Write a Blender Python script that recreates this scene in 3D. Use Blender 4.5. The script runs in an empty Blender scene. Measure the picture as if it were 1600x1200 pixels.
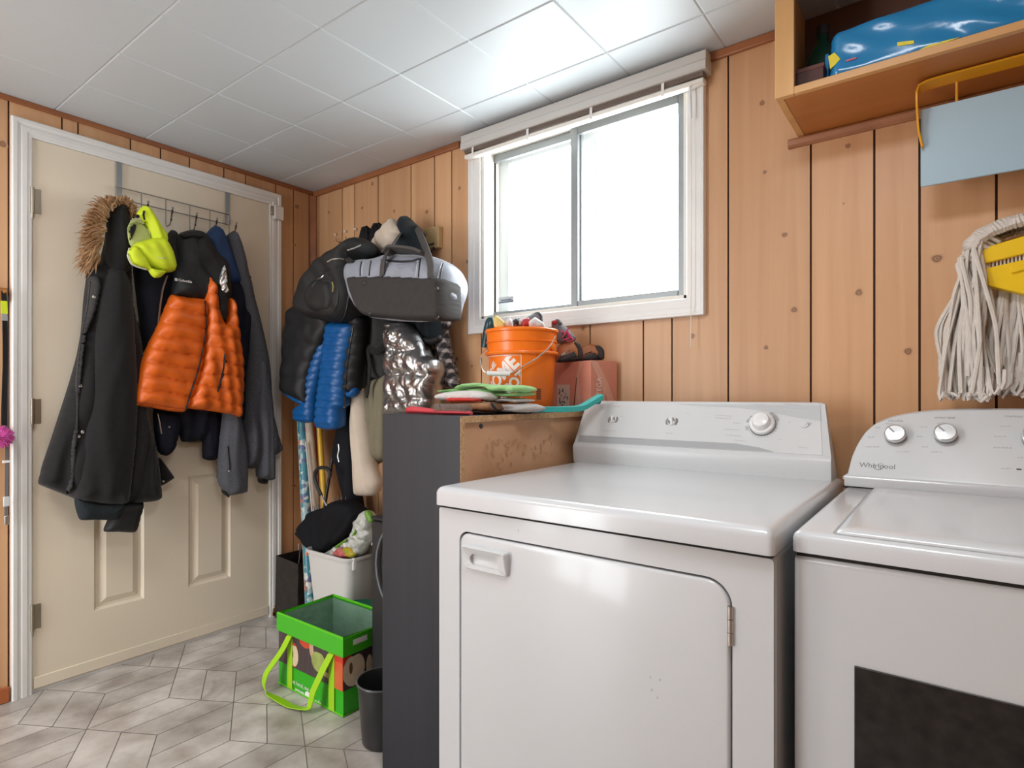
import bpy, bmesh, math, random
import numpy as np
from mathutils import Vector, geometry

C = bpy.context.scene.collection
SC = bpy.context.scene

# ------------------------------------------------------------------ camera
FOC, HOR, YAW = 915.6, 618.0, math.radians(37.0)
CAM = np.array([2.694, -1.841, 1.09])
cd = bpy.data.cameras.new('camera')
cam = bpy.data.objects.new('camera', cd)
C.objects.link(cam)
cam.location = CAM
cam.rotation_euler = (math.pi / 2, 0, YAW)
cd.sensor_fit = 'HORIZONTAL'
cd.sensor_width = 36.0
cd.lens = FOC / 1600 * 36.0
cd.shift_y = (HOR - 600.0) / 1600.0
cd.clip_start = 0.02
SC.camera = cam

# ------------------------------------------------------------------ daylight, lamps, exposure
W = bpy.data.worlds.new('overcast_sky')
SC.world = W
W.use_nodes = True
bg = W.node_tree.nodes['Background']
bg.inputs[0].default_value = (0.93, 0.97, 1.0, 1)
bg.inputs[1].default_value = 11.0
SC.view_settings.view_transform = 'Standard'
SC.view_settings.look = 'None'
SC.view_settings.exposure = 0.0
SC.view_settings.gamma = 1.0
SC.view_settings.use_curve_mapping = False


def area(name, loc, rot, sx, sy, power, col=(1, 1, 1), portal=False, shape='RECTANGLE', spread=180):
    l = bpy.data.lights.new(name, 'AREA')
    l.shape = shape
    l.size = sx
    if shape in ('RECTANGLE', 'ELLIPSE'):
        l.size_y = sy
    l.energy = power
    l.color = col
    l.spread = math.radians(spread)
    o = bpy.data.objects.new(name, l)
    o.location = loc
    o.rotation_euler = rot
    C.objects.link(o)
    if portal:
        l.cycles.is_portal = True
    return o


area('window_portal', (1.58, 0.16, 1.75), (-math.pi / 2, 0, 0), 0.95, 0.75, 1.0, portal=True)
area('ceiling_lamp', (2.45, -1.35, 2.12), (0, 0, 0), 0.45, 0.45, 12.0, (0.96, 0.98, 1.0), shape='DISK')
area('door_side_fill', (1.0, -1.9, 2.12), (0, 0, 0), 0.45, 0.45, 12.0, (1.0, 0.98, 0.95), shape='DISK')  # added fill to brighten the door side, no known lamp there
# daylight through the glazed door opening of the wall behind the camera
area('glass_door_portal', (0.625, -3.22, 1.05), (math.pi / 2, 0, 0), 0.85, 1.9, 1.0, portal=True)

# ------------------------------------------------------------------ pixel <-> room helpers
_R = np.array([math.cos(YAW), math.sin(YAW), 0.0])
_F = np.array([-math.sin(YAW), math.cos(YAW), 0.0])
_U = np.array([0, 0, 1.0])


def ray(px, py):
    return _F + _R * ((px - 800) / FOC) + _U * ((HOR - py) / FOC)


def hit(px, py, P0, N):
    d = ray(px, py)
    N = np.asarray(N, float)
    t = np.dot(np.asarray(P0, float) - CAM, N) / np.dot(d, N)
    return CAM + t * d


def onx(px, py, x):
    return hit(px, py, (x, 0, 0), (1, 0, 0))


def ony(px, py, y):
    return hit(px, py, (0, y, 0), (0, 1, 0))


def onz(px, py, z):
    return hit(px, py, (0, 0, z), (0, 0, 1))


# ------------------------------------------------------------------ materials
MATS = {}


def mat(name, col, rough=0.6, metal=0.0, spec=0.5, noise=0.0, nscale=20.0, bump=0.0, bscale=200.0, col2=None,
        coat=0.0, sheen=0.0, emit=None, stretch=(1, 1, 1), bdist=0.002):
    if name in MATS:
        return MATS[name]
    m = bpy.data.materials.new(name)
    m.use_nodes = True
    nt = m.node_tree
    b = nt.nodes['Principled BSDF']
    c4 = (*col, 1)
    b.inputs['Base Color'].default_value = c4
    b.inputs['Roughness'].default_value = rough
    b.inputs['Metallic'].default_value = metal
    b.inputs['Specular IOR Level'].default_value = min(spec, 0.2) if rough >= 0.75 else spec
    if coat:
        b.inputs['Coat Weight'].default_value = coat
        b.inputs['Coat Roughness'].default_value = 0.08
    if sheen:
        b.inputs['Sheen Weight'].default_value = sheen
    tc = None
    if noise or bump:
        tc = nt.nodes.new('ShaderNodeTexCoord')
        mp = nt.nodes.new('ShaderNodeMapping')
        mp.inputs['Scale'].default_value = stretch
        nt.links.new(tc.outputs['Object'], mp.inputs['Vector'])
    if noise:
        n = nt.nodes.new('ShaderNodeTexNoise')
        n.inputs['Scale'].default_value = nscale
        n.inputs['Detail'].default_value = 4
        nt.links.new(mp.outputs[0], n.inputs['Vector'])
        r = nt.nodes.new('ShaderNodeMapRange')
        r.inputs['From Min'].default_value = 0.3
        r.inputs['From Max'].default_value = 0.7
        nt.links.new(n.outputs['Fac'], r.inputs['Value'])
        mx = nt.nodes.new('ShaderNodeMix')
        mx.data_type = 'RGBA'
        mx.inputs['A'].default_value = c4
        o = col2 if col2 else tuple(max(0, x * (1 - noise)) for x in col)
        mx.inputs['B'].default_value = (*o, 1)
        nt.links.new(r.outputs[0], mx.inputs['Factor'])
        nt.links.new(mx.outputs['Result'], b.inputs['Base Color'])
    if bump:
        n2 = nt.nodes.new('ShaderNodeTexNoise')
        n2.inputs['Scale'].default_value = bscale
        n2.inputs['Detail'].default_value = 3
        nt.links.new(mp.outputs[0], n2.inputs['Vector'])
        bp = nt.nodes.new('ShaderNodeBump')
        bp.inputs['Strength'].default_value = bump
        bp.inputs['Distance'].default_value = bdist
        nt.links.new(n2.outputs['Fac'], bp.inputs['Height'])
        nt.links.new(bp.outputs[0], b.inputs['Normal'])
    if emit:
        b.inputs['Emission Color'].default_value = (*emit[0], 1)
        b.inputs['Emission Strength'].default_value = emit[1]
    MATS[name] = m
    return m


def wood_mat(name, light, dark, scale=(26, 26, 1.1), rough=0.42, ring=0.25, attr=True):
    m = bpy.data.materials.new(name)
    m.use_nodes = True
    nt = m.node_tree
    b = nt.nodes['Principled BSDF']
    b.inputs['Roughness'].default_value = rough
    tc = nt.nodes.new('ShaderNodeTexCoord')
    mp = nt.nodes.new('ShaderNodeMapping')
    mp.inputs['Scale'].default_value = scale
    nt.links.new(tc.outputs['Object'], mp.inputs['Vector'])
    add = None
    if attr:
        at = nt.nodes.new('ShaderNodeAttribute')
        at.attribute_name = 'plank'
        add = nt.nodes.new('ShaderNodeVectorMath')
        add.operation = 'MULTIPLY_ADD'
        add.inputs[1].default_value = (37, 11, 23)
        nt.links.new(at.outputs['Vector'], add.inputs[0])
        nt.links.new(mp.outputs[0], add.inputs[2])
    src = add.outputs[0] if attr else mp.outputs[0]
    n = nt.nodes.new('ShaderNodeTexNoise')
    n.inputs['Scale'].default_value = 1.0
    n.inputs['Detail'].default_value = 6
    n.inputs['Distortion'].default_value = 0.6
    nt.links.new(src, n.inputs['Vector'])
    n3 = nt.nodes.new('ShaderNodeTexNoise')
    n3.inputs['Scale'].default_value = 0.22
    n3.inputs['Detail'].default_value = 2
    nt.links.new(src, n3.inputs['Vector'])
    ma = nt.nodes.new('ShaderNodeMath')
    ma.operation = 'MULTIPLY_ADD'
    ma.inputs[1].default_value = 0.5
    nt.links.new(n3.outputs['Fac'], ma.inputs[0])
    mb = nt.nodes.new('ShaderNodeMath')
    mb.operation = 'MULTIPLY'
    mb.inputs[1].default_value = 0.5
    nt.links.new(n.outputs['Fac'], mb.inputs[0])
    nt.links.new(mb.outputs[0], ma.inputs[2])
    r = nt.nodes.new('ShaderNodeMapRange')
    r.inputs['From Min'].default_value = 0.36
    r.inputs['From Max'].default_value = 0.66
    nt.links.new(ma.outputs[0], r.inputs['Value'])
    mx = nt.nodes.new('ShaderNodeMix')
    mx.data_type = 'RGBA'
    mx.inputs['A'].default_value = (*light, 1)
    mx.inputs['B'].default_value = (*dark, 1)
    nt.links.new(r.outputs[0], mx.inputs['Factor'])
    out = mx.outputs['Result']
    if attr:
        # per-plank tone
        hs = nt.nodes.new('ShaderNodeHueSaturation')
        mr = nt.nodes.new('ShaderNodeMapRange')
        mr.inputs['To Min'].default_value = 0.9
        mr.inputs['To Max'].default_value = 1.08
        nt.links.new(at.outputs['Fac'], mr.inputs['Value'])
        nt.links.new(mr.outputs[0], hs.inputs['Value'])
        nt.links.new(out, hs.inputs['Color'])
        out = hs.outputs[0]
        # knots
        ak = nt.nodes.new('ShaderNodeAttribute')
        ak.attribute_name = 'knot'
        kr = nt.nodes.new('ShaderNodeValToRGB')
        e = kr.color_ramp.elements
        e[0].position = 0.0
        e[0].color = (0, 0, 0, 1)
        e[1].position = 1.0
        e[1].color = (0.92, 0.92, 0.92, 1)
        x = e.new(0.3)
        x.color = (0.12, 0.12, 0.12, 1)
        x = e.new(0.55)
        x.color = (0.95, 0.95, 0.95, 1)
        x = e.new(0.72)
        x.color = (0.5, 0.5, 0.5, 1)
        nt.links.new(ak.outputs['Fac'], kr.inputs[0])
        mk = nt.nodes.new('ShaderNodeMix')
        mk.data_type = 'RGBA'
        mk.inputs['B'].default_value = (0.16, 0.065, 0.028, 1)
        nt.links.new(kr.outputs[0], mk.inputs['Factor'])
        nt.links.new(out, mk.inputs['A'])
        out = mk.outputs['Result']
    nt.links.new(out, b.inputs['Base Color'])
    MATS[name] = m
    return m


# ------------------------------------------------------------------ mesh helpers
WL = {}


def setp(o, label=None, cat=None, group=None, kind=None):
    if label:
        o['label'] = label
    if cat:
        o['category'] = cat
    if group:
        o['group'] = group
    if kind:
        o['kind'] = kind
    return o


def thing(name, label, cat, loc, group=None, kind=None):
    o = bpy.data.objects.new(name, None)
    o.empty_display_size = 0.05
    C.objects.link(o)
    o.location = tuple(float(a) for a in loc)
    WL[o.name] = np.array(loc, float)
    return setp(o, label, cat, group, kind)


def link(name, me, mats, parent, origin=None):
    """origin: world base point for a top-level mesh; children sit at their root's origin"""
    o = bpy.data.objects.new(name, me)
    C.objects.link(o)
    if not isinstance(mats, (list, tuple)):
        mats = [mats]
    for m in mats:
        me.materials.append(m)
    n = len(me.vertices)
    co = np.empty(n * 3)
    me.vertices.foreach_get('co', co)
    co = co.reshape(-1, 3)
    if parent is not None:
        base = WL[parent.name]
        o.parent = parent
        o.location = (0, 0, 0)
    else:
        base = np.array(origin if origin is not None else
                        (co[:, 0].mean(), co[:, 1].mean(), co[:, 2].min()), float)
        o.location = tuple(float(a) for a in base)
    WL[o.name] = base
    me.vertices.foreach_set('co', (co - base).ravel())
    me.update()
    return o


def frame_of(axis):
    a = np.asarray(axis, float)
    a = a / np.linalg.norm(a)
    t = np.array([0, 0, 1.0]) if abs(a[2]) < 0.9 else np.array([1.0, 0, 0])
    u = np.cross(t, a)
    u /= np.linalg.norm(u)
    v = np.cross(a, u)
    return u, v, a


class MB:
    def __init__(s):
        s.v, s.f, s.m = [], [], []

    def add(s, vs, fs, mi=0):
        b = len(s.v)
        s.v += [tuple(float(c) for c in p) for p in vs]
        s.f += [tuple(b + i for i in f) for f in fs]
        s.m += [mi] * len(fs)
        return s

    def box(s, x0, x1, y0, y1, z0, z1, mi=0):
        vs = [(x, y, z) for z in (z0, z1) for y in (y0, y1) for x in (x0, x1)]
        return s.add(vs, [(0, 2, 3, 1), (4, 5, 7, 6), (0, 1, 5, 4), (2, 6, 7, 3), (0, 4, 6, 2), (1, 3, 7, 5)], mi)

    def obox(s, c, half, axes, mi=0):
        c = np.asarray(c, float)
        ax = [np.asarray(a, float) for a in axes]
        vs = [c + ax[0] * (half[0] * i) + ax[1] * (half[1] * j) + ax[2] * (half[2] * k)
              for k in (-1, 1) for j in (-1, 1) for i in (-1, 1)]
        return s.add(vs, [(0, 2, 3, 1), (4, 5, 7, 6), (0, 1, 5, 4), (2, 6, 7, 3), (0, 4, 6, 2), (1, 3, 7, 5)], mi)

    def tube(s, path, r, n=8, closed=False, mi=0, flat=None):
        P = [np.asarray(p, float) for p in path]
        m = len(P)
        rs = r if isinstance(r, (list, tuple, np.ndarray)) else [r] * m
        rings = []
        pu = None
        for i in range(m):
            a = P[(i + 1) % m] if (closed or i < m - 1) else P[i]
            b = P[i - 1] if (closed or i > 0) else P[i]
            t = a - b
            L = np.linalg.norm(t)
            t = t / L if L > 1e-9 else np.array([0, 0, 1.0])
            if pu is None:
                u, v, _ = frame_of(t)
            else:
                u = pu - t * np.dot(pu, t)
                u /= max(np.linalg.norm(u), 1e-9)
                v = np.cross(t, u)
            pu = u
            rings.append([P[i] + rs[i] * (math.cos(2 * math.pi * k / n) * u + math.sin(2 * math.pi * k / n) * v)
                          for k in range(n)])
        vs = [p for rg in rings for p in rg]
        fs = []
        for i in range(m if closed else m - 1):
            j = (i + 1) % m
            for k in range(n):
                fs.append((i * n + k, i * n + (k + 1) % n, j * n + (k + 1) % n, j * n + k))
        if not closed:
            fs.append(tuple(range(n - 1, -1, -1)))
            fs.append(tuple((m - 1) * n + k for k in range(n)))
        return s.add(vs, fs, mi)

    def lathe(s, prof, origin, axis=(0, 0, 1), n=40, mi=0, a0=0.0, a1=2 * math.pi):
        u, v, a = frame_of(axis)
        o = np.asarray(origin, float)
        full = abs(a1 - a0 - 2 * math.pi) < 1e-6
        cnt = n if full else n + 1
        vs = []
        for (r, h) in prof:
            for k in range(cnt):
                t = a0 + (a1 - a0) * k / n
                vs.append(o + a * h + r * (math.cos(t) * u + math.sin(t) * v))
        fs = []
        for i in range(len(prof) - 1):
            for k in range(n):
                k2 = (k + 1) % cnt
                fs.append((i * cnt + k, i * cnt + k2, (i + 1) * cnt + k2, (i + 1) * cnt + k))
        return s.add(vs, fs, mi)

    def disc(s, o, axis, r, n=24, mi=0, ry=None):
        u, v, a = frame_of(axis)
        o = np.asarray(o, float)
        vs = [o + r * math.cos(2 * math.pi * k / n) * u + (ry or r) * math.sin(2 * math.pi * k / n) * v for k in range(n)]
        return s.add(vs, [tuple(range(n))], mi)

    def strip(s, path, width_dir, w, thick_dir=None, th=0.002, mi=0):
        """flat strap along a path: width along width_dir (array or one per point), thickness th"""
        P = [np.asarray(p, float) for p in path]
        m = len(P)
        vs = []
        for i in range(m):
            wd = np.asarray(width_dir[i] if isinstance(width_dir, list) else width_dir, float)
            wd = wd / np.linalg.norm(wd)
            t = P[min(i + 1, m - 1)] - P[max(i - 1, 0)]
            nn = np.cross(t, wd)
            L = np.linalg.norm(nn)
            nn = nn / L if L > 1e-9 else np.array([0, 0, 1.0])
            ww = w[i] if isinstance(w, (list, tuple)) else w
            for (a, b) in ((-1, -1), (1, -1), (1, 1), (-1, 1)):
                vs.append(P[i] + wd * (a * ww / 2) + nn * (b * th / 2))
        fs = []
        for i in range(m - 1):
            for k in range(4):
                fs.append((i * 4 + k, i * 4 + (k + 1) % 4, i * 4 + 4 + (k + 1) % 4, i * 4 + 4 + k))
        fs.append((3, 2, 1, 0))
        fs.append(tuple((m - 1) * 4 + k for k in range(4)))
        return s.add(vs, fs, mi)

    def prism(s, poly, P0, eu, ev, en, d0, d1, mi=0):
        """polygon (u,v) list, extruded from d0 to d1 along en"""
        P0, eu, ev, en = [np.asarray(a, float) for a in (P0, eu, ev, en)]
        n = len(poly)
        vs = [P0 + eu * u + ev * v + en * d for d in (d0, d1) for (u, v) in poly]
        fs = [tuple(range(n - 1, -1, -1)), tuple(range(n, 2 * n))]
        fs += [(i, (i + 1) % n, n + (i + 1) % n, n + i) for i in range(n)]
        return s.add(vs, fs, mi)

    def build(s, name, mats, parent=None, smooth=35, bevel=0.0, segs=2, subsurf=0, origin=None, attrs=None, recalc=True,
              weld=False):
        me = bpy.data.meshes.new(name)
        me.from_pydata(s.v, [], s.f)
        me.polygons.foreach_set('material_index', s.m)
        if attrs:
            for k, vals in attrs.items():
                a = me.attributes.new(k, 'FLOAT', 'POINT')
                a.data.foreach_set('value', vals)
        if recalc or weld:
            bm = bmesh.new()
            bm.from_mesh(me)
            if weld:
                bmesh.ops.remove_doubles(bm, verts=bm.verts, dist=1e-5)
            bmesh.ops.recalc_face_normals(bm, faces=bm.faces)
            bm.to_mesh(me)
            bm.free()
        if smooth:
            me.polygons.foreach_set('use_smooth', [True] * len(me.polygons))
            if smooth < 180:
                me.set_sharp_from_angle(angle=math.radians(smooth))
        o = link(name, me, mats, parent, origin)
        if bevel:
            md = o.modifiers.new('bevel', 'BEVEL')
            md.width = bevel
            md.segments = segs
            md.limit_method = 'ANGLE'
            md.angle_limit = math.radians(40)
            md.harden_normals = False
        if subsurf:
            md = o.modifiers.new('sub', 'SUBSURF')
            md.levels = md.render_levels = subsurf
        return o


def text_geo(s, size=1.0, bold=0.0, res=3):
    """outline letters -> (verts2d, faces) centred on the origin"""
    cu = bpy.data.curves.new('lettering_source', 'FONT')
    cu.body = s
    cu.size = size
    cu.offset = bold
    cu.resolution_u = res
    cu.align_x = 'CENTER'
    cu.align_y = 'CENTER'
    o = bpy.data.objects.new('lettering_source', cu)
    C.objects.link(o)
    dg = bpy.context.evaluated_depsgraph_get()
    me = bpy.data.meshes.new_from_object(o.evaluated_get(dg))
    vs = [(v.co.x, v.co.y) for v in me.vertices]
    fs = [tuple(p.vertices) for p in me.polygons]
    bpy.data.objects.remove(o)
    bpy.data.curves.remove(cu)
    bpy.data.meshes.remove(me)
    return vs, fs


def letters(name, s, width, fn, material, parent, bold=0.0, label=None, height=None):
    """lettering scaled to a width and mapped to the surface by fn(u, v) -> 3D point"""
    vs, fs = text_geo(s, 1.0, bold)
    xs = [a for a, _ in vs]
    ys = [b for _, b in vs]
    w = max(xs) - min(xs)
    k = width / w
    ky = k if height is None else height / (max(ys) - min(ys))
    cx, cy = (max(xs) + min(xs)) / 2, (max(ys) + min(ys)) / 2
    mb = MB()
    mb.add([fn((a - cx) * k, (b - cy) * ky) for a, b in vs], fs)
    o = mb.build(name, material, parent, smooth=0, recalc=False)
    if label:
        o['label'] = label
    return o


class Wv:
    """smooth pseudo-random field"""

    def __init__(s, seed, fu, fv, n=6):
        rr = random.Random(seed)
        s.t = [(fu * rr.uniform(-1.3, 1.3), fv * rr.uniform(-1.3, 1.3), rr.uniform(0, 6.28)) for _ in range(n)]
        s.n = n

    def __call__(s, u, v):
        return sum(np.sin(2 * math.pi * (a * u + b * v) + c) for a, b, c in s.t) / math.sqrt(s.n)


def catmull(pts, step, closed=True, tight=0.5):
    P = np.array(pts, float)
    n = len(P)
    out = []
    for i in range(n if closed else n - 1):
        p0, p1, p2, p3 = P[(i - 1) % n], P[i], P[(i + 1) % n], P[(i + 2) % n]
        if not closed:
            p0 = P[max(i - 1, 0)]
            p3 = P[min(i + 2, n - 1)]
        L = np.linalg.norm(p2 - p1)
        k = max(1, int(round(L / step)))
        m1, m2 = (p2 - p0) * tight * 0.6, (p3 - p1) * tight * 0.6
        lim = L
        for mm in (m1, m2):
            q = np.linalg.norm(mm)
            if q > lim:
                mm *= lim / q
        for j in range(k):
            t = j / k
            out.append((2 * t**3 - 3 * t**2 + 1) * p1 + (t**3 - 2 * t**2 + t) * m1 +
                       (-2 * t**3 + 3 * t**2) * p2 + (t**3 - t**2) * m2)
    if not closed:
        out.append(P[-1])
    return np.array(out)


FR = {'L': (np.zeros(3), np.array([0, 1., 0]), np.array([0, 0, 1.]), np.array([1., 0, 0])),
      'B': (np.zeros(3), np.array([1., 0, 0]), np.array([0, 0, 1.]), np.array([0, -1., 0])),
      'T': (np.array([0, 0, 1.037]), np.array([1., 0, 0]), np.array([0, 1., 0]), np.array([0, 0, 1.]))}


def cloth(name, material, wall, off, px, T=0.04, back=0.03, r=0.05, fold=None, parent=None, res=0.010, puff=None,
          tight=0.5, uv=False, label=None, minback=0.004, bevel_edge=None, smooth=180):
    """a padded piece of cloth: outline (photo pixels, or metres when uv) in a plane off metres out from the wall,
    filled with a rounded front and back"""
    P0, eu, ev, en = FR[wall] if isinstance(wall, str) else wall
    if uv:
        pts = [np.array(p, float) for p in px]
    else:
        pts = []
        for (a, b) in px:
            h = hit(a, b, P0 + en * off, en) - P0
            pts.append(np.array([h @ eu, h @ ev]))
    ol = catmull(pts, res, True, tight)
    A, B = ol, np.roll(ol, -1, axis=0)
    lo, hi = ol.min(0), ol.max(0)
    rnd = np.random.RandomState(len(px) * 7 + int(abs(px[0][0]) * 10) % 1000)
    gx = np.arange(lo[0] + res * 0.5, hi[0], res)
    gy = np.arange(lo[1] + res * 0.5, hi[1], res * 0.9)
    X, Y = np.meshgrid(gx, gy)
    X = X + (np.arange(len(gy)) % 2)[:, None] * res * 0.5
    X = X.ravel() + rnd.uniform(-.08, .08, X.size) * res
    Y = Y.ravel() + rnd.uniform(-.08, .08, Y.size) * res

    def dist(x, y):
        d = np.full(x.shape, 1e9)
        for (a, b) in zip(A, B):
            ab = b - a
            L2 = max(ab @ ab, 1e-12)
            t = np.clip(((x - a[0]) * ab[0] + (y - a[1]) * ab[1]) / L2, 0, 1)
            d = np.minimum(d, (x - a[0] - t * ab[0])**2 + (y - a[1] - t * ab[1])**2)
        return np.sqrt(d)

    ins = np.zeros(X.shape, bool)
    for (a, b) in zip(A, B):
        c = (a[1] > Y) != (b[1] > Y)
        with np.errstate(divide='ignore', invalid='ignore'):
            xi = (b[0] - a[0]) * (Y - a[1]) / (b[1] - a[1]) + a[0]
        ins ^= c & (X < xi)
    D = dist(X, Y)
    k = ins & (D > res * 0.45)
    X, Y = X[k], Y[k]
    n = len(ol)
    verts = [Vector((float(p[0]), float(p[1]))) for p in ol] + [Vector((float(a), float(b))) for a, b in zip(X, Y)]
    vv, ee, ff, *_ = geometry.delaunay_2d_cdt(verts, [(i, (i + 1) % n) for i in range(n)], [], 1, 1e-6)
    U = np.array([p.x for p in vv])
    V = np.array([p.y for p in vv])
    D = dist(U, V)
    D[D < 1e-5] = 0
    q = np.minimum(D / r, 1.0)
    prof = np.sqrt(np.maximum(0, 1 - (1 - q)**2))
    d = T * prof
    if puff is not None:
        d = d * puff(U, V)
    if fold is not None:
        d = d + fold(U, V) * prof
    bk = -back * prof
    d = np.maximum(d, bk * 0.3 + 0.0005 * prof)
    bk = np.maximum(bk, -(off - minback))
    edge = D <= 1e-5
    m = len(U)
    front = [P0 + eu * U[i] + ev * V[i] + en * (off + d[i]) for i in range(m)]
    bidx = {}
    backv = []
    for i in range(m):
        if edge[i]:
            bidx[i] = i
        else:
            bidx[i] = m + len(backv)
            backv.append(P0 + eu * U[i] + ev * V[i] + en * (off + bk[i]))
    fs = [tuple(f) for f in ff] + [tuple(bidx[i] for i in reversed(f)) for f in ff]
    mb = MB()
    mb.add(front + backv, fs)
    o = mb.build(name, material, parent, smooth=smooth)
    if label:
        o['label'] = label
    return o


def vfold(amp, wl, seed, skew=0.0, z0=None, fade=0.6):
    """hanging folds: ridges that run down the cloth, stronger below z0"""
    w1 = Wv(seed, 0.6 / wl, 0.5)
    w2 = Wv(seed + 1, 3, 2)

    def f(u, v):
        ph = (u + skew * v) / wl + 0.35 * w2(u, v)
        a = amp * (0.55 * np.sin(2 * math.pi * ph) + 0.45 * w1(u, v))
        if z0 is not None:
            a = a * np.clip((z0 - v) / fade, 0.25, 1.0)
        return a
    return f


def baffle(h, seed, tilt=0.0, depth=0.45, wob=0.006, pw=0.55):
    w = Wv(seed, 7, 5)

    def f(u, v):
        ph = (v + tilt * u + wob * w(u, v)) / h
        return 1 - depth + depth * np.abs(np.sin(math.pi * ph))**pw + 0.02 * w(u * 2, v * 2)
    return f


def fsum(*fs):
    return lambda u, v: sum(f(u, v) for f in fs)


def noisef(amp, fu, fv, seed):
    w = Wv(seed, fu, fv, 8)
    return lambda u, v: amp * w(u, v)
# ================================================================== materials of the room
random.seed(4)
PINE = wood_mat('pine_panelling', (0.66, 0.385, 0.205), (0.54, 0.285, 0.138))
GROOVE = mat('panel_groove', (0.07, 0.035, 0.02), 0.8)
REDWOOD = wood_mat('stained_trim_wood', (0.36, 0.13, 0.045), (0.24, 0.08, 0.028), (9, 9, 9), 0.4, attr=False)
HONEY = wood_mat('honey_shelf_wood', (0.72, 0.42, 0.17), (0.58, 0.30, 0.11), (1.5, 22, 22), 0.35, attr=False)
ORANGEWOOD = wood_mat('orange_shelf_board', (0.50, 0.19, 0.045), (0.40, 0.14, 0.03), (1.5, 18, 18), 0.35, attr=False)
WPAINT = mat('white_trim_paint', (0.80, 0.79, 0.77), 0.38, noise=0.06, nscale=6)
CREAM = mat('cream_door_paint', (0.78, 0.685, 0.545), 0.42, noise=0.05, nscale=2.5, bump=0.05, bscale=90)
CEIL = mat('ceiling_tile_paint', (0.56, 0.60, 0.625), 0.42, noise=0.05, nscale=1.5, bump=0.05, bscale=130)
STEEL = mat('brushed_steel', (0.55, 0.53, 0.5), 0.35, 1.0)
BRASSY = mat('aged_hinge_metal', (0.38, 0.34, 0.27), 0.42, 1.0)
WHITEPL = mat('white_plastic', (0.80, 0.80, 0.79), 0.35)
ALU = mat('grey_window_frame', (0.27, 0.29, 0.30), 0.4, 0.3)
BLACKPL = mat('black_plastic', (0.02, 0.02, 0.022), 0.4)
DARKGAP = mat('dark_gap', (0.03, 0.028, 0.026), 0.8)
GREYTXT = mat('grey_print', (0.30, 0.30, 0.31), 0.5)
LIGHTTXT = mat('light_grey_print', (0.52, 0.52, 0.53), 0.5)
WHITETXT = mat('white_print', (0.82, 0.80, 0.78), 0.5)


def struct(o, label, cat):
    return setp(o, label, cat, None, 'structure')


# ------------------------------------------------------------------ panelled walls
def panel_wall(name, wall, breaks, lo, hi, top, hole, knots, label):
    """planks between the breaks, with dark grooves, a rectangular hole (u0,u1,v0,v1) and knots at photo pixels"""
    P0, eu, ev, en = FR[wall]
    mb = MB()
    pl, kn = [], []
    gw = 0.0055
    TH = 0.010
    edges = [lo] + sorted(b for b in breaks if lo < b < hi) + [hi]
    vals = []

    def blk(u0, u1, v0, v1, d0, d1, mi, pv):
        if u1 - u0 < 1e-4 or v1 - v0 < 1e-4:
            return
        vs = [P0 + eu * u + ev * v + en * d for d in (d0, d1) for v in (v0, v1) for u in (u0, u1)]
        mb.add(vs, [(0, 2, 3, 1), (4, 5, 7, 6), (0, 1, 5, 4), (2, 6, 7, 3), (0, 4, 6, 2), (1, 3, 7, 5)], mi)
        pl.extend([pv] * 8)
        kn.extend([0.0] * 8)

    for i in range(len(edges) - 1):
        a, b = edges[i] + gw / 2, edges[i + 1] - gw / 2
        pv = random.random()
        vals.append((edges[i], edges[i + 1], pv))
        if hole is None or b <= hole[0] or a >= hole[1]:
            blk(a, b, 0, top, -TH, 0, 0, pv)
        else:
            blk(a, min(b, hole[0]), 0, top, -TH, 0, 0, pv)
            blk(max(a, hole[1]), b, 0, top, -TH, 0, 0, pv)
            c, d = max(a, hole[0]), min(b, hole[1])
            blk(c, d, 0, hole[2], -TH, 0, 0, pv)
            blk(c, d, hole[3], top, -TH, 0, 0, pv)
    D0, D1 = -0.11, -0.006
    if hole is None:
        blk(lo, hi, 0, top, D0, D1, 1, 0)
    else:
        blk(lo, hole[0], 0, top, D0, D1, 1, 0)
        blk(hole[1], hi, 0, top, D0, D1, 1, 0)
        blk(hole[0], hole[1], 0, hole[2], D0, D1, 1, 0)
        blk(hole[0], hole[1], hole[3], top, D0, D1, 1, 0)
    for (kx, ky, ks) in knots:
        h = hit(kx, ky, P0, en)
        u, v = h @ eu, h @ ev
        pv = next((c for a, b, c in vals if a <= u <= b), 0.5)
        rw, rh = 0.0135 * ks * random.uniform(.85, 1.1), 0.0125 * ks * random.uniform(.85, 1.15)
        N = 18
        vs = [P0 + eu * u + ev * v + en * 0.0006]
        ks_ = [1.0]
        for j, q in enumerate((0.3, 0.6, 0.85, 1.0)):
            for k in range(N):
                t = 2 * math.pi * k / N
                wob = 1 + 0.1 * math.sin(3 * t + kx) * q
                vs.append(P0 + eu * (u + rw * q * wob * math.cos(t)) + ev * (v + rh * q * wob * math.sin(t)) + en * 0.0006)
                ks_.append(1 - q)
        fs = [(0, 1 + k, 1 + (k + 1) % N) for k in range(N)]
        for j in range(3):
            for k in range(N):
                fs.append((1 + j * N + k, 1 + (j + 1) * N + k, 1 + (j + 1) * N + (k + 1) % N, 1 + j * N + (k + 1) % N))
        mb.add(vs, fs, 0)
        pl.extend([pv] * len(vs))
        kn.extend(ks_)
    o = mb.build(name, [PINE, GROOVE], None, smooth=0, origin=(0, 0, 0), attrs={'plank': pl, 'knot': kn}, recalc=True)
    return struct(o, label, 'wall')


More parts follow.
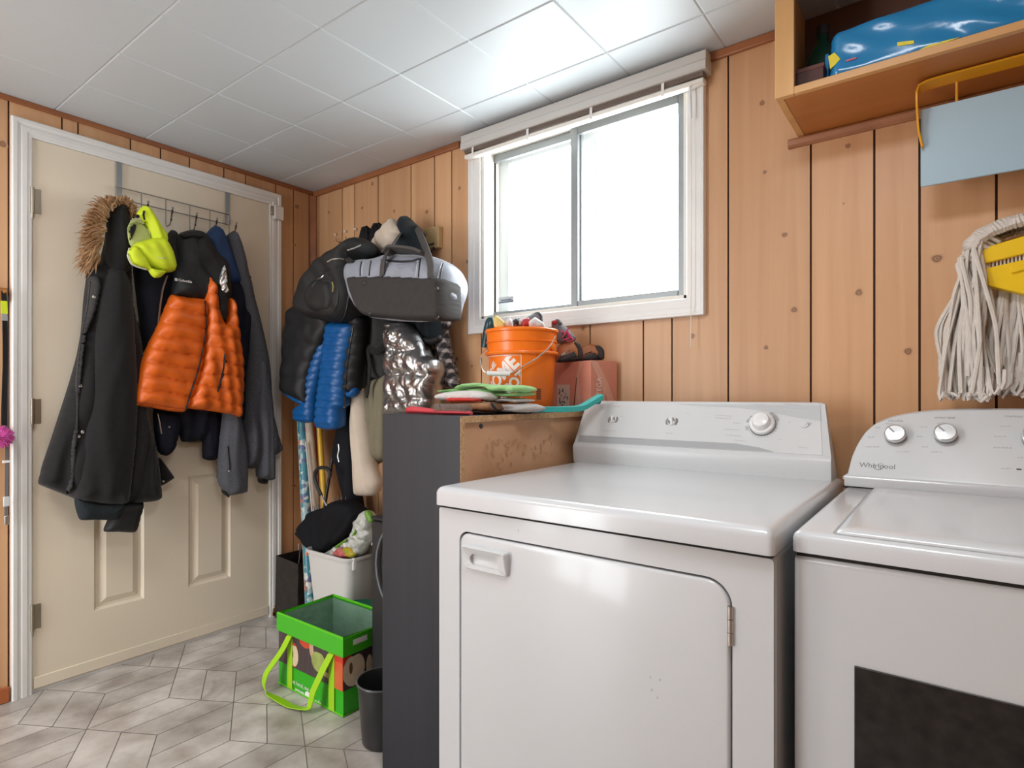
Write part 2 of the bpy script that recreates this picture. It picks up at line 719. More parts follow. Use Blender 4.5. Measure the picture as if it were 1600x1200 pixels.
ROOMX, ROOMY, ROOMZ = 3.9, -3.2, 2.16
WH = (1.155, 2.012, 1.402, 2.10)          # window hole
DH = (-1.19, -0.255, 0.0, 2.033)          # door hole
panel_wall('wall_back', 'B', [0.04, .238, .334, .511, .735, .883, .985, 1.15, 1.32, 1.45, 1.656, 1.86, 1.96, 2.14, 2.37, 2.524,
                              2.624, 2.777, 2.95, 3.09, 3.3, 3.42, 3.6, 3.75], 0, ROOMX, ROOMZ, WH,
           [(514, 332, 1), (566, 325, .9), (582, 287, 1.1), (616, 330, .9), (667, 331, 1), (718, 294, .9), (730, 409, .8),
            (715, 487, .9), (714, 561, 1), (737.5, 572, .55), (1191, 161, .9), (1195, 269, .75), (1226, 367, .9),
            (1241, 484, 1), (1082, 525, .9), (1197, 543, .8), (1342, 457, 1.1), (1325, 228, .8), (1464, 404, 1.3),
            (1419, 549, 1.0), (1112, 113, .4), (911, 513, .9), (1318, 318, .3)],
           'knotty pine plank panelling of the wall with the window')
panel_wall('wall_left', 'L', [-.03, -.122, -.219, -.375, -.479, -.632, -.75, -.864, -1.044, -1.095, -1.252, -1.40, -1.5, -1.68,
                              -1.9, -2.05, -2.15, -2.4, -2.6, -2.7, -2.95], ROOMY, 0, ROOMZ, DH,
           [(464, 323, 1.3), (461, 383, .9), (4, 225, 1.3), (459, 759, 1.1), (457, 868, .9)],
           'knotty pine plank panelling of the wall with the cream door')
FR['R'] = (np.array([ROOMX, 0, 0]), np.array([0, 1., 0]), np.array([0, 0, 1.]), np.array([-1., 0, 0]))
FR['F'] = (np.array([0, ROOMY, 0]), np.array([1., 0, 0]), np.array([0, 0, 1.]), np.array([0, 1., 0]))
panel_wall('wall_right', 'R', [-.19 * i for i in range(1, 17)], ROOMY, 0, ROOMZ, None, [],
           'pine panelled wall to the right of the washer')
panel_wall('wall_front', 'F', [.21 * i for i in range(1, 19)], 0, ROOMX, ROOMZ, (0.20, 1.05, 0.1, 2.0), [],
           'pine panelled wall behind the viewer with a glazed door opening')
# frame of the glazed opening behind the viewer
mb = MB()
for x0, x1, z0, z1 in ((.14, .20, .04, 2.06), (1.05, 1.11, .04, 2.06), (.20, 1.05, 2.0, 2.06), (.20, 1.05, .04, .1), (.60, .64, .1, 2.0)):
    mb.box(x0, x1, ROOMY - .06, ROOMY + .015, z0, z1)
o = mb.build('window_2', WPAINT, None, bevel=.003)
struct(o, 'white frame of the glazed door opening behind the viewer', 'window')

# ------------------------------------------------------------------ ceiling of square tiles
mb = MB()
S, G, GD = 0.305, 0.0045, 0.003
ix = np.arange(-1, 14)
for i in range(0, 13):
    for j in range(-1, 11):
        x0, x1 = i * S, (i + 1) * S
        y1, y0 = -0.203 - (j - 0) * S + 0.0, -0.203 - (j + 1) * S
        x1 = min(x1, ROOMX)
        y1 = min(y1, 0)
        y0 = max(y0, ROOMY)
        if x1 - x0 < .03 or y1 - y0 < .03:
            continue
        z = ROOMZ
        a = [(x0, y0), (x1, y0), (x1, y1), (x0, y1)]
        b = [(x0 + G, y0 + G), (x1 - G, y0 + G), (x1 - G, y1 - G), (x0 + G, y1 - G)]
        vs = [(p[0], p[1], z + GD) for p in a] + [(p[0], p[1], z) for p in b]
        mb.add(vs, [(4, 5, 6, 7)] + [(k, (k + 1) % 4, 4 + (k + 1) % 4, 4 + k) for k in range(4)])
mb.box(-.11, ROOMX + .11, ROOMY - .11, .11, ROOMZ + GD, ROOMZ + .08)
o = mb.build('ceiling', CEIL, None, smooth=0, origin=(0, 0, ROOMZ), recalc=False)
struct(o, 'white ceiling of square tiles with bevelled joints', 'ceiling')

# ------------------------------------------------------------------ floor of three-way parallelogram tiles
TILE = bpy.data.materials.new('stone_floor_tile')
TILE.use_nodes = True
nt = TILE.node_tree
b = nt.nodes['Principled BSDF']
b.inputs['Roughness'].default_value = 0.32
tc = nt.nodes.new('ShaderNodeTexCoord')
n1 = nt.nodes.new('ShaderNodeTexNoise')
n1.inputs['Scale'].default_value = 7
n1.inputs['Detail'].default_value = 7
nt.links.new(tc.outputs['Object'], n1.inputs['Vector'])
n2 = nt.nodes.new('ShaderNodeTexNoise')
n2.inputs['Scale'].default_value = 3.2
n2.inputs['Detail'].default_value = 3
n2.inputs['Distortion'].default_value = 1.2
nt.links.new(tc.outputs['Object'], n2.inputs['Vector'])
cr = nt.nodes.new('ShaderNodeValToRGB')
cr.color_ramp.elements[0].position = 0.32
cr.color_ramp.elements[0].color = (0.33, 0.29, 0.255, 1)
cr.color_ramp.elements[1].position = 0.66
cr.color_ramp.elements[1].color = (0.60, 0.565, 0.53, 1)
nt.links.new(n1.outputs['Fac'], cr.inputs[0])
dr = nt.nodes.new('ShaderNodeValToRGB')
dr.color_ramp.elements[0].position = 0.60
dr.color_ramp.elements[0].color = (0, 0, 0, 1)
dr.color_ramp.elements[1].position = 0.75
dr.color_ramp.elements[1].color = (0.6, 0.6, 0.6, 1)
nt.links.new(n2.outputs['Fac'], dr.inputs[0])
mx = nt.nodes.new('ShaderNodeMix')
mx.data_type = 'RGBA'
mx.inputs['B'].default_value = (0.17, 0.14, 0.12, 1)
nt.links.new(dr.outputs[0], mx.inputs['Factor'])
nt.links.new(cr.outputs[0], mx.inputs['A'])
at = nt.nodes.new('ShaderNodeAttribute')
at.attribute_name = 'tile'
hs = nt.nodes.new('ShaderNodeHueSaturation')
mr = nt.nodes.new('ShaderNodeMapRange')
mr.inputs['To Min'].default_value = 0.86
mr.inputs['To Max'].default_value = 1.1
nt.links.new(at.outputs['Fac'], mr.inputs['Value'])
nt.links.new(mr.outputs[0], hs.inputs['Value'])
nt.links.new(mx.outputs['Result'], hs.inputs['Color'])
nt.links.new(hs.outputs[0], b.inputs['Base Color'])
GROUT = mat('floor_grout', (0.22, 0.20, 0.18), 0.8)
mb = MB()
tv = []
mb.box(-.11, ROOMX + .11, ROOMY - .11, .11, -.06, -.0008, 1)
tv += [0] * 8
aa = 0.1252
e = [np.array([math.cos(math.radians(t)), math.sin(math.radians(t))]) * 2 * aa for t in (150, 30, -90)]
b1, b2 = e[1] - e[0], e[1] - e[2]
o0 = np.array([0.434, -0.899])
for i in range(-14, 15):
    for j in range(-14, 15):
        c = o0 + b1 * i + b2 * j
        if not (-.5 < c[0] < ROOMX + .5 and ROOMY - .5 < c[1] < .5):
            continue
        for k in range(3):
            p, q = e[k], e[(k + 1) % 3]
            for h in (0, 1):
                s0, s1 = (0, .5) if h == 0 else (.5, 1)
                if k == 1:
                    quad = [c + p * s0, c + p * s1, c + p * s1 + q, c + p * s0 + q]
                else:
                    quad = [c + q * s0, c + q * s1, c + q * s1 + p, c + q * s0 + p]
                m = sum(quad) / 4
                inner = []
                g = .0016
                for z in range(4):
                    a1, a2, a3 = quad[z - 1], quad[z], quad[(z + 1) % 4]
                    d1, d2 = (a1 - a2) / np.linalg.norm(a1 - a2), (a3 - a2) / np.linalg.norm(a3 - a2)
                    sn = abs(d1[0] * d2[1] - d1[1] * d2[0])
                    inner.append(a2 + (d1 + d2) * g / sn)
                for ax_, sg, lim in ((0, 1, -.1), (0, -1, -ROOMX), (1, 1, ROOMY), (1, -1, -.001)):
                    res_ = []
                    for z in range(len(inner)):
                        a1, a2 = inner[z - 1], inner[z]
                        d1, d2 = a1[ax_] * sg - lim, a2[ax_] * sg - lim
                        if (d1 < 0) != (d2 < 0):
                            res_.append(a1 + (a2 - a1) * d1 / (d1 - d2))
                        if d2 >= 0:
                            res_.append(a2)
                    inner = res_
                    if len(inner) < 3:
                        break
                if len(inner) < 3:
                    continue
                mb.add([(w[0], w[1], 0) for w in inner], [tuple(range(len(inner)))])
                tv += [random.random()] * len(inner)
o = mb.build('floor', [TILE, GROUT], None, smooth=0, origin=(0, 0, 0), attrs={'tile': tv}, recalc=False)
for p in o.data.polygons:
    if p.normal.z < -0.5 and p.material_index == 0:
        p.flip()
struct(o, 'greyish stone-look floor of slanted tiles in three directions', 'floor')

# ------------------------------------------------------------------ door, jamb, casing
d = thing('door_1', 'cream painted panel door with coats hung over it', 'door', (0, -0.72, 0), kind='structure')
Y0, Y1, DZ0, DZ1 = -1.186, -0.259, 0.012, 2.029
pans = [(-.993, -.815, .245, .735), (-.638, -.45, .245, .735), (-.993, -.815, .88, 1.42), (-.638, -.45, .88, 1.42)]
ys = sorted({Y0, Y1} | {p[0] for p in pans} | {p[1] for p in pans})
zs = sorted({DZ0, DZ1} | {p[2] for p in pans} | {p[3] for p in pans})
mb = MB()
XF = 0.004
for a, b2_ in zip(ys[:-1], ys[1:]):
    for c, dd in zip(zs[:-1], zs[1:]):
        pn = [p for p in pans if abs(p[0] - a) < 1e-6 and abs(p[2] - c) < 1e-6]
        if not pn:
            mb.add([(XF, a, c), (XF, b2_, c), (XF, b2_, dd), (XF, a, dd)], [(0, 1, 2, 3)])
        else:
            rings = []
            for ins, dep in ((0, 0), (.010, -.009), (.020, -.010), (.042, -.001), (.046, -.001)):
                rings.append([(XF + dep, a + ins, c + ins), (XF + dep, b2_ - ins, c + ins),
                              (XF + dep, b2_ - ins, dd - ins), (XF + dep, a + ins, dd - ins)])
            vs = [p for r_ in rings for p in r_]
            fs = []
            for r_ in range(len(rings) - 1):
                for k in range(4):
                    fs.append((r_ * 4 + k, r_ * 4 + (k + 1) % 4, r_ * 4 + 4 + (k + 1) % 4, r_ * 4 + 4 + k))
            n_ = (len(rings) - 1) * 4
            fs.append((n_, n_ + 1, n_ + 2, n_ + 3))
            mb.add(vs, fs)
bx = [(XF, Y0, DZ0), (XF, Y1, DZ0), (XF, Y1, DZ1), (XF, Y0, DZ1), (-.04, Y0, DZ0), (-.04, Y1, DZ0), (-.04, Y1, DZ1), (-.04, Y0, DZ1)]
mb.add(bx, [(0, 4, 5, 1), (1, 5, 6, 2), (2, 6, 7, 3), (3, 7, 4, 0), (4, 7, 6, 5)])
mb.build('door_panel', CREAM, d, smooth=0, recalc=False)
# bottom sweep strip and threshold
MB().box(.004, .010, Y0 + .004, Y1 - .004, .016, .058).build('door_sweep', CREAM, d, bevel=.002)
for zc in (1.803, 1.032, .279):
    hb = MB().box(.002, .006, -1.186, -1.160, zc - .045, zc + .045)
    hb.build('hinge_leaf', BRASSY, d, bevel=.001)
    kb = MB()
    for q in range(3):
        kb.lathe([(0, 0), (.0065, 0), (.0065, .031), (0, .031)], (.012, -1.187, zc - .047 + q * .0315), n=14)
    kb.lathe([(0, -.022), (.003, -.018), (.004, 0), (0, 0)], (.012, -1.187, zc - .047), n=10)
    kb.build('hinge_knuckle', BRASSY, d)
mb = MB()
mb.box(-.1, .003, -1.193, -1.1885, 0, 2.036)
mb.box(-.1, .003, -.2565, -.252, 0, 2.036)
mb.box(-.1, .003, -1.193, -.252, 2.0315, 2.036)
mb.box(-.1, .0, -1.19, -.255, -.0005, .012)
mb.box(-.11, -.06, -1.3, -.15, 0, 2.1)
o = mb.build('trim_1', [WPAINT], None)
struct(o, 'white door jamb around the cream door', 'trim')


prof = [(0, .0), (0, .010), (.003, .0125), (.012, .013), (.016, .016), (.030, .017), (.034, .0145), (.040, .0145), (.045, .019),
        (.056, .020), (.060, .016), (.060, .0)]   # inner edge (0) to outer edge (.06)
yi0, yi1, zt = -1.187, -.258, 2.030
rows = []
for (u, h) in prof:
    rows.append([(h, yi0 - u, 0), (h, yi0 - u, zt + u), (h, yi1 + u, zt + u), (h, yi1 + u, 0)])
mb = MB()
vs = [p for r_ in rows for p in r_]
fs = []
for i in range(len(prof) - 1):
    for k in range(3):
        fs.append((i * 4 + k, i * 4 + k + 1, i * 4 + 5 + k, i * 4 + 4 + k))
mb.add(vs, fs)
o = mb.build('trim_2', WPAINT, None, smooth=30)
struct(o, 'white moulded casing around the cream door', 'trim')
# chipped wood at the foot of the casing
mb = MB()
rr = random.Random(3)
for k in range(16):
    y = -.255 + rr.uniform(0, .06)
    z = rr.uniform(0.004, .07) * (1 - (y + .255) / .09)
    mb.obox((.021, y, max(z, .012)), (.0016, rr.uniform(.004, .010), rr.uniform(.004, .012)), np.eye(3))
o = mb.build('trim_3', mat('bare_splintered_wood', (0.36, 0.17, 0.06), .8, noise=.5, nscale=60), None)
struct(o, 'splintered brown patch at the foot of the door casing', 'trim')

# alarm contact on the casing corner
t = thing('door_sensor', 'small white alarm contact on the upper corner of the door casing', 'sensor', onx(433, 333, .02))
a_, b_ = onx(427, 321, .02), onx(441, 346, .02)
MB().box(.0205, .036, a_[1], b_[1], b_[2], a_[2]).build('sensor_body', WPAINT, t, bevel=.003)
a_, b_ = onx(421.5, 322, .01), onx(426, 337, .01)
MB().box(.0145, .028, a_[1], b_[1], b_[2], a_[2]).build('magnet', BRASSY, t, bevel=.002)

# ------------------------------------------------------------------ wood mouldings
mb = MB()
mb.box(0, 1.035, -.012, 0.0, 2.132, 2.16)
mb.box(2.085, 2.33, -.012, 0.0, 2.132, 2.16)
mb.box(3.3, ROOMX, -.012, 0.0, 2.132, 2.16)
o = mb.build('trim_4', REDWOOD, None, bevel=.004)
struct(o, 'narrow reddish wood moulding along the ceiling above the window wall', 'trim')
mb = MB()
mb.box(0, .010, ROOMY, -.012, 2.140, 2.16)
o = mb.build('trim_5', REDWOOD, None, bevel=.003)
struct(o, 'narrow reddish wood moulding along the ceiling above the door', 'trim')
mb = MB()
mb.prism([(0, 0), (.030, 0), (.028, .010), (.010, .028), (0, .030)], (0, 0, 0), (1, 0, 0), (0, -1, 0), (0, 0, 1), 0, 2.132)
o = mb.build('trim_6', REDWOOD, None, smooth=0, bevel=.002)
struct(o, 'reddish wood corner moulding between the coats and the door', 'trim')
mb = MB()
mb.box(0, .016, ROOMY, -1.252, 0, .055)
o = mb.build('baseboard_left', mat('red_stained_base', (0.42, 0.12, 0.035), .5), None, bevel=.004)
struct(o, 'low reddish wooden baseboard left of the door', 'baseboard')
mb = MB()
mb.box(.03, ROOMX, -.014, 0, 0, .055)
o = mb.build('baseboard_back', REDWOOD, None, bevel=.004)
struct(o, 'low reddish wooden baseboard under the window wall', 'baseboard')

# ------------------------------------------------------------------ window
w = thing('window_1', 'white framed sliding window above the dryer', 'window', (1.58, 0, 1.4), kind='structure')
prof = [(0, .0), (0, .010), (.004, .014), (.030, .015), (.034, .018), (.048, .019), (.050, .022), (.058, .022), (.060, .018), (.060, 0)]
x0, x1, z0, z1 = WH[0], WH[1], WH[2], WH[3]
rows = [[(x0 - u, -h, z0 - u), (x1 + u, -h, z0 - u), (x1 + u, -h, z1 + u * .9), (x0 - u, -h, z1 + u * .9)] for (u, h) in prof]
vs = [p for r_ in rows for p in r_]
fs = [(i * 4 + k, i * 4 + (k + 1) % 4, i * 4 + 4 + (k + 1) % 4, i * 4 + 4 + k) for i in range(len(prof) - 1) for k in range(4)]
mb = MB().add(vs, fs)
mb.build('window_casing', WPAINT, w, smooth=25)
mb = MB()
T_ = .012
mb.box(x0, x0 + T_, -.004, .11, z0, z1)
mb.box(x1 - T_, x1, -.004, .11, z0, z1)
mb.box(x0, x1, -.004, .11, z0, z0 + T_)
mb.box(x0, x1, -.004, .11, z1 - T_, z1)
mb.build('window_jamb', mat('cream_jamb_paint', (.78, .75, .68), .45), w, bevel=.0015)


def sash(name, a, b, c, e_, y, wl, wr, wb, wt, material, th=.018):
    mb = MB()
    mb.box(a, a + wl, y - th / 2, y + th / 2, c, e_)
    mb.box(b - wr, b, y - th / 2, y + th / 2, c, e_)
    mb.box(a + wl, b - wr, y - th / 2, y + th / 2, c, c + wb)
    mb.box(a + wl, b - wr, y - th / 2, y + th / 2, e_ - wt, e_)
    return mb.build(name, material, w, bevel=.003)


GLASS = bpy.data.materials.new('window_glass')
GLASS.use_nodes = True
nt = GLASS.node_tree
nt.nodes.remove(nt.nodes['Principled BSDF'])
tr = nt.nodes.new('ShaderNodeBsdfTransparent')
tr.inputs[0].default_value = (.97, .99, .99, 1)
gl = nt.nodes.new('ShaderNodeBsdfGlossy')
gl.inputs['Roughness'].default_value = 0.02
fr = nt.nodes.new('ShaderNodeFresnel')
ms = nt.nodes.new('ShaderNodeMixShader')
geo = nt.nodes.new('ShaderNodeNewGeometry')
inv = nt.nodes.new('ShaderNodeMath')
inv.operation = 'SUBTRACT'
inv.inputs[0].default_value = 1.0
nt.links.new(geo.outputs['Backfacing'], inv.inputs[1])
mul = nt.nodes.new('ShaderNodeMath')
mul.operation = 'MULTIPLY'
nt.links.new(fr.outputs[0], mul.inputs[0])
nt.links.new(inv.outputs[0], mul.inputs[1])
nt.links.new(mul.outputs[0], ms.inputs[0])
nt.links.new(tr.outputs[0], ms.inputs[1])
nt.links.new(gl.outputs[0], ms.inputs[2])
nt.links.new(ms.outputs[0], nt.nodes['Material Output'].inputs['Surface'])

ya, yb = .045, .068
xi0, xi1, zi0, zi1 = x0 + T_, x1 - T_, z0 + T_, z1 - T_
xm = ony(899, 300, ya)[0]
sl = sash('sash', xi0, xm + .018, zi0, zi1, yb, ony(771, 300, yb)[0] - xi0, .022, .022, .03, ALU)
sr = sash('sash', xm - .016, xi1, zi0, zi1, ya, .030, ony(1072, 300, ya)[0] - ony(1062, 300, ya)[0] + .012, .026, .03, ALU)
MB().box(xi0 + .01, xm + .01, yb - .002, yb + .002, zi0 + .01, zi1 - .01).build('pane', GLASS, sl, smooth=0)
MB().box(xm - .002, xi1 - .02, ya - .002, ya + .002, zi0 + .012, zi1 - .01).build('pane', GLASS, sr, smooth=0)
# pale outer storm frame seen through the glass
mb = MB()
for q in ((xi0, xi0 + .05, zi0 + .02, zi1 - .035), (xi1 - .03, xi1, zi0 + .02, zi1 - .035), (xi0, xi1, zi0, zi0 + .02), (xi0, xi1, zi1 - .035, zi1), (xm + .03, xm + .06, zi0 + .02, zi1 - .035)):
    mb.box(q[0], q[1], .098, .108, q[2], q[3])
mb.build('storm_frame', WHITEPL, w, bevel=.002)
# sticker on the glass
st = MB()
p0, p1 = ony(779, 475, yb - .003), ony(803, 462, yb - .003)
st.box(p0[0], p1[0], yb - .0032, yb - .0022, p0[2], p1[2])
st.build('sticker', mat('pale_sticker', (.55, .58, .62), .5), sl, smooth=0)['label'] = 'small pale sticker on the glass'
st = MB()
st.box(p0[0] + .001, p1[0] - .001, yb - .0036, yb - .003, p0[2] + .002, p0[2] + .008)
st.box(p0[0] + .012, p1[0] - .012, yb - .0036, yb - .003, p1[2] - .016, p1[2] - .011)
st.build('sticker_print', mat('sticker_ink', (.13, .16, .22), .5), sl, smooth=0)

# ------------------------------------------------------------------ raised blind over the window
yv = -.055
A1, A2 = ony(720, 209, yv), ony(1103, 73, yv)
B1, B2 = ony(722, 236, yv), ony(1104, 103, yv)
bl = thing('window_blind', 'white slatted blind drawn fully up above the window', 'blind', (1.56, -.03, 2.05))
vx0, vx1 = A1[0], A2[0]
vz0 = (B1[2] + B2[2]) / 2
mb = MB()
mb.prism([(0, vz0), (yv, vz0), (yv - .004, vz0 + .004), (yv - .004, vz0 + .026), (yv, vz0 + .029), (yv, 2.149), (yv + .006, 2.152), (0, 2.152)],
         (0, 0, 0), (0, 1, 0), (0, 0, 1), (1, 0, 0), vx0, vx1)
mb.build('valance', mat('blind_valance', (.58, .56, .53), .4), bl, smooth=25, bevel=.0015)
zb = ony(725, 250, -.04)[2]
zb = max(zb, 2.04)
mb = MB()
nsl = 7
for k in range(nsl):
    z = zb + .022 + (vz0 - zb - .022) * k / nsl
    mb.box(vx0 + .012, vx1 - .012, -.045 - (k % 2) * .003, -.016, z, z + .0022)
mb.build('slats', mat('blind_slats', (.22, .165, .135), .5), bl)
mb = MB()
mb.box(vx0 + .010, vx1 - .010, -.048, -.016, zb, zb + .016)
mb.build('bottom_rail', mat('blind_rail', (.80, .76, .70), .4), bl, bevel=.005, segs=3)
for xx in (.06, .33, .60, .86):
    x = vx0 + (vx1 - vx0) * xx
    mb = MB()
    mb.strip([(x, -.050, vz0), (x, -.052, zb + .01), (x, -.050, zb - .006)], (1, 0, 0), .010, th=.001)
    mb.build('ladder_tape', WPAINT, bl)
c0, c1 = ony(1079, 140, -.035), ony(1078, 572, -.035)
mb = MB()
mb.tube([(c0[0], -.035, zb + .01), (c0[0] + .002, -.034, 1.7), (c0[0], -.033, 1.24)], .0013, 6)
mb.build('pull_cord', mat('cord_white', (.8, .74, .66), .6), bl)
mb = MB()
mb.tube([(vx1 - .055, -.04, zb), (vx1 - .052, -.04, zb - .10)], .004, 8)
mb.build('tilt_wand', mat('clear_wand', (.75, .78, .8), .2), bl)
# ================================================================== dryer
ENAMEL = mat('white_enamel', (0.60, 0.62, 0.64), 0.24, spec=0.5, coat=0.3)
CONSOLE = mat('white_console_plastic', (0.64, 0.66, 0.675), 0.32)
PANELGREY = mat('pale_grey_print_band', (0.40, 0.415, 0.43), 0.3)
PANELSILVER = mat('silver_grey_sweep', (0.53, 0.555, 0.57), 0.3)
KNOBW = mat('white_knob', (0.80, 0.80, 0.80), 0.25)
KNOBG = mat('knob_grey_inset', (0.20, 0.20, 0.21), 0.4)
CHROME = mat('satin_chrome', (0.72, 0.72, 0.73), 0.18, 1.0)

DX0, DX1, DYF, DYB = 1.72, 2.463, -0.835, -0.105
dry = thing('clothes_dryer', 'white front-loading clothes dryer with a large plain door beside the black bookcase', 'dryer',
            ((DX0 + DX1) / 2, -.47, 0))


def rounded_rect(u0, u1, v0, v1, r, n=8):
    if not isinstance(r, (list, tuple)):
        r = [r] * 4
    out = []
    for (cu, cv, a0, q) in ((u1, v1, 0, r[0]), (u0, v1, 90, r[1]), (u0, v0, 180, r[2]), (u1, v0, 270, r[3])):
        su = -1 if cu == u1 else 1
        sv = -1 if cv == v1 else 1
        for k in range(n + 1):
            t = math.radians(a0 + 90 * k / n)
            out.append((cu + su * q + q * math.cos(t), cv + sv * q + q * math.sin(t)))
    return out


FRONT = (np.array([0, 0, 0.]), np.array([1., 0, 0]), np.array([0, 0, 1.]), np.array([0, -1., 0]))


def rounded_slab(name, poly, d0, d1, bev, mats, parent, fr=FRONT):
    """extruded outline with a softly rounded front edge"""
    P0, eu, ev, en = fr
    P = np.array(poly)
    c = P.mean(0)
    # inward offset by edge normals
    nx = np.roll(P, -1, 0) - np.roll(P, 1, 0)
    nrm = np.stack([-nx[:, 1], nx[:, 0]], 1)
    nrm /= np.maximum(np.linalg.norm(nrm, axis=1, keepdims=True), 1e-9)
    vs, n = [], len(P)
    lv = [(0, d0), (0, d1 - bev)] + [(bev * (1 - math.cos(t)), d1 - bev + bev * math.sin(t)) for t in np.linspace(.4, math.pi / 2, 4)]
    for ins, dep in lv:
        Q = P + nrm * ins
        vs += [P0 + eu * q[0] + ev * q[1] + en * dep for q in Q]
    fs = []
    for i in range(len(lv) - 1):
        for k in range(n):
            fs.append((i * n + k, i * n + (k + 1) % n, (i + 1) * n + (k + 1) % n, (i + 1) * n + k))
    fs.append(tuple((len(lv) - 1) * n + k for k in range(n)))
    fs.append(tuple(range(n - 1, -1, -1)))
    return MB().add(vs, fs).build(name, mats, parent, smooth=40)


# body: box open where the door sits
doorp = rounded_rect(1.788, 2.394, .19, .775, [.042, .022, .022, .042])
mb = MB()
mb.box(DX0, DX1, DYF + .012, DYB, .02, .826)
mb.build('cabinet_body', ENAMEL, dry, bevel=.006)
MB().box(1.775, 2.405, DYF + .0105, DYF + .0122, .18, .785).build('door_gap', DARKGAP, dry, smooth=0)
# front skin with a door-shaped opening
outer = rounded_rect(DX0, DX1, .02, .826, .006, 4)
PF = [Vector(p) for p in outer] + [Vector(p) for p in rounded_rect(1.7838, 2.3982, .186, .7792, [.045, .025, .025, .045])]
no, ni = len(outer), len(doorp)
ed = [(i, (i + 1) % no) for i in range(no)] + [(no + i, no + (i + 1) % ni) for i in range(ni)]
vv, ee, ff, *_ = geometry.delaunay_2d_cdt(PF, ed, [], 0, 1e-6)
keep = []
inp = np.array([p for p in PF[no:]])


def inpoly(x, y, P):
    r = False
    for i in range(len(P)):
        a, b2 = P[i], P[(i + 1) % len(P)]
        if (a[1] > y) != (b2[1] > y) and x < (b2[0] - a[0]) * (y - a[1]) / (b2[1] - a[1]) + a[0]:
            r = not r
    return r


for f in ff:
    cx = sum(vv[i].x for i in f) / len(f)
    cy = sum(vv[i].y for i in f) / len(f)
    if not inpoly(cx, cy, inp) and inpoly(cx, cy, np.array(outer)):
        keep.append(tuple(f))
m_ = len(vv)
vs = [(p.x, DYF, p.y) for p in vv] + [(p.x, DYF + .0125, p.y) for p in vv]
mb = MB().add(vs, keep + [tuple(i + m_ for i in reversed(f)) for f in keep])
rim = [(no + i, no + (i + 1) % ni) for i in range(ni)] + [(i, (i + 1) % no) for i in range(no)]
mb.f += [(a, b2, b2 + m_, a + m_) for a, b2 in rim]
mb.m += [0] * len(rim)
mb.build('front_panel', ENAMEL, dry, smooth=30)
ddoor = rounded_slab('loading_door', doorp, -DYF - .011, -DYF + .002, .006, ENAMEL, dry)
# recessed handle on the door
hu0, hu1, hv0, hv1 = 1.806, 1.929, .700, .752
mb = MB()
fr_ = FRONT
out = rounded_rect(hu0, hu1, hv0, hv1, .006, 4)
inn = rounded_rect(hu0 + .020, hu1 - .022, hv0 + .011, hv1 - .016, .0125, 6)
dy = -DYF


def zip_rings(mb, rings):
    """rings of equal length [(list of 3d points)]"""
    n = len(rings[0])
    vs = [p for r_ in rings for p in r_]
    fs = [(i * n + k, i * n + (k + 1) % n, (i + 1) * n + (k + 1) % n, (i + 1) * n + k) for i in range(len(rings) - 1) for k in range(n)]
    fs.append(tuple((len(rings) - 1) * n + k for k in range(n)))
    return mb.add(vs, fs)


out = rounded_rect(hu0, hu1, hv0, hv1, .006, 6)


def ring(poly, dep, vtop=None):
    return [np.array([u, -(dy + (dep if not callable(dep) else dep(u, v))), v]) for u, v in poly]


lip = lambda u, v: .012 + .009 * max(0, min(1, (v - hv1 + .018) / .012))
oin = rounded_rect(hu0 + .002, hu1 - .002, hv0 + .002, hv1 - .0015, .005, 6)
zip_rings(mb, [ring(out, .001), ring(out, lambda u, v: lip(u, v) - .002), ring(oin, lip), ring(inn, .012), ring(inn, .006),
               ring(rounded_rect(hu0 + .025, hu1 - .027, hv0 + .014, hv1 - .020, .009, 6), .0035)])
mb.build('door_handle', CONSOLE, ddoor, smooth=40)
hb = MB()
for q in range(3):
    hb.lathe([(0, 0), (.0048, 0), (.0048, .021), (0, .021)], (2.3955, DYF - .003, .672 + q * .022), n=12)
hb.build('hinge', STEEL, ddoor)
# worn scuffs on the door
mb = MB()
for (px_, py_) in ((1016, 1058), (1031, 1062), (1027, 1090), (1018, 1078), (810, 829)):
    p = ony(px_, py_, DYF - .0025 if py_ > 900 else DYF - .0005)
    mb.box(p[0] - .0012, p[0] + .0012, p[1] - .0002, p[1], p[2] - .002, p[2] + .002)
mb.build('scuff_stain', mat('scuff', (.45, .45, .45), .6), ddoor, smooth=0)
# top lid with rolled edge
TZ = .877
prof = [(-.0, .8335), (-.0, .862), (.002, .868), (.006, .873), (.012, .8762), (.020, TZ)]
rings = []
for ins, z in prof:
    rr_ = rounded_rect(DX0 - .003 + ins, DX1 + .003 - ins, -.848 + ins, DYB - ins, max(.012 - ins * .4, .004), 5)
    rings.append([np.array([u, v, z]) for u, v in rr_])
mb = MB()
zip_rings(mb, rings)
mb.add(rings[0], [tuple(range(len(rings[0]) - 1, -1, -1))])
mb.build('top_panel', ENAMEL, dry, smooth=40)
mb = MB().box(DX0 + .004, DX1 - .004, DYF + .0035, DYB - .004, .824, .836)
mb.build('seam_gap', DARKGAP, dry, smooth=0)
# console
cp = [(-.208, TZ - .001), (-.211, .905), (-.2135, .925), (-.2115, .931), (-.2045, .937), (-.128, 1.066), (-.124, 1.0705), (-.116, 1.072), (-.108, 1.068), (-.107, TZ - .001)]
cx0, cx1 = 1.712, 2.452


def console_x(side, y, z):
    f = max(0, (z - .93) / .14)
    return (cx0 + .004 * f) if side == 0 else (cx1 - .026 * f**1.3)


